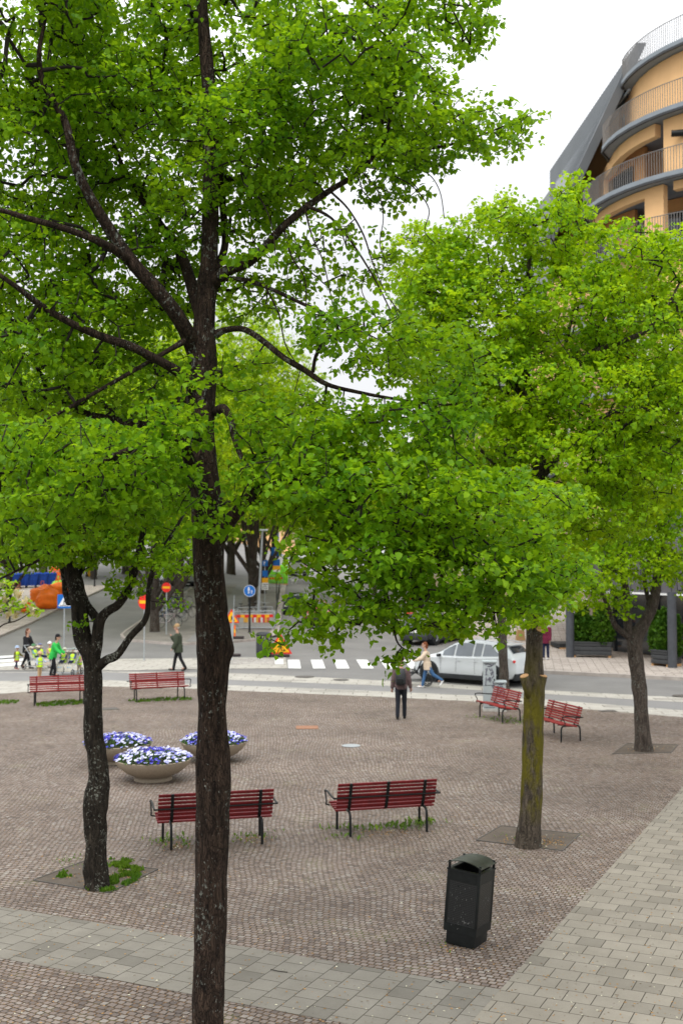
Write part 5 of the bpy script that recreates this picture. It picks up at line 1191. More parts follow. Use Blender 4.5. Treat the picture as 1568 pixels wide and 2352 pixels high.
# ---------------------------------------------------------------- vehicles
def make_car(name, label, loc, rz, paint, L=4.65, Wd=1.88, Hh=1.62, kind='suv', cat='car', plate=True, rearlight=True):
    """front at -X, length along X; a lofted body over wheels"""
    t = thing(name, label, cat, loc, rz); hw = Wd / 2; a, b = -L / 2, L / 2
    cp = mat('car_paint', paint, .22, .0, .03, 1, 0, .6) if ('car' + str(paint)) not in M else M['car' + str(paint)]; M['car' + str(paint)] = cp
    # stations: x, bottom z, half width, belt z, roof z, roof half width
    if kind == 'suv':
        S = [(0.0, .42, .70, .62, .66, .55), (.02, .32, .86, .74, .78, .66), (.07, .24, .95, .86, .90, .74), (.17, .22, 1.0, .95, 1.02, .76), (.255, .22, 1.0, .98, 1.10, .76), (.36, .22, 1.0, 1.0, 1.40, .67), (.44, .22, 1.0, 1.0, 1.555, .63), (.55, .22, 1.0, 1.01, 1.615, .62),
             (.68, .22, 1.0, 1.03, 1.60, .62), (.80, .22, 1.0, 1.06, 1.555, .61), (.885, .23, .99, 1.08, 1.47, .60), (.95, .26, .96, 1.09, 1.16, .66), (.985, .33, .92, 1.0, 1.06, .68), (1.0, .42, .84, .86, .90, .62)]
    else:
        S = [(0.0, .40, .80, .90, 1.1, .74), (.02, .25, .95, 1.0, 1.3, .80), (.06, .22, 1, 1.05, 1.75, .84), (.12, .22, 1, 1.08, 1.93, .84), (.5, .22, 1, 1.1, 1.98, .86), (.96, .22, 1, 1.1, 1.96, .86), (.99, .25, .98, 1.1, 1.9, .85), (1, .4, .94, 1.1, 1.6, .84)]
    k = Hh / max(q[4] for q in S); S = [(a + q[0] * L, q[1], q[2] * hw, q[3] * k, q[4] * k, q[5] * Wd * .5 / .94 if kind == 'suv' else q[5] * hw) for q in S]
    if kind == 'suv': S = [(x, zb, w, zt, zr, min(wr, w * .93)) for x, zb, w, zt, zr, wr in S]
    P_ = np.array(S); xs_ = np.linspace(a, b, 43); D = np.array([[x] + [np.interp(x, P_[:, 0], P_[:, j]) for j in range(1, 6)] for x in xs_])
    for j in range(1, 6):
        q = D[:, j].copy(); q[1:-1] = (D[:-2, j] + 2 * D[1:-1, j] + D[2:, j]) / 4; D[:, j] = q
    def sec(r):
        x, zb, w, zt, zr, wr = r; h = zt - zb
        half = [(0, zb), (w * .80, zb), (w * .93, zb + .03), (w * .985, zb + h * .22), (w, zb + h * .5), (w * .975, zb + h * .72), (w * .985, zt - .04), (w * .93, zt), (wr + (w * .93 - wr) * .5, zt + (zr - zt) * .5 + .01), (wr, zr - .05 * min(1, (zr - zt) * 3)), (wr * .86, zr - .008), (wr * .4, zr + .012), (0, zr + .016)]
        return [(x, y, z) for y, z in half] + [(x, -y, z) for y, z in half[-2:0:-1]]
    mb = MB(); mb.rings([sec(r) for r in D]); mb.build('body', cp, t, smooth=38, rel=False)
    col = lambda x: [np.interp(x, D[:, 0], D[:, j]) for j in range(1, 6)]
    def gy(x, z):    # outside of the greenhouse at (x, z)
        zb, w, zt, zr, wr = col(x); u = (z - zt) / max(.05, zr - zt); return w * .93 + (wr - w * .93) * min(1, max(0, u)) + .012
    frac = lambda f: a + f * L
    wins = [((.315, .425), 'front'), ((.44, .60), 'mid'), ((.615, .685), 'q'), ((.70, .845), 'rear')] if kind == 'suv' else [((.08, .2), 'front'), ((.22, .45), 'mid')]
    for (f0, f1), nm in wins:
        for s in (-1, 1):
            mb = MB(); top, bot = [], []
            for i in range(9):
                x = frac(f0 + (f1 - f0) * i / 8); zb, w, zt, zr, wr = col(x); zl = zt + .03 * k; zh = zr - .085 * k
                if nm == 'rear': zh = min(zh, zl + (zh - zl) * (1 - .75 * max(0, (i - 3) / 5)))
                if zh < zl + .01: zh = zl + .01
                top.append((x, s * gy(x, zh), zh)); bot.append((x, s * gy(x, zl), zl))
            mid = [(p[0], s * gy(p[0], (p[2] + q[2]) / 2) , (p[2] + q[2]) / 2) for p, q in zip(top, bot)]
            n9 = 9; mb.add(top + mid + bot, [(i, i + 1, i + 1 + n9, i + n9) for i in range(8)] + [(i + n9, i + 1 + n9, i + 1 + 2 * n9, i + 2 * n9) for i in range(8)])
            mb.build('side_window', M['glasspale'], t, rel=False)
    def across(f0, f1, nm, m, inset=.12, up=.014, w0=.82, w1=.86, z=None):
        mb = MB(); rs = []
        for i in range(7):
            x = frac(f0 + (f1 - f0) * i / 6); zb, w, zt, zr, wr = col(x); q = wr * (w0 + (w1 - w0) * i / 6)
            rs.append([(x, y, zr + up + .016 - abs(y / max(q, .1)) ** 2 * .02) for y in np.linspace(-q, q, 7)])
        mb.rings(rs, False, False); return mb.build(nm, m, t, rel=False)
    if kind == 'suv':
        across(.275, .425, 'windscreen', M['glass']); across(.90, .948, 'rear_window', M['glass'], up=.02)
        for s in (-1, 1):
            mb = MB(); mb.box((frac(.972), s * hw * .70, .93 * k), (.10, hw * .44, .09), s * -.35, bev=.03); mb.build('tail_light', M['signred'] if rearlight else M['red'], t, smooth=40, rel=False)
            mb = MB(); mb.box((frac(.03), s * hw * .68, .70 * k), (.12, hw * .40, .10), s * .45, bev=.03); mb.build('headlight', M['white'], t, smooth=40, rel=False)
            mb = MB(); mb.box((frac(.30), s * (hw + .09), 1.03 * k), (.12, .2, .12), bev=.04); mb.build('wing_mirror', M['blackplastic'], t, smooth=40, rel=False)
            mb = MB(); mb.box((frac(.5), s * (hw * 1.0 - .005), .265), (L * .46, .035, .17), bev=.012); mb.build('sill', M['blackplastic'], t, smooth=40, rel=False)
            for f in (.435 + .02, .615): 
                mb = MB(); mb.box((frac(f) + .08, s * (hw * .985 + .006), .86 * k), (.19, .022, .028), bev=.008); mb.build('door_handle', cp, t, smooth=40, rel=False)
            for f in (.302, .452, .63):
                mb = MB(); pts = [(frac(f) + .0, s * (hw * q + .002), z * k) for q, z in ((.985, .40), (1.0, .60), (.98, .80), (.985, .94))]
                mb.tube(pts, .005, 4); mb.build('door_gap', M['black'], t, rel=False)
            mb = MB(); mb.tube([(frac(.45), s * hw * .63, Hh + .01), (frac(.65), s * hw * .62, Hh + .025), (frac(.86), s * hw * .60, Hh * .965)], .015, 6); mb.build('roof_rail', M['galv'], t, smooth=True, rel=False)
        mb = MB(); mb.box((frac(.985), 0, .36), (.16, Wd * .86, .26), bev=.05); mb.build('rear_bumper', M['blackplastic'], t, smooth=40, rel=False)
        mb = MB(); mb.box((frac(.015), 0, .42), (.14, Wd * .78, .22), bev=.05); mb.build('grille', M['blackplastic'], t, smooth=40, rel=False)
        mb = MB(); mb.box((frac(.998), 0, .68 * k), (.03, .52, .12), bev=.004); mb.build('number_plate', M['white'], t, rel=False)
        mb = MB(); mb.box((frac(.895), 0, Hh * .93), (.22, Wd * .58, .03), 0, Matrix.Rotation(R(6), 4, 'Y'), bev=.01); mb.build('spoiler', cp, t, smooth=40, rel=False)
    else:
        mb = MB(); mb.box((b + .0, 0, 1.5 * k), (.03, Wd * .7, .5), bev=.01); mb.build('rear_window', M['glass'], t, rel=False)
        mb = MB(); mb.box((b + .0, 0, .4), (.12, Wd * .95, .2), bev=.03); mb.build('rear_bumper', M['blackplastic'], t, rel=False)
        for s in (-1, 1): mb = MB(); mb.box((b, s * hw * .9, 1.0), (.06, .12, .4), bev=.02); mb.build('tail_light', M['signred'], t, rel=False)
    wr_ = .36
    for f in (.19, .80):
        for s in (-1, 1):
            x = frac(f); mb = MB(); cyl = lambda r, y0, y1, mt=None: mb.rings([[(x + r * math.cos(q), y, wr_ + r * math.sin(q)) for q in (2 * math.pi * i / 28 for i in range(28))] for y in (y0, y1)])
            cyl(wr_ + .075, s * (hw - .3), s * (hw + .006)); mb.build('wheel_arch', M['blackplastic'], t, smooth=40, rel=False)
            mb = MB(); prof = [(wr_ * .62, hw - .2), (wr_ * .96, hw - .2), (wr_, hw - .17), (wr_, hw - .0), (wr_ * .96, hw + .022), (wr_ * .66, hw + .022)]
            mb.rings([[(x + r * math.cos(q), s * y, wr_ + r * math.sin(q)) for q in (2 * math.pi * i / 28 for i in range(28))] for r, y in prof], True); w_ = mb.build('wheel', M['black'], t, smooth=40, rel=False)
            mb = MB()
            for i in range(5):
                q = 2 * math.pi * i / 5 + .3; mb.tube([(x, s * (hw + .03), wr_), (x + .22 * math.cos(q), s * (hw + .028), wr_ + .22 * math.sin(q))], [.04, .03], 6, flat=.4)
            mb.lathe([(.05, 0), (.05, .01), (.001, .01)], (0, 0, 0), 10) if False else None
            r_ = mb.build('rim', M['galv'], None, smooth=40, rel=False); r_.parent = w_
    return t
c = G(1130, 1577); rz = R(-38); L = 4.5
q = Matrix.Rotation(rz, 3, 'Z') @ Vector((.30 * L, -.94, 0))
make_car('parked_car', 'white estate style car on the road behind the grey cabinet', (c.x - q.x, c.y - q.y, .0), rz, (.60, .63, .65), L, 1.85, 1.60)
c = G(995, 1482); make_car('dark_car', 'dark grey car with red tail lights driving away behind the hanging leaves', (c.x, c.y + 1.5, gz(c.x, c.y + 1.5)), R(-118), (.04, .045, .055), 4.6, 1.85, 1.66)
c = G(683, 1412); make_car('parked_car', 'black car parked facing the camera along the main street kerb', (c.x, c.y + 1, c.z), R(88), (.015, .017, .02), 4.5, 1.8, 1.5)
c = G(700, 1428); make_car('parked_car', 'dark red car in front of the black one along the main street kerb', (c.x + .8, c.y - 1.5, gz(c.x, c.y - 1.5)), R(92), (.20, .012, .018), 4.2, 1.75, 1.48)
c = G(682, 1322); make_car('delivery_van', 'white van seen from behind, far up the main street', (c.x, c.y, c.z), R(-86), (.75, .76, .77), 5.2, 2.0, 2.3, 'van', 'van')
c = G(420, 1345); make_car('parked_car', 'silver car far back behind the parked bicycles', (c.x, c.y, c.z), R(30), (.35, .37, .39), 4.4, 1.8, 1.5)
c = G(800, 1385); make_car('parked_car', 'grey car parked along the right kerb beyond the crossing', (c.x, c.y, c.z), R(84), (.16, .17, .18), 4.4, 1.8, 1.5)

# ---------------------------------------------------------------- bicycles
def bicycle(label, loc, rz, paint, group='bicycles parked on the island'):
    t = thing('bicycle', label, 'bicycle', loc, rz, group); r = .34
    for x in (-.52, .52):
        mb = MB(); k = 28; mb.rings([[((x + (r + .016 * math.cos(q)) * math.cos(a)), .016 * math.sin(q), r + (r + .016 * math.cos(q)) * math.sin(a)) for q in (0, 1.57, 3.14, 4.71)] for a in (2 * math.pi * i / k for i in range(k + 1))], False)
        w_ = mb.build('wheel', M['blackplastic'], t, smooth=True, rel=False); mb = MB()
        for i in range(9): a = math.pi * i / 9; mb.tube([(x - r * math.cos(a), 0, r - r * math.sin(a)), (x + r * math.cos(a), 0, r + r * math.sin(a))], .0035, 3)
        s_ = mb.build('spokes', M['galv'], None, rel=False); s_.parent = w_
    mp = M.setdefault('bike' + str(paint), mat('bicycle_paint', paint, .35, 0, .05))
    bb, st, hd, hb = (-.08, 0, .30), (-.22, 0, .78), (.36, 0, .82), (.40, 0, .70); mb = MB()
    for p, q, w in ((bb, st, .016), (st, hd, .015), (bb, hb, .018), (bb, (-.52, 0, r), .011), (st, (-.52, 0, r), .009), (hd, (.40, 0, .68), .018), ((.40, 0, .68), (.52, 0, r), .013)): mb.tube([p, q], w, 6)
    mb.build('frame', mp, t, smooth=True, rel=False)
    mb = MB(); mb.tube([(-.23, 0, .78), (-.25, 0, .92)], .013, 6); mb.box((-.27, 0, .94), (.26, .16, .06), bev=.025); mb.build('saddle', M['black'], t, smooth=40, rel=False)
    mb = MB(); mb.tube([hd, (.33, 0, 1.0)], .013, 6); mb.tube([(.22, -.28, .98), (.33, -.2, 1.01), (.35, 0, 1.0), (.33, .2, 1.01), (.22, .28, .98)], .012, 6); mb.build('handlebar', M['galv'], t, smooth=True, rel=False)
    for x, a0, a1 in ((-.52, 20, 175), (.52, 40, 170)):
        mb = MB(); mb.tube([(x + .385 * math.cos(R(q)), 0, r + .385 * math.sin(R(q))) for q in range(a0, a1, 15)], .02, 5, flat=.3); mb.build('mudguard', M['black'], t, smooth=True, rel=False)
    mb = MB(); mb.tube([(-.08, .05, .30), (-.05, .1, .15)], .01, 5); mb.tube([(-.08, -.05, .30), (-.11, -.1, .45)], .01, 5); mb.box((-.05, .13, .15), (.08, .1, .02)); mb.box((-.11, -.13, .45), (.08, .1, .02)); mb.build('pedals', M['black'], t, rel=False)
    mb = MB(); mb.tube([(-.2, 0, .74), (-.75, 0, .72)], .01, 5); mb.box((-.55, 0, .735), (.35, .13, .012)); mb.build('carrier', M['black'], t, rel=False)
    return t
bk = bicycle('pale pink bicycle in front of the row, right of the island tree', tuple(G(386, 1446) + Vector((0, 0, .09))), R(28), (.70, .58, .60))
cols = [(405, 1432, 40, 'black bicycle behind the pink one', (.02, .02, .022)), (398, 1420, 20, 'black bicycle third in the row on the island', (.02, .02, .022)), (412, 1412, 38, 'dark red bicycle leaning in the row on the island', (.2, .02, .03)),
        (400, 1402, 15, 'dark blue bicycle far back in the row on the island', (.02, .05, .2)), (418, 1396, 35, 'grey bicycle at the back of the row beside the big trunk', (.2, .2, .21)), (428, 1422, 50, 'black bicycle half hidden by the big dark trunk', (.02, .02, .022)),
        (376, 1430, 60, 'blue bicycle leaning against the island tree', (.02, .12, .35))]
for x, y, a, lb, colr in cols: g_ = G(x, y); bicycle(lb, (g_.x, g_.y, g_.z + .09), R(a), colr)
for x, y, a, lb, colr in [(562, 1424, 10, 'black bicycle behind the barrier, left of the blue sign', (.02, .02, .022)), (590, 1421, 70, 'white handled bicycle behind the barrier, right of the blue sign', (.5, .5, .5)), (608, 1424, 85, 'dark bicycle behind the right end of the barrier', (.03, .03, .03))]:
    g_ = G(x, y); bicycle(lb, (g_.x, g_.y, g_.z + .09), R(a), colr, 'bicycles behind the barrier')

# ---------------------------------------------------------------- signs
def post(t, h, r=.03, m='galv', lean=0): mb = MB(); mb.tube([(0, 0, 0), (lean, 0, h)], r, 10); mb.lathe([(r * 2.2, -.01), (r * 2.2, .02), (r, .03)], n=12); return mb.build('post', M[m], t, smooth=40, rel=False)
def arrowless(t): pass
def disc(mb, cx, cz, r, y0, y1, n=28, m=None): mb.prism([(cx + r * math.cos(2 * math.pi * i / n), cz + r * math.sin(2 * math.pi * i / n)) for i in range(n)], y0, y1, 'y', m)
def man_fig(mb, cx, cz, s, y0, y1, striding=False):
    disc(mb, cx, cz + .40 * s, .075 * s, y0, y1, 10)
    mb.prism([(cx - .10 * s, cz + .30 * s), (cx + .10 * s, cz + .30 * s), (cx + .075 * s, cz - .0 * s), (cx - .075 * s, cz - 0 * s)], y0, y1, 'y')
    w = .14 if striding else .05
    for e in (-1, 1):
        mb.prism([(cx + e * .015 * s, cz + .01 * s), (cx + e * .075 * s, cz + .01 * s), (cx + e * (.06 + w) * s, cz - .42 * s), (cx + e * (w - .01) * s, cz - .42 * s)][::e], y0, y1, 'y')
        mb.prism([(cx + e * .10 * s, cz + .29 * s), (cx + e * .13 * s, cz + .26 * s), (cx + e * (.16 + w * .4) * s, cz - .02 * s), (cx + e * (.12 + w * .4) * s, cz - .02 * s)][::e], y0 + .0002 * e, y1 - .0002, 'y')
def round_nogo(px, py, d_base, rz, label, hcen, r=.32, twin=False):
    c = G(px, d_base); t = thing('road_sign', label, 'road sign', (c.x, c.y, c.z + .0), rz, None); post(t, hcen + .2)
    mb = MB(); disc(mb, 0, hcen, r, -.05, -.035, 32); pl = mb.build('sign_plate', M['signred'], t, rel=False)
    mb = MB(); mb.prism([(-r * .78, hcen - r * .22), (r * .78, hcen - r * .22), (r * .78, hcen + r * .22), (-r * .78, hcen + r * .22)], -.055, -.051, 'y'); mb.build('bar', M['yellow'], None, rel=False).parent = pl
    mb = MB(); disc(mb, 0, hcen, r * .97, .035, .05, 32); mb.build('back_plate', M['galv'], t, rel=False)
    return t
px_m = lambda y: (y - Y0) / H
c = G(331, 1517); hc = (1517 - 1383) / px_m(1517)
round_nogo(331, 1383, 1517, R(-30), 'round red no entry sign with a yellow bar, right of the forked tree', hc, .33)
c = G(382, 1463); hc = 1.9; round_nogo(382, 1350, 1462, R(-15), 'no entry sign beside the parked bicycles behind the island tree', (1462 - 1350) * (c.y / F), .27)
# zebra crossing sign
c = G(147, 1500); k = c.y / F; z0 = (1500 - 1399) * k
t = thing('road_sign', 'blue square pedestrian crossing sign left of the forked tree', 'road sign', (c.x, c.y, c.z), R(12)); post(t, z0 + .9)
zc = (1500 - 1382) * k; s = .34
mb = MB(); mb.prism([(-s, zc - s), (s, zc - s), (s, zc + s), (-s, zc + s)], -.05, -.035, 'y'); pl = mb.build('sign_plate', M['blue'], t, rel=False)
mb = MB(); mb.prism([(-s * .86, zc - s * .72), (s * .86, zc - s * .72), (0, zc + s * .82)], -.056, -.052, 'y'); mb.build('triangle', M['white'], None, rel=False).parent = pl
mb = MB(); man_fig(mb, 0, zc - .06, .34, -.062, -.058, True)
for i in range(5): mb.prism([(-s * .62 + i * .09, zc - s * .66), (-s * .62 + i * .09 + .045, zc - s * .66), (-s * .55 + i * .08 + .045, zc - s * .54), (-s * .55 + i * .08, zc - s * .54)], -.062, -.0585, 'y')
mb.build('walker', M['black'], None, rel=False).parent = pl
# blue round footpath sign on a black pole
c = G(573, 1457); k = c.y / F; zc = (1457 - 1361.5) * k
t = thing('road_sign', 'round blue sign with a white adult and child on a black pole', 'road sign', (c.x, c.y, c.z + .09), 0); post(t, zc, .055, 'black')
mb = MB(); disc(mb, 0, zc, .335, -.075, -.06, 36); pl = mb.build('sign_plate', M['blue'], t, rel=False)
mb = MB(); rs = [[(rr_ * math.cos(2 * math.pi * i / 36), y, zc + rr_ * math.sin(2 * math.pi * i / 36)) for i in range(36)] for rr_, y in ((.335, -.0755), (.335, -.079), (.315, -.079), (.315, -.0755))]; mb.rings(rs, False); mb.build('border', M['white'], None, rel=False).parent = pl
mb = MB(); man_fig(mb, -.05, zc + .03, .44, -.082, -.078); man_fig(mb, .12, zc - .07, .26, -.082, -.0785); mb.build('figures', M['white'], None, rel=False).parent = pl
# parking signs on the median
def plate(t, nm, m, cx, zc, w, h, y=-.06, th=.012): mb = MB(); mb.box((cx, y, zc), (w, th, h), bev=.004); return mb.build(nm, M[m], t, rel=False)
def letterP(par, cx, zc, s, y, m='white'):
    mb = MB(); mb.box((cx - .28 * s, y, zc), (.18 * s, .006, s)); rs = []
    for i in range(9):
        a = R(90 - i * 22.5); rs.append([(cx - .19 * s + q * math.cos(a), yy, zc + .22 * s + q * math.sin(a)) for q, yy in ((.28 * s, y - .003), (.28 * s, y + .003), (.12 * s, y + .003), (.12 * s, y - .003))])
    mb.rings(rs); o = mb.build('letter_p', M[m], None, rel=False); o.parent = par
def lines_txt(par, cx, zc, w, h, n, y, m='black'):
    mb = MB(); rr = random.Random(n)
    for i in range(n):
        x = -w / 2; z = zc + h / 2 - (i + .5) * h / n
        while x < w / 2 - .02: l = rr.uniform(.03, .09); mb.box((cx + x + l / 2, y, z), (l, .004, h / n * .45)); x += l + .03
    o = mb.build('lettering', M[m], None, rel=False); o.parent = par
def text(par, s, cx, zc, size, y, m='white'):
    cu = bpy.data.curves.new('lettering', 'FONT'); cu.body = s; cu.size = size; cu.extrude = .003; cu.align_x = 'CENTER'; cu.align_y = 'CENTER'
    o = bpy.data.objects.new('lettering', cu); COL.objects.link(o); o.parent = par; cu.materials.append(M[m]); o.location = (cx, y, zc); o.rotation_euler = (R(90), 0, 0); return o
c = G(608, 1400); k = c.y / F; t = thing('parking_sign', 'grey post with blue P plate, yellow plate and white text plate behind the barrier', 'parking sign', (c.x, c.y, c.z + .1), R(-6)); post(t, 3.9, .035)
pl = plate(t, 'blue_plate', 'blue', .02, (1400 - 1310) * k + .4, .4, .42); letterP(pl, .02, (1400 - 1310) * k + .4, .26, -.07)
plate(t, 'blue_plate', 'blue', .02, (1400 - 1318) * k - .1, .4, .45); plate(t, 'yellow_plate', 'yellow', .02, (1400 - 1323) * k + .02 - .45, .44, .34)
pl = plate(t, 'white_plate', 'white', .02, (1400 - 1336) * k - .45 , .5, .5); lines_txt(pl, .02, (1400 - 1336) * k - .45, .4, .4, 3, -.07)
c = G(635, 1400); k = c.y / F; t = thing('parking_sign', 'dark post with a large blue P sign above a small yellow plate', 'parking sign', (c.x, c.y, c.z + .1), R(-3)); post(t, (1400 - 1262) * k, .03, 'black')
pl = plate(t, 'blue_plate', 'blue', 0, (1400 - 1271) * k, .75, .62); letterP(pl, .02, (1400 - 1271) * k, .45, -.07); pl2 = plate(t, 'blue_plate', 'blue', 0, (1400 - 1297) * k, .5, .55); plate(t, 'yellow_plate', 'yellow', .0, (1400 - 1308) * k, .55, .32, -.075); plate(t, 'white_plate', 'white', 0, (1400 - 1315) * k, .5, .14, -.075)
# lighting column with a leaning lamp-less grey pole
c = G(592, 1443); k = c.y / F; t = thing('street_pole', 'tall grey steel pole leaning slightly, right of the blue round sign', 'pole', (c.x, c.y, c.z + .1), 0)
mb = MB(); mb.tube([(0, 0, 0), (.08, 0, 2.0), (.26, 0, 5.8)], [.085, .075, .06], 12); mb.lathe([(.13, 0), (.13, .25), (.09, .3)], n=12); mb.build('shaft', M['galv'], t, smooth=40, rel=False); mb = MB(); mb.box((.35, -.2, 5.8), (.5, .2, .1), bev=.03); mb.build('bracket_box', M['galv'], t, rel=False)
for px, py, hh, lb in ((217, 1350, 3.8, 'thin black lamp pole on the left pavement beside the orange bags'), (22, 1435, 4.5, 'black pole at the left edge behind the magnolia blossom'), (199, 1325, 4, 'thin grey pole on the far left pavement')):
    c = G(px, py); t = thing('lamp_pole', lb, 'pole', tuple(c)); mb = MB(); mb.tube([(0, 0, 0), (0, 0, hh)], [.06, .045], 8); mb.lathe([(.1, 0), (.1, .2), (.06, .24)], n=10); mb.build('shaft', M['black'], t, smooth=40, rel=False); mb = MB(); mb.ell((0, 0, hh + .2), (.16, .16, .22)); mb.build('lantern', M['white'], t, smooth=True, rel=False)
# construction signs: triangles on rubber feet
def warn(px, py, size, label, rz=0, hz=None, pole=None):
    c = G(px, py); t = thing('warning_sign', label, 'warning sign', (c.x, c.y, c.z + .02), rz, None)
    mb = MB(); mb.box((0, 0, .05), (.9, .42, .1), bev=.04); mb.build('rubber_foot', M['rubber'], t, smooth=40, rel=False)
    mb = MB(); mb.tube([(0, 0, .05), (0, 0, hz + size * .4)], .025, 8); mb.build('post', M['galv'], t, smooth=True, rel=False)
    tri = lambda q: [(-size / 2 * q, hz - size * .29 * q), (size / 2 * q, hz - size * .29 * q), (0, hz + size * .58 * q)]
    mb = MB(); mb.prism(tri(1), -.045, -.03, 'y'); pl = mb.build('sign_plate', M['signred'], t, rel=False)
    mb = MB(); mb.prism(tri(.78), -.051, -.047, 'y'); mb.build('yellow_field', M['yellow'], None, rel=False).parent = pl
    mb = MB(); y0, y1 = -.057, -.053; s = size
    disc(mb, .01 * s, hz + .13 * s, .035 * s, y0, y1, 10)
    mb.prism([(-.04 * s, hz + .09 * s), (.03 * s, hz + .10 * s), (.06 * s, hz - .02 * s), (-.01 * s, hz - .03 * s)], y0, y1, 'y')
    mb.prism([(-.02 * s, hz - .03 * s), (.02 * s, hz - .03 * s), (-.06 * s, hz - .17 * s), (-.10 * s, hz - .17 * s)], y0, y1 - .0005, 'y'); mb.prism([(.02 * s, hz - .03 * s), (.06 * s, hz - .02 * s), (.09 * s, hz - .17 * s), (.05 * s, hz - .17 * s)], y0, y1 - .0003, 'y')
    mb.prism([(.04 * s, hz + .05 * s), (.15 * s, hz - .06 * s), (.14 * s, hz - .08 * s), (.03 * s, hz + .03 * s)], y0, y1 - .0008, 'y'); mb.prism([(.10 * s, hz - .17 * s), (.24 * s, hz - .17 * s), (.17 * s, hz - .08 * s)], y0, y1 - .001, 'y')
    mb.build('roadworks_symbol', M['black'], None, rel=False).parent = pl
    return t
c = G(643, 1509); warn(643, 1509, 1.15, 'red and yellow roadworks triangle on a rubber foot beside the zebra crossing', 0, (1509 - 1487) * c.y / F)
c = G(533, 1508); warn(531, 1508, .75, 'roadworks triangle on a tall stand left of the barrier', R(8), (1508 - 1422) * c.y / F)
c = G(541, 1471); t = thing('barrier_foot', 'black rubber foot with a striped marker post left of the barrier', 'marker post', (c.x, c.y, c.z + .1)); mb = MB(); mb.box((0, 0, .06), (.9, .5, .12), bev=.05); mb.build('rubber_foot', M['rubber'], t, smooth=40, rel=False); mb = MB(); mb.box((-.05, 0, .42), (.09, .06, .6)); mb.build('post', M['orange'], t, rel=False); mb = MB(); mb.box((-.05, -.003, .4), (.092, .062, .2)); mb.build('yellow_band', M['yellow'], t, rel=False)
# grey leaning pole with a thin rod
c = G(530, 1516); t = thing('street_pole', 'leaning grey pole standing on the refuge, right of the big dark trunk', 'pole', (c.x, c.y, c.z), 0)
k = c.y / F; mb = MB(); mb.tube([(0, 0, 0), (.13, 0, (1516 - 1400) * k)], .045, 10); mb.lathe([(.12, 0), (.12, .03), (.05, .05)], n=12); mb.build('shaft', M['galv'], t, smooth=True, rel=False); mb = MB(); mb.tube([(.13, 0, (1516 - 1401) * k), (.15, 0, (1516 - 1368) * k)], .012, 6); mb.build('rod', M['galv'], t, rel=False)

# ---------------------------------------------------------------- barriers
def barrier(label, a, b, hpx, stripes=True, z=.1):
    A, B = G(*a), G(*b); v = B - A; w = v.length; c = (A + B) / 2; k = c.y / F; hh = hpx * k; rz = math.atan2(v.y, v.x)
    t = thing('crowd_barrier', label, 'barrier', (c.x, c.y, c.z + z), rz, 'roadworks barriers'); mb = MB(); r = .022
    mb.tube(spline([(-w / 2, 0, .12), (-w / 2, 0, hh - .12), (-w / 2 + .1, 0, hh), (0, 0, hh), (w / 2 - .1, 0, hh), (w / 2, 0, hh - .12), (w / 2, 0, .12)], 4), r, 8); mb.tube([(-w / 2, 0, .14), (w / 2, 0, .14)], r, 8)
    n = int(w / .12)
    for i in range(1, n): x = -w / 2 + w * i / n; mb.tube([(x, 0, .14), (x, 0, hh)], .007, 5)
    mb.build('frame', M['galv'], t, smooth=True, rel=False)
    for s in (-1, 1): mb = MB(); mb.tube([(s * w * .42, -.3, .0), (s * w * .42, 0, .14), (s * w * .42, .3, 0)], .02, 7); mb.build('foot', M['galv'], t, smooth=True, rel=False)
    if stripes:
        m = 9; mb = MB(); pl = None
        for i in range(m): mb.box((-w * .45 + w * .9 * (i + .5) / m, -.035, hh - .28), (w * .9 / m, .02, .17), m=i % 2)
        mb.build('striped_board', [M['signred'], M['yellow']], t, rel=False)
    return t
barrier('steel barrier with a red and yellow striped board in front of the bicycles', Z2(530, 735), Z2(895, 735), 43)
barrier('plain steel barrier behind the striped one', Z2(560, 700), Z2(870, 690), 42, False)
barrier('steel barrier with a striped board farther up beside the green load', Z2(835, 350), Z2(965, 352), 29)
barrier('steel barrier turning the corner to the street on the right', Z2(890, 738), Z2(905, 680), 36, False)
def block(px, py, w, label, cols):
    c = G(px, py); t = thing('concrete_block', label, 'concrete block', (c.x, c.y + 1.3, c.z + .15), 0); mb = MB(); mb.prism([(-w / 2, 0), (w / 2, 0), (w / 2 * .82, .85), (-w / 2 * .82, .85)], -.25, .25, 'y'); mb.build('block', M['conc_wet'], t, rel=False)
    for i, m in enumerate(cols): mb = MB(); mb.box((-.5 * len(cols) * .13 + (i + .5) * .13, -.262, .5), (.12, .02, .3)); mb.build('marking', M[m], t, rel=False)
block(*Z2(620, 738), .85, 'concrete block with one yellow mark behind the striped barrier', ['yellow', 'yellow']); block(*Z2(755, 738), 1.6, 'wide concrete block with red and white marks right of the blue sign', ['signred', 'white', 'yellow', 'signred', 'white', 'signred', 'yellow', 'signred'])
# green construction load and its skip beyond
c = G(*Z2(900, 330)); t = thing('tarp_load', 'bright lime green covered load on the median by the parking signs', 'covered load', (c.x, c.y + 3, gz(c.x, c.y + 3)), .1); mb = MB(); mb.box((0, 0, 1.0), (2.0, 1.8, 1.9), bev=.25); M['lime'] = mat('lime_tarp', (.22, .65, .04), .6, var=.25, scale=3, bmp=.5, dist=.05); mb.build('tarp', M['lime'], t, smooth=60, rel=False); mb = MB(); mb.box((0, 0, .06), (1.9, 1.7, .12)); mb.build('pallet', M['cutwood'], t, rel=False)
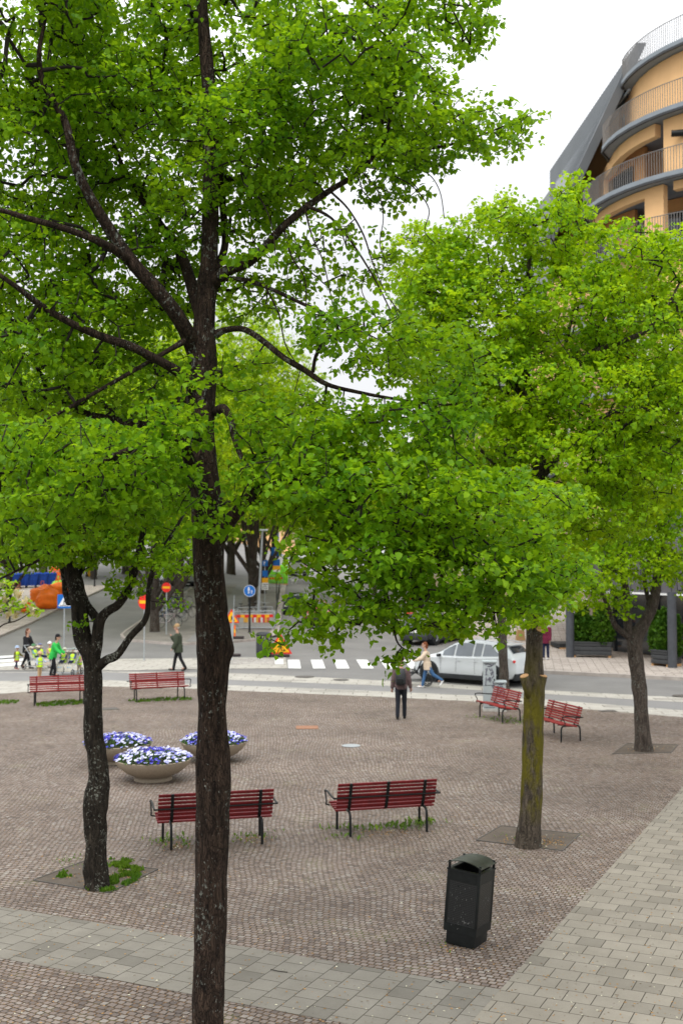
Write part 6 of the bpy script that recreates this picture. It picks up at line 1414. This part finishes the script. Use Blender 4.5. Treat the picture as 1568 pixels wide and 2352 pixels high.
# handrail along the median
c1, c2 = G(*Z2(900, 700)), G(*Z2(935, 395)); t = thing('handrail', 'dark steel handrail running up the median beside the street', 'handrail', tuple(c1)); mb = MB(); v = c2 - c1
mb.tube([Vector((0, 0, .1)), Vector((0, 0, 1.05)), v + Vector((0, 0, 1.05)), v + Vector((0, 0, .1))], .035, 7)
for f in (.25, .5, .75): mb.tube([v * f, v * f + Vector((0, 0, 1.05))], .03, 7)
mb.build('rail', M['black'], t, smooth=True, rel=False)

# round black bin by the crossing
c = G(*Z2(795, 960)); t = thing('litter_bin', 'round black litter bin with a slotted hood on the refuge by the crossing', 'litter bin', (c.x, c.y, c.z)); hh = (970 - 745) * .2563 * c.y / F
mb = MB(); mb.lathe([(.34, 0), (.34, .12), (.365, .14), (.365, hh * .62), (.33, hh * .66), (.28, hh * .66), (.001, hh * .66)], n=30); mb.build('drum', M['blackplastic'], t, smooth=40, rel=False)
for i in range(6): a = i * math.pi / 3; mb = MB(); mb.box((.315 * math.cos(a), .315 * math.sin(a), hh * .75), (.05, .09, hh * .2), a); mb.build('pillar', M['blackplastic'], t, rel=False)
mb = MB(); mb.lathe([(.37, hh * .83), (.385, hh * .85), (.385, hh * .89), (.33, hh * .95), (.2, hh * .99), (.001, hh)], n=30); mb.build('hood', M['blackplastic'], t, smooth=40, rel=False)

# ---------------------------------------------------------------- grey cabinets
def cabinet(label, pl, pr, ptop, graf=True):
    A, B = G(*pl), G(*pr); c = (A + B) / 2; w = (B - A).length; hh = (pl[1] - ptop) * c.y / F; t = thing('utility_cabinet', label, 'cabinet', (c.x, c.y + .2, .006), R(-4)); dp = .42
    mb = MB(); mb.box((0, 0, hh * .5), (w, dp, hh - .06), bev=.01); bx = mb.build('housing', M['cab'], t, smooth=40, rel=False)
    mb = MB(); mb.box((0, 0, hh - .02), (w + .06, dp + .08, .05), bev=.015); mb.build('lid', M['cab'], t, smooth=40, rel=False); mb = MB(); mb.box((0, 0, .04), (w + .03, dp + .03, .08)); mb.build('plinth', M['conc_wet'], t, rel=False)
    mb = MB(); y = -dp / 2 - .004
    mb.box((0, y, hh * .52), (w * .94, .006, .012)); mb.box((w * .36, y - .004, hh * .62), (.03, .02, .1)); mb.box((0, y, hh * .08), (w * .94, .006, .01)); mb.build('door_seam', M['black'], t, rel=False)
    if graf:
        mb = MB(); rr = random.Random(4)
        def stroke(pts, r=.011): mb.tube([(x * w, y - .003, z * hh) for x, z in pts], r, 5)
        stroke([(-.38, .93), (-.15, .95), (.2, .92), (.33, .95), (.1, .90), (-.2, .90)], .009)
        stroke([(-.35, .84), (-.2, .86), (-.28, .80), (-.33, .72), (-.2, .74)]); stroke([(-.05, .86), (.05, .81), (.15, .86), (.22, .78), (.02, .76)]); stroke([(.1, .72), (.3, .80), (.3, .70), (.12, .66)])
        stroke([(-.2, .62), (.0, .68), (.18, .62), (0, .55), (-.2, .62)], .014); stroke([(-.06, .62), (.03, .65), (.08, .61), (0, .585), (-.06, .62)]); stroke([(-.35, .52), (-.3, .68)]); stroke([(.25, .60), (.3, .52), (.2, .50), (.28, .46)])
        mb.build('graffiti', M['ink'], t, smooth=True, rel=False)
    return t
M['cab'] = mat('cabinet_grey', (.36, .40, .41), .6, var=.1, scale=5, bmp=.05); M['ink'] = mat('graffiti_ink', (.07, .05, .10), .7)
cabinet('tall grey utility cabinet with graffiti behind the bright red bench', Z3(1200, 1450), Z3(1312, 1452), 1263 + 1005 * .2563); cabinet('low grey utility cabinet right of the tall one, black mark on it', Z3(1302, 1452), Z3(1400, 1455), 1263 + 1185 * .2563, True)

# ---------------------------------------------------------------- containers, bags, building material on the left
def container(px, py, label):
    c = G(px, py); t = thing('waste_container', label, 'container', (c.x, c.y, c.z + .1), R(8), 'blue waste containers'); mb = MB()
    rs = [[(x * w, y * d, z) for x, y in ((-1, -1), (1, -1), (1, 1), (-1, 1))] for z, w, d in ((.18, .46, .32), (.9, .58, .42), (1.0, .60, .44), (1.05, .60, .44))]
    mb.rings(rs); mb.build('tub', M['cblue'], t, rel=False); mb = MB(); mb.rings([[(x * w, y * d, z) for x, y in ((-1, -1), (1, -1), (1, 1), (-1, 1))] for z, w, d in ((1.055, .62, .46), (1.12, .62, .46), (1.2, .5, .32))]); mb.build('lid', M['cblue'], t, rel=False)
    for sx in (-1, 1):
        for sy in (-1, 1): mb = MB(); mb.rings([[(sx * .38 + y, sy * .25 + .09 * math.cos(a), .09 + .09 * math.sin(a)) for a in (2 * math.pi * i / 12 for i in range(12))] for y in (-.03, .03)]); mb.build('castor', M['black'], t, rel=False)
    mb = MB()
    for i in range(4): mb.box((-.36 + .24 * i, -.40, .6), (.03, .05, .62), 0, Matrix.Rotation(R(-8), 4, 'X'))
    mb.build('rib', M['cblue'], t, rel=False); return t
M['cblue'] = mat('container_blue', (.008, .045, .26), .45, var=.15)
for i, (x, lb) in enumerate([(112, 'blue waste container at the right end of the row'), (93, 'second blue waste container from the right end of the row'), (71, 'third blue waste container from the right end of the row'), (50, 'fourth blue waste container from the right, middle of the row'), (28, 'fifth blue waste container from the right end of the row'), (6, 'blue waste container cut off by the left edge')]): container(x, 1352 + (i * .6), lb)
def bag(px, py, r, label, m, seed):
    c = G(px, py); t = thing('construction_bag', label, 'bag', (c.x, c.y, c.z + .1), seed, 'orange bags on the left pavement'); rr = random.Random(seed); mb = MB(); mb.ell((0, 0, r[2] * .6), (r[0], r[1], r[2] * .85), 36, 24)
    mb.v = [(x * (1 + .10 * math.sin(5 * x + seed) * math.cos(7 * z) + .07 * abs(math.sin(9 * z + 6 * y + 3 * x)) + rr.uniform(-.03, .03)), y * (1 + .12 * math.sin(6 * z + seed) + rr.uniform(-.03, .03)), max(.0, z * (1 + .10 * math.sin(4 * x + 5 * y + seed)))) for x, y, z in mb.v]
    mb.build('sack', m, t, smooth=50, rel=False); mb = MB(); mb.tube([(-.12, 0, r[2] * 1.5), (-.05, 0, r[2] * 1.85), (.08, .02, r[2] * 1.82), (.14, 0, r[2] * 1.5)], .03, 6); mb.build('loop', m, t, smooth=True, rel=False)
M['bagor'] = mat('orange_tarp', (.85, .17, .01), .5, var=.2, scale=2, bmp=.6, dist=.08); M['baggreen'] = mat('green_net', (.25, .55, .06), .7, var=.3)
bag(*Z1(440, 540), (1.0, .7, .85), 'largest orange bag heaped beside the crossing sign', M['bagor'], 1); bag(*Z1(250, 575), (.75, .5, .4), 'low crumpled orange bag nearest the kerb', M['bagor'], 2); bag(*Z1(380, 480), (.9, .6, .8), 'orange bag with a pale top behind the largest one', M['bagor'], 3); bag(*Z1(510, 440), (.9, .6, .75), 'orange bag beside the trunk, under the green net', M['bagor'], 4); bag(*Z1(520, 400), (.8, .5, .7), 'lime green net bag behind the orange bags', M['baggreen'], 5)
c = G(*Z1(490, 320)); t = thing('orange_panel', 'upright orange panel behind the right end of the blue containers', 'panel', (c.x, c.y, c.z + .1), .1); mb = MB()
for i in range(4): mb.box((.02 * (i % 2), 0, .45 + i * .42), (.95 - .04 * i, .10, .36), bev=.03)
mb.build('board', M['orange'], t, rel=False); mb = MB(); mb.box((0, 0, .15), (.1, .5, .3)); mb.build('stand', M['black'], t, rel=False)
c = G(*Z1(120, 365)); t = thing('pallet', 'brown pallet of bricks in front of the blue containers', 'pallet', (c.x, c.y, c.z + .1), .1); mb = MB()
for i in range(3): mb.box((0, -.4 + .4 * i, .05), (1.2, .1, .1))
mb.box((0, 0, .13), (1.2, .9, .05)); mb.build('deck', M['cutwood'], t, rel=False); M['brick'] = mat('brick_stack', (.22, .09, .06), .9, var=.4, scale=18); mb = MB(); mb.box((0, 0, .35), (1.0, .8, .38)); mb.build('bricks', M['brick'], t, rel=False)
c = G(*Z1(800, 240)); t = thing('construction_post', 'yellow marker posts with white boards at the far end of the left street', 'marker posts', (c.x, c.y, c.z)); mb = MB(); mb.box((0, 0, .7), (.3, .1, 1.4)); mb.build('yellow_post', M['yellow'], t, rel=False)
for x in (.7, 2.0): mb = MB(); mb.box((x, .2, .9), (.2, .08, 2.0), 0, Matrix.Rotation(R(8 if x < 1 else 0), 4, 'Y')); mb.build('white_board', M['white'], t, rel=False)
# paper bag, orange van-like dots by the crossing are roadwork marker boards
c = G(*Z3(545, 758)); t = thing('marker_board', 'red and yellow roadworks marker board left of the dark car', 'marker board', (c.x, c.y, c.z)); mb = MB()
for i in range(5): mb.prism([(-.28, .2 + i * .42), (.28, .4 + i * .42), (.28, .62 + i * .42), (-.28, .42 + i * .42)], -.02, .02, 'y', m=i % 2)
mb.build('board', [M['signred'], M['yellow']], t, rel=False); mb = MB(); mb.box((0, 0, .06), (.8, .4, .12), bev=.04); mb.build('rubber_foot', M['rubber'], t, rel=False)
c = G(*Z3(1525, 830)); t = thing('paper_bag', 'brown paper carrier bag with a green mark on the far pavement', 'paper bag', (c.x, c.y, c.z + .11)); M['kraft'] = mat('kraft_paper', (.42, .26, .12), .9, var=.1); mb = MB(); mb.rings([[(x * w, y * .13, z) for x, y in ((-1, -1), (1, -1), (1, 1), (-1, 1))] for z, w in ((0, .24), (.5, .2), (.55, .17))]); mb.build('bag', M['kraft'], t, rel=False); mb = MB(); mb.box((0, -.135, .28), (.16, .01, .12)); mb.build('green_mark', M['baggreen'], t, rel=False); mb = MB(); mb.tube([(-.08, 0, .54), (-.05, 0, .72), (.05, 0, .72), (.08, 0, .54)], .01, 5); mb.build('handle', M['kraft'], t, rel=False)

# ---------------------------------------------------------------- corner building
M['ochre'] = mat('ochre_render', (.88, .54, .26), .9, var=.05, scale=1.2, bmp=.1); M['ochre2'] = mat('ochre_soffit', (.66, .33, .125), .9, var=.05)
M['zinc'] = mat('zinc_cladding', (.21, .225, .24), .5, .2, .06, .6, 0); M['slabgrey'] = mat('balcony_edge', (.24, .27, .30), .5, 0, .06, 2, 0); M['fascia'] = mat('grey_fascia', (.13, .125, .135), .4, .2, .1, 1.2, 0)
M['pillar'] = mat('pillar_grey', (.065, .07, .08), .5); M['planterg'] = mat('planter_grey', (.05, .052, .055), .65, var=.15, scale=9, bmp=.2); M['wallw'] = mat('pale_wall', (.62, .57, .50), .85, var=.05)
bo = P(1560, 1500, 52); bo.z = 0
bd = thing('corner_building', 'tall ochre corner building with curved balconies and a dark zinc side', 'building', (bo.x, bo.y, 0))
FL = [28.9, 25.55, 22.2, 18.9, 15.6, 12.3, 9.0, 5.7]       # slab heights from the roof down
def outline(k, inset=0.0):
    """plan of level k: side wall running away, rounded corner, front to the right (left to right)"""
    x0 = 14.2 - 1.0 * min(k, 4) + inset; y0 = 49.6 - .25 * k + inset; r = 8.0 + .35 * k - inset
    pts = [(x0 + 2.6, y0 + r + 4), (x0 + .8, y0 + r + 1.6), (x0 + .3, y0 + r + .6)]
    if inset > .3: pts = [(x0 + .45, y0 + r + 16), (x0 + .2, y0 + r + 8), (x0 + .05, y0 + r + 1)]
    for i in range(13):
        a = R(180 + i * 7.5); pts.append((x0 + r + r * math.cos(a), y0 + r + r * math.sin(a)))
    pts += [(x0 + r + 8, y0 - .6), (x0 + r + 22, y0 - 1.8)]
    return pts
def seg_strip(name, pl, z0, z1, th, m, par, closed=False):
    mb = MB(); rs = []
    for i, p in enumerate(pl):
        a = Vector((*pl[max(0, i - 1)], 0)); b = Vector((*pl[min(len(pl) - 1, i + 1)], 0)); t_ = (b - a).normalized(); n = Vector((-t_.y, t_.x, 0)) ; q = Vector((*p, 0))
        rs.append([(q.x, q.y, z0), (q.x, q.y, z1), (q.x + n.x * th, q.y + n.y * th, z1), (q.x + n.x * th, q.y + n.y * th, z0)])
    mb.rings(rs); return mb.build(name, m, par, smooth=30)
def densify(pl, st=.5):
    o = [pl[0]]
    for a, b in zip(pl, pl[1:]):
        L = math.hypot(b[0] - a[0], b[1] - a[1]); k = max(1, int(L / st)); o += [(a[0] + (b[0] - a[0]) * i / k, a[1] + (b[1] - a[1]) * i / k) for i in range(1, k + 1)]
    return o
for k, z in enumerate(FL):
    o = outline(k); mb = MB(); full = o + [(o[-1][0], o[-1][1] + 40), (o[0][0] + 5, o[0][1] + 12)]
    mb.prism(full, z - .26, z, 'z'); sl_ = mb.build('balcony_slab', M['slabgrey'], bd)
    seg_strip('gutter', [(x - .05, y - .05) for x, y in o], z - .36, z - .24, .10, M['planterg'], bd)
    # railing of thin bars, following the edge
    e = densify([(x + .08, y + .08) for x, y in o[2:]], .13); mb = MB()
    for x, y in e: mb.tube([(x, y, z), (x, y, z + 1.15)], .017, 4, cap=False)
    mb.tube([(x, y, z + 1.15) for x, y in e[::4]], .022, 5); mb.build('railing', M['rail'] if 'rail' in M else M.setdefault('rail', mat('rail_grey', (.22, .21, .20), .5, .3)), bd)
    # planting strip behind the rail edge
# walls per storey between slabs, with loggia openings
def storey(k, z0, z1, opens, wins, inset=.6):
    pl = densify(outline(k, inset), .5); th = .35
    cum = [0]
    for a, b in zip(pl, pl[1:]): cum.append(cum[-1] + math.hypot(b[0] - a[0], b[1] - a[1]))
    def X(p, y=None): return CX + F * p[0] / p[1]
    def cut(x0, x1): return [p for p in pl if x0 <= X(p) <= x1 and p[1] < 70]
    cuts = sorted(opens); xs0 = -1e9; run = []; pieces = []
    for p in pl:
        inside = any(a <= X(p) <= b and p[1] < 62 for a, b, *_ in cuts)
        if inside:
            if len(run) > 1: pieces.append(run)
            run = []
        else: run.append(p)
    if len(run) > 1: pieces.append(run)
    for r_ in pieces: seg_strip('wall', r_, z0, z1 - .3, th, M['ochre'], bd)
    for a, b, zt in cuts:
        q = cut(a - 8, b + 8)
        if len(q) < 2: continue
        seg_strip('lintel', q, zt, z1 - .3, th + .01, M['ochre'], bd)
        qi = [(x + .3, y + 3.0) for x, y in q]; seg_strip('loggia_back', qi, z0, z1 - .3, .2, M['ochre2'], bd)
        mb = MB(); gq = qi[len(qi) // 8: -max(1, len(qi) // 6)]; rs = [[(x, y - .25, z0 + .02), (x, y - .25, z0 + 2.3), (x, y - .12, z0 + 2.3), (x, y - .12, z0 + .02)] for x, y in gq]; mb.rings(rs); mb.build('loggia_glazing', M['glass'], bd)
    for a, b, zb, zt in wins:
        q = cut(a, b)
        if len(q) < 2: q = sorted(pl, key=lambda p: abs(X(p) - (a + b) / 2) + (1e3 if p[1] > 70 else 0))[:2]; q = sorted(q, key=lambda p: p[0])
        mb = MB(); n = [(x - .04, y - .06) for x, y in q]; rs = [[(x, y, z0 + zb), (x, y, z0 + zt), (x + .02, y + .05, z0 + zt), (x + .02, y + .05, z0 + zb)] for x, y in n]; mb.rings(rs); w_ = mb.build('window', M['white'], bd)
        mb = MB(); rs = []
        mx_, my_ = (n[0][0] + n[-1][0]) / 2, (n[0][1] + n[-1][1]) / 2
        g = [((x - mx_) * .45 + mx_ - .10, (y - my_) * .45 + my_ - .07) for x, y in n]; mb.rings([[(x, y, z0 + zb + .12), (x, y, z0 + zt - .12), (x + .02, y + .03, z0 + zt - .12), (x + .02, y + .03, z0 + zb + .12)] for x, y in g]); o = mb.build('pane', M['glass'], None); o.parent = w_; 
        for v in o.data.vertices: v.co -= bd.location
storey(0, FL[1], FL[0], [], [(1442, 1443, .3, 2.4), (1412, 1413, .3, 2.3)])
storey(1, FL[2], FL[1], [(1398, 1516, FL[2] + 2.45), (1600, 1700, FL[2] + 2.45)], [(1353, 1366, .1, 2.4)])
storey(2, FL[3], FL[2], [(1330, 1482, FL[3] + 2.6), (1546, 1700, FL[3] + 2.6)], [])
storey(3, FL[4], FL[3], [(1400, 1500, FL[4] + 2.5)], [(1340, 1352, .2, 2.3)])
for k in range(4, 7): storey(k, FL[k + 1], FL[k], [(1380, 1450, FL[k + 1] + 2.4)], [(1300, 1315, .2, 2.3), (1480, 1495, .2, 2.3), (1530, 1545, .2, 2.3)])
# chair on the loggia
# zinc side: leaning wall from the parapet down and outward to the terraces
def side_pt(px, py, d): return P(px, py, d)
mb = MB(); A1 = P(1462, 97, 57.0); B1 = P(1262, 392, 76.0); 
xa = A1.x; xb = B1.x; za = A1.z; zb_ = B1.z; zl = 17.0; out = 3.6
front = [(xa, A1.y, za), (xb, B1.y, zb_), (xb - .05, B1.y, zl), (xa - out + .3, A1.y + 2.0, zl)]
th = Vector((.5, 0, 0)); front[2] = tuple(P(1262, 590, 76)); front[3] = tuple(P(1236, 580, 61)); fr = [Vector(p) for p in front]; mb.add(fr + [p + th for p in fr], [(0, 1, 2, 3), (7, 6, 5, 4), (0, 4, 5, 1), (1, 5, 6, 2), (2, 6, 7, 3), (3, 7, 4, 0)]); mb.build('zinc_wall', M['zinc'], bd, fix=True)
mb = MB(); A2 = P(1266, 430, 76.3); B2 = P(1195, 532, 96.0); fr = [A2, B2, B2 + Vector((-.3, 0, -18)), A2 + Vector((-.3, 0, -20))]; mb.add(fr + [p + th for p in fr], [(0, 1, 2, 3), (7, 6, 5, 4), (0, 4, 5, 1), (1, 5, 6, 2), (2, 6, 7, 3), (3, 7, 4, 0)]); mb.build('zinc_wall', M['zinc'], bd)
mb = MB(); 
for f in np.linspace(.03, .97, 44):
    p = Vector(front[0]).lerp(Vector(front[1]), f); q = Vector(front[3]).lerp(Vector(front[2]), f); mb.tube([p + Vector((-.015, 0, 0)), q + Vector((-.015, 0, 0))], .012, 4)
mb.build('standing_seam', M['zinc'], bd)
mb = MB(); p0, p1 = P(1445, 205, 57.2), P(1268, 440, 75.5); mb.tube([p0, p0.lerp(p1, .5), p1], .06, 6); mb.build('gutter', M['slabgrey'], bd)
# roof box closing the top, behind the parapet
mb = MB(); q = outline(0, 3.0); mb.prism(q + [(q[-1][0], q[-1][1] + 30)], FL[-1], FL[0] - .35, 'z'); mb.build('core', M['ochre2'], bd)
mb = MB(); mb.prism([(15.1, 57.6), (14.25, 75.6), (15.6, 75.6), (22, 57.6)], FL[-1], FL[0] - .3, 'z'); mb.build('side_wall', M['ochre'], bd)
mb = MB(); mb.prism([(15.05, 57.2), (14.2, 75.7), (15.7, 75.7), (16.6, 57.2)], FL[0] - .3, FL[0] + .95, 'z'); mb.build('roof_upstand', M['zinc'], bd)
# awning boxes under the slabs
for a, b, z in (((1541, 306), (1640, 300), 1),):
    p0, p1 = P(*a, 52.5 if z else 57), P(*b, 52.0 if z else 60); mb = MB(); mb.tube([p0, p1], .16, 10); mb.build('awning_box', M['black'], bd, smooth=True)
# ground floor: fascia, pillars, glazing, pale walls
f0, f1 = P(1180, 1351, 60), P(1700, 1368, 45.5); u = (f1 - f0); u.z = 0; un = u.normalized(); nn_ = Vector((-un.y, un.x, 0))
z_f = (f0.z + f1.z) / 2
def wallbox(name, t0, t1, z0, z1, depth, thick, m, inset=0.0, **kw):
    a = f0 + un * t0; b = f0 + un * t1; c = (a + b) / 2 + nn_ * (depth + thick / 2); mb = MB(); mb.box((c.x, c.y, (z0 + z1) / 2), ((b - a).length - inset, thick, z1 - z0), math.atan2(un.y, un.x)); return mb.build(name, m, bd, **kw)
Lf = u.length
def tpos(px):   # where the ray through px meets the facade line
    r = ray(px, 1400); best = min(range(0, int(Lf * 20)), key=lambda i: abs((f0 + un * (i / 20)).x / (f0 + un * (i / 20)).y - r.x / r.y)); return best / 20
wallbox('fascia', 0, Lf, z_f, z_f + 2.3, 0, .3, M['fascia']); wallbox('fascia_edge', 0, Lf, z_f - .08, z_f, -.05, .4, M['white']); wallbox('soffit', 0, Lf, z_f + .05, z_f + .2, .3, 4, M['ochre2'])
for i in range(24): wallbox('panel_joint', i * Lf / 24, i * Lf / 24 + .03, z_f + .05, z_f + 2.25, -.012, .02, M['black'])
for i in range(12): w_ = wallbox('window', i * Lf / 12 + .3, (i + 1) * Lf / 12 - .3, z_f + 2.4, z_f + 4.2, .8, .1, M['glasspale'])
wallbox('upper_wall', 0, Lf, z_f + 2.3, 9.0, .95, .4, M['wallw'])
wallbox('pale_wall', tpos(1215), tpos(1306), .45, z_f, 3.6, .3, M['wallw']); wallbox('wall_base', tpos(1215), tpos(1306), .0, .45, 3.55, .3, M['planterg'])
wallbox('glass_front', tpos(1306), tpos(1556), .0, z_f, 2.6, .1, M['glass'])
for px in (1310, 1405, 1432, 1475, 1500, 1540): wallbox('door_frame', tpos(px), tpos(px) + .12, .0, z_f, 2.5, .12, M['planterg'])
wallbox('pale_wall', tpos(1556), Lf, .0, z_f, 1.4, .3, M['wallw'])
for a, b in ((1309, 1515), (1544, 1540)):
    p = G(a, b); mb = MB(); mb.tube([(p.x, p.y, .1), (p.x, p.y, z_f + .1)], .19, 18); mb.build('pillar', M['pillar'], bd, smooth=40)
# conifers in wooden troughs
def trough(label, pl, pr, ptop, dp=.8):
    A, B = G(*pl), G(*pr); v = B - A; w = v.length; c = (A + B) / 2; hh = (pl[1] - ptop) * c.y / F; rz = math.atan2(v.y, v.x); t = thing('planter_trough', label, 'planter', (c.x, c.y + dp / 2, .11), rz, 'wooden planters by the glass front')
    mb = MB()
    for i in range(3): mb.box((0, 0, .1 + (i + .5) * (hh - .1) / 3), (w, dp, (hh - .1) / 3 - .02), bev=.012)
    mb.build('boards', M['planterg'], t, smooth=40, rel=False); mb = MB()
    for s in (-1, 1): mb.box((s * w * .45, 0, .05), (.12, dp * .9, .1))
    mb.build('feet', M['cutwood'], t, rel=False); mb = MB(); mb.box((0, 0, hh - .03), (w + .05, dp + .05, .05)); mb.build('rim', M['planterg'], t, rel=False); return c, hh
trough('long grey wooden trough left of the glass doors holding two conifers', Z4(597, 985), Z4(948, 992), 1263 + 845 * .2563)
trough('grey wooden trough right of the glass doors holding conifers', Z4(1372, 1065), Z4(1522, 1080), 1263 + 920 * .2563, .9)
trough('low grey trough by the pale wall, behind the left pillar', Z4(455, 890), Z4(545, 920), 1263 + 835 * .2563)
def conifer(px, pbot, ptop, wpx, d, label, seed):
    global rng; rng = np.random.default_rng(seed); b = P(px, pbot, d); tp = P(px, ptop, d); hh = tp.z - b.z; r = W(wpx, d) / 2; t = thing('conifer', label, 'conifer', tuple(b), 0, 'potted conifers')
    mb = MB(); mb.tube([(0, 0, 0), (0, 0, hh * .9)], [.05, .01], 8); mb.build('trunk', M['twig'], t, rel=False); n = 520; u = rng.uniform(0.02, 1, n); a = rng.uniform(0, 6.28, n); prof = r * np.clip(np.sin(np.clip(u, 0, 1) ** .62 * math.pi) ** .55, 0, 1) * (1 + .12 * np.sin(a * 4 + u * 15)); rr_ = prof * rng.uniform(.75, 1.04, n)
    C = np.stack([rr_ * np.cos(a) + b.x, rr_ * np.sin(a) + b.y, u * hh + b.z], 1); D = np.stack([np.cos(a) * .5, np.sin(a) * .5, np.full(n, .85)], 1); v, f = leaves(C, D, .10, 14, .085, .9, -.5); npmesh('crown', v, f, M['thuja'], t)
conifer(*Z4(665, 845), Z4(0, 470)[1], 38, 54.5, 'bushy conifer at the left end of the long trough', 71) if False else None
for (x, yb, yt, wz, d, lb, sd) in [(665, 855, 490, 155, 53.6, 'bushy conifer at the left end of the long trough', 71), (842, 870, 500, 185, 53.2, 'bushy conifer at the right end of the long trough', 72), (1415, 945, 540, 150, 49.0, 'tallest conifer in the right trough, beside the grey pillar', 73), (1510, 960, 600, 70, 48.8, 'slim conifer behind the right pillar', 74), (1325, 930, 560, 80, 50.5, 'dark narrow conifer left of the right trough', 75)]:
    X_, yb_ = Z4(x, yb); _, yt_ = Z4(x, yt); conifer(X_, yb_, yt_, wz * .2563, d, lb, sd)

# ---------------------------------------------------------------- distant houses closing the streets
def house(name, label, x0, x1, y0, y1, h, wallm, rows, colsn, roofm, side='x'):
    g0 = gz((x0 + x1) / 2, (y0 + y1) / 2); t = thing(name, label, 'building', ((x0 + x1) / 2, (y0 + y1) / 2, g0)); w, d = x1 - x0, y1 - y0
    mb = MB(); mb.box((0, 0, h / 2 - .5), (w, d, h + 1)); mb.build('wall', wallm, t, rel=False); mb = MB(); mb.rings([[(-w / 2 - .3, -d / 2 - .3, h + .5), (w / 2 + .3, -d / 2 - .3, h + .5), (w / 2 + .3, d / 2 + .3, h + .5), (-w / 2 - .3, d / 2 + .3, h + .5)], [(-w / 2 + 2, -d / 2 + 2, h + 2.6), (w / 2 - 2, -d / 2 + 2, h + 2.6), (w / 2 - 2, d / 2 - 2, h + 2.6), (-w / 2 + 2, d / 2 - 2, h + 2.6)]]); mb.build('roof', roofm, t, rel=False)
    sx = -1 if side == 'l' else 1; n = 0
    for r_ in range(rows):
        for c_ in range(colsn):
            z = 1.9 + r_ * 3.1; yy = -d / 2 + (c_ + .5) * d / colsn
            mb = MB(); mb.box((sx * (w / 2 + .02), yy, z), (.10, 1.2, 1.5)); f_ = mb.build('window', M['white'], t, rel=False); mb = MB(); mb.box((sx * (w / 2 + .05), yy, z), (.10, 1.0, 1.3)); o = mb.build('pane', M['glasspale'], None, rel=False); o.parent = f_
    for r_ in range(rows):
        for c_ in range(max(2, int(w / 3.5))):
            z = 1.9 + r_ * 3.1; xx = -w / 2 + (c_ + .5) * w / max(2, int(w / 3.5)); mb = MB(); mb.box((xx, -d / 2 - .02, z), (1.2, .1, 1.5)); f_ = mb.build('window', M['white'], t, rel=False); mb = MB(); mb.box((xx, -d / 2 - .05, z), (1.0, .1, 1.3)); o = mb.build('pane', M['glasspale'], None, rel=False); o.parent = f_
M['cream'] = mat('cream_wall', (.60, .47, .30), .9, var=.05); M['roofg'] = mat('roof_grey', (.12, .12, .13), .7)
house('apartment_house', 'cream apartment house along the right side of the main street', 9, 21, 100, 150, 17, M['cream'], 5, 7, M['roofg'], 'l')
house('apartment_house', 'pale house standing back along the left street behind the trees', -62, -44, 120, 150, 12, M['wallw'], 3, 5, M['roofg'], 'r')
house('apartment_house', 'ochre house far up the main street on the left side', -18, -8, 185, 215, 12, M['ochre'], 3, 4, M['roofg'], 'r')
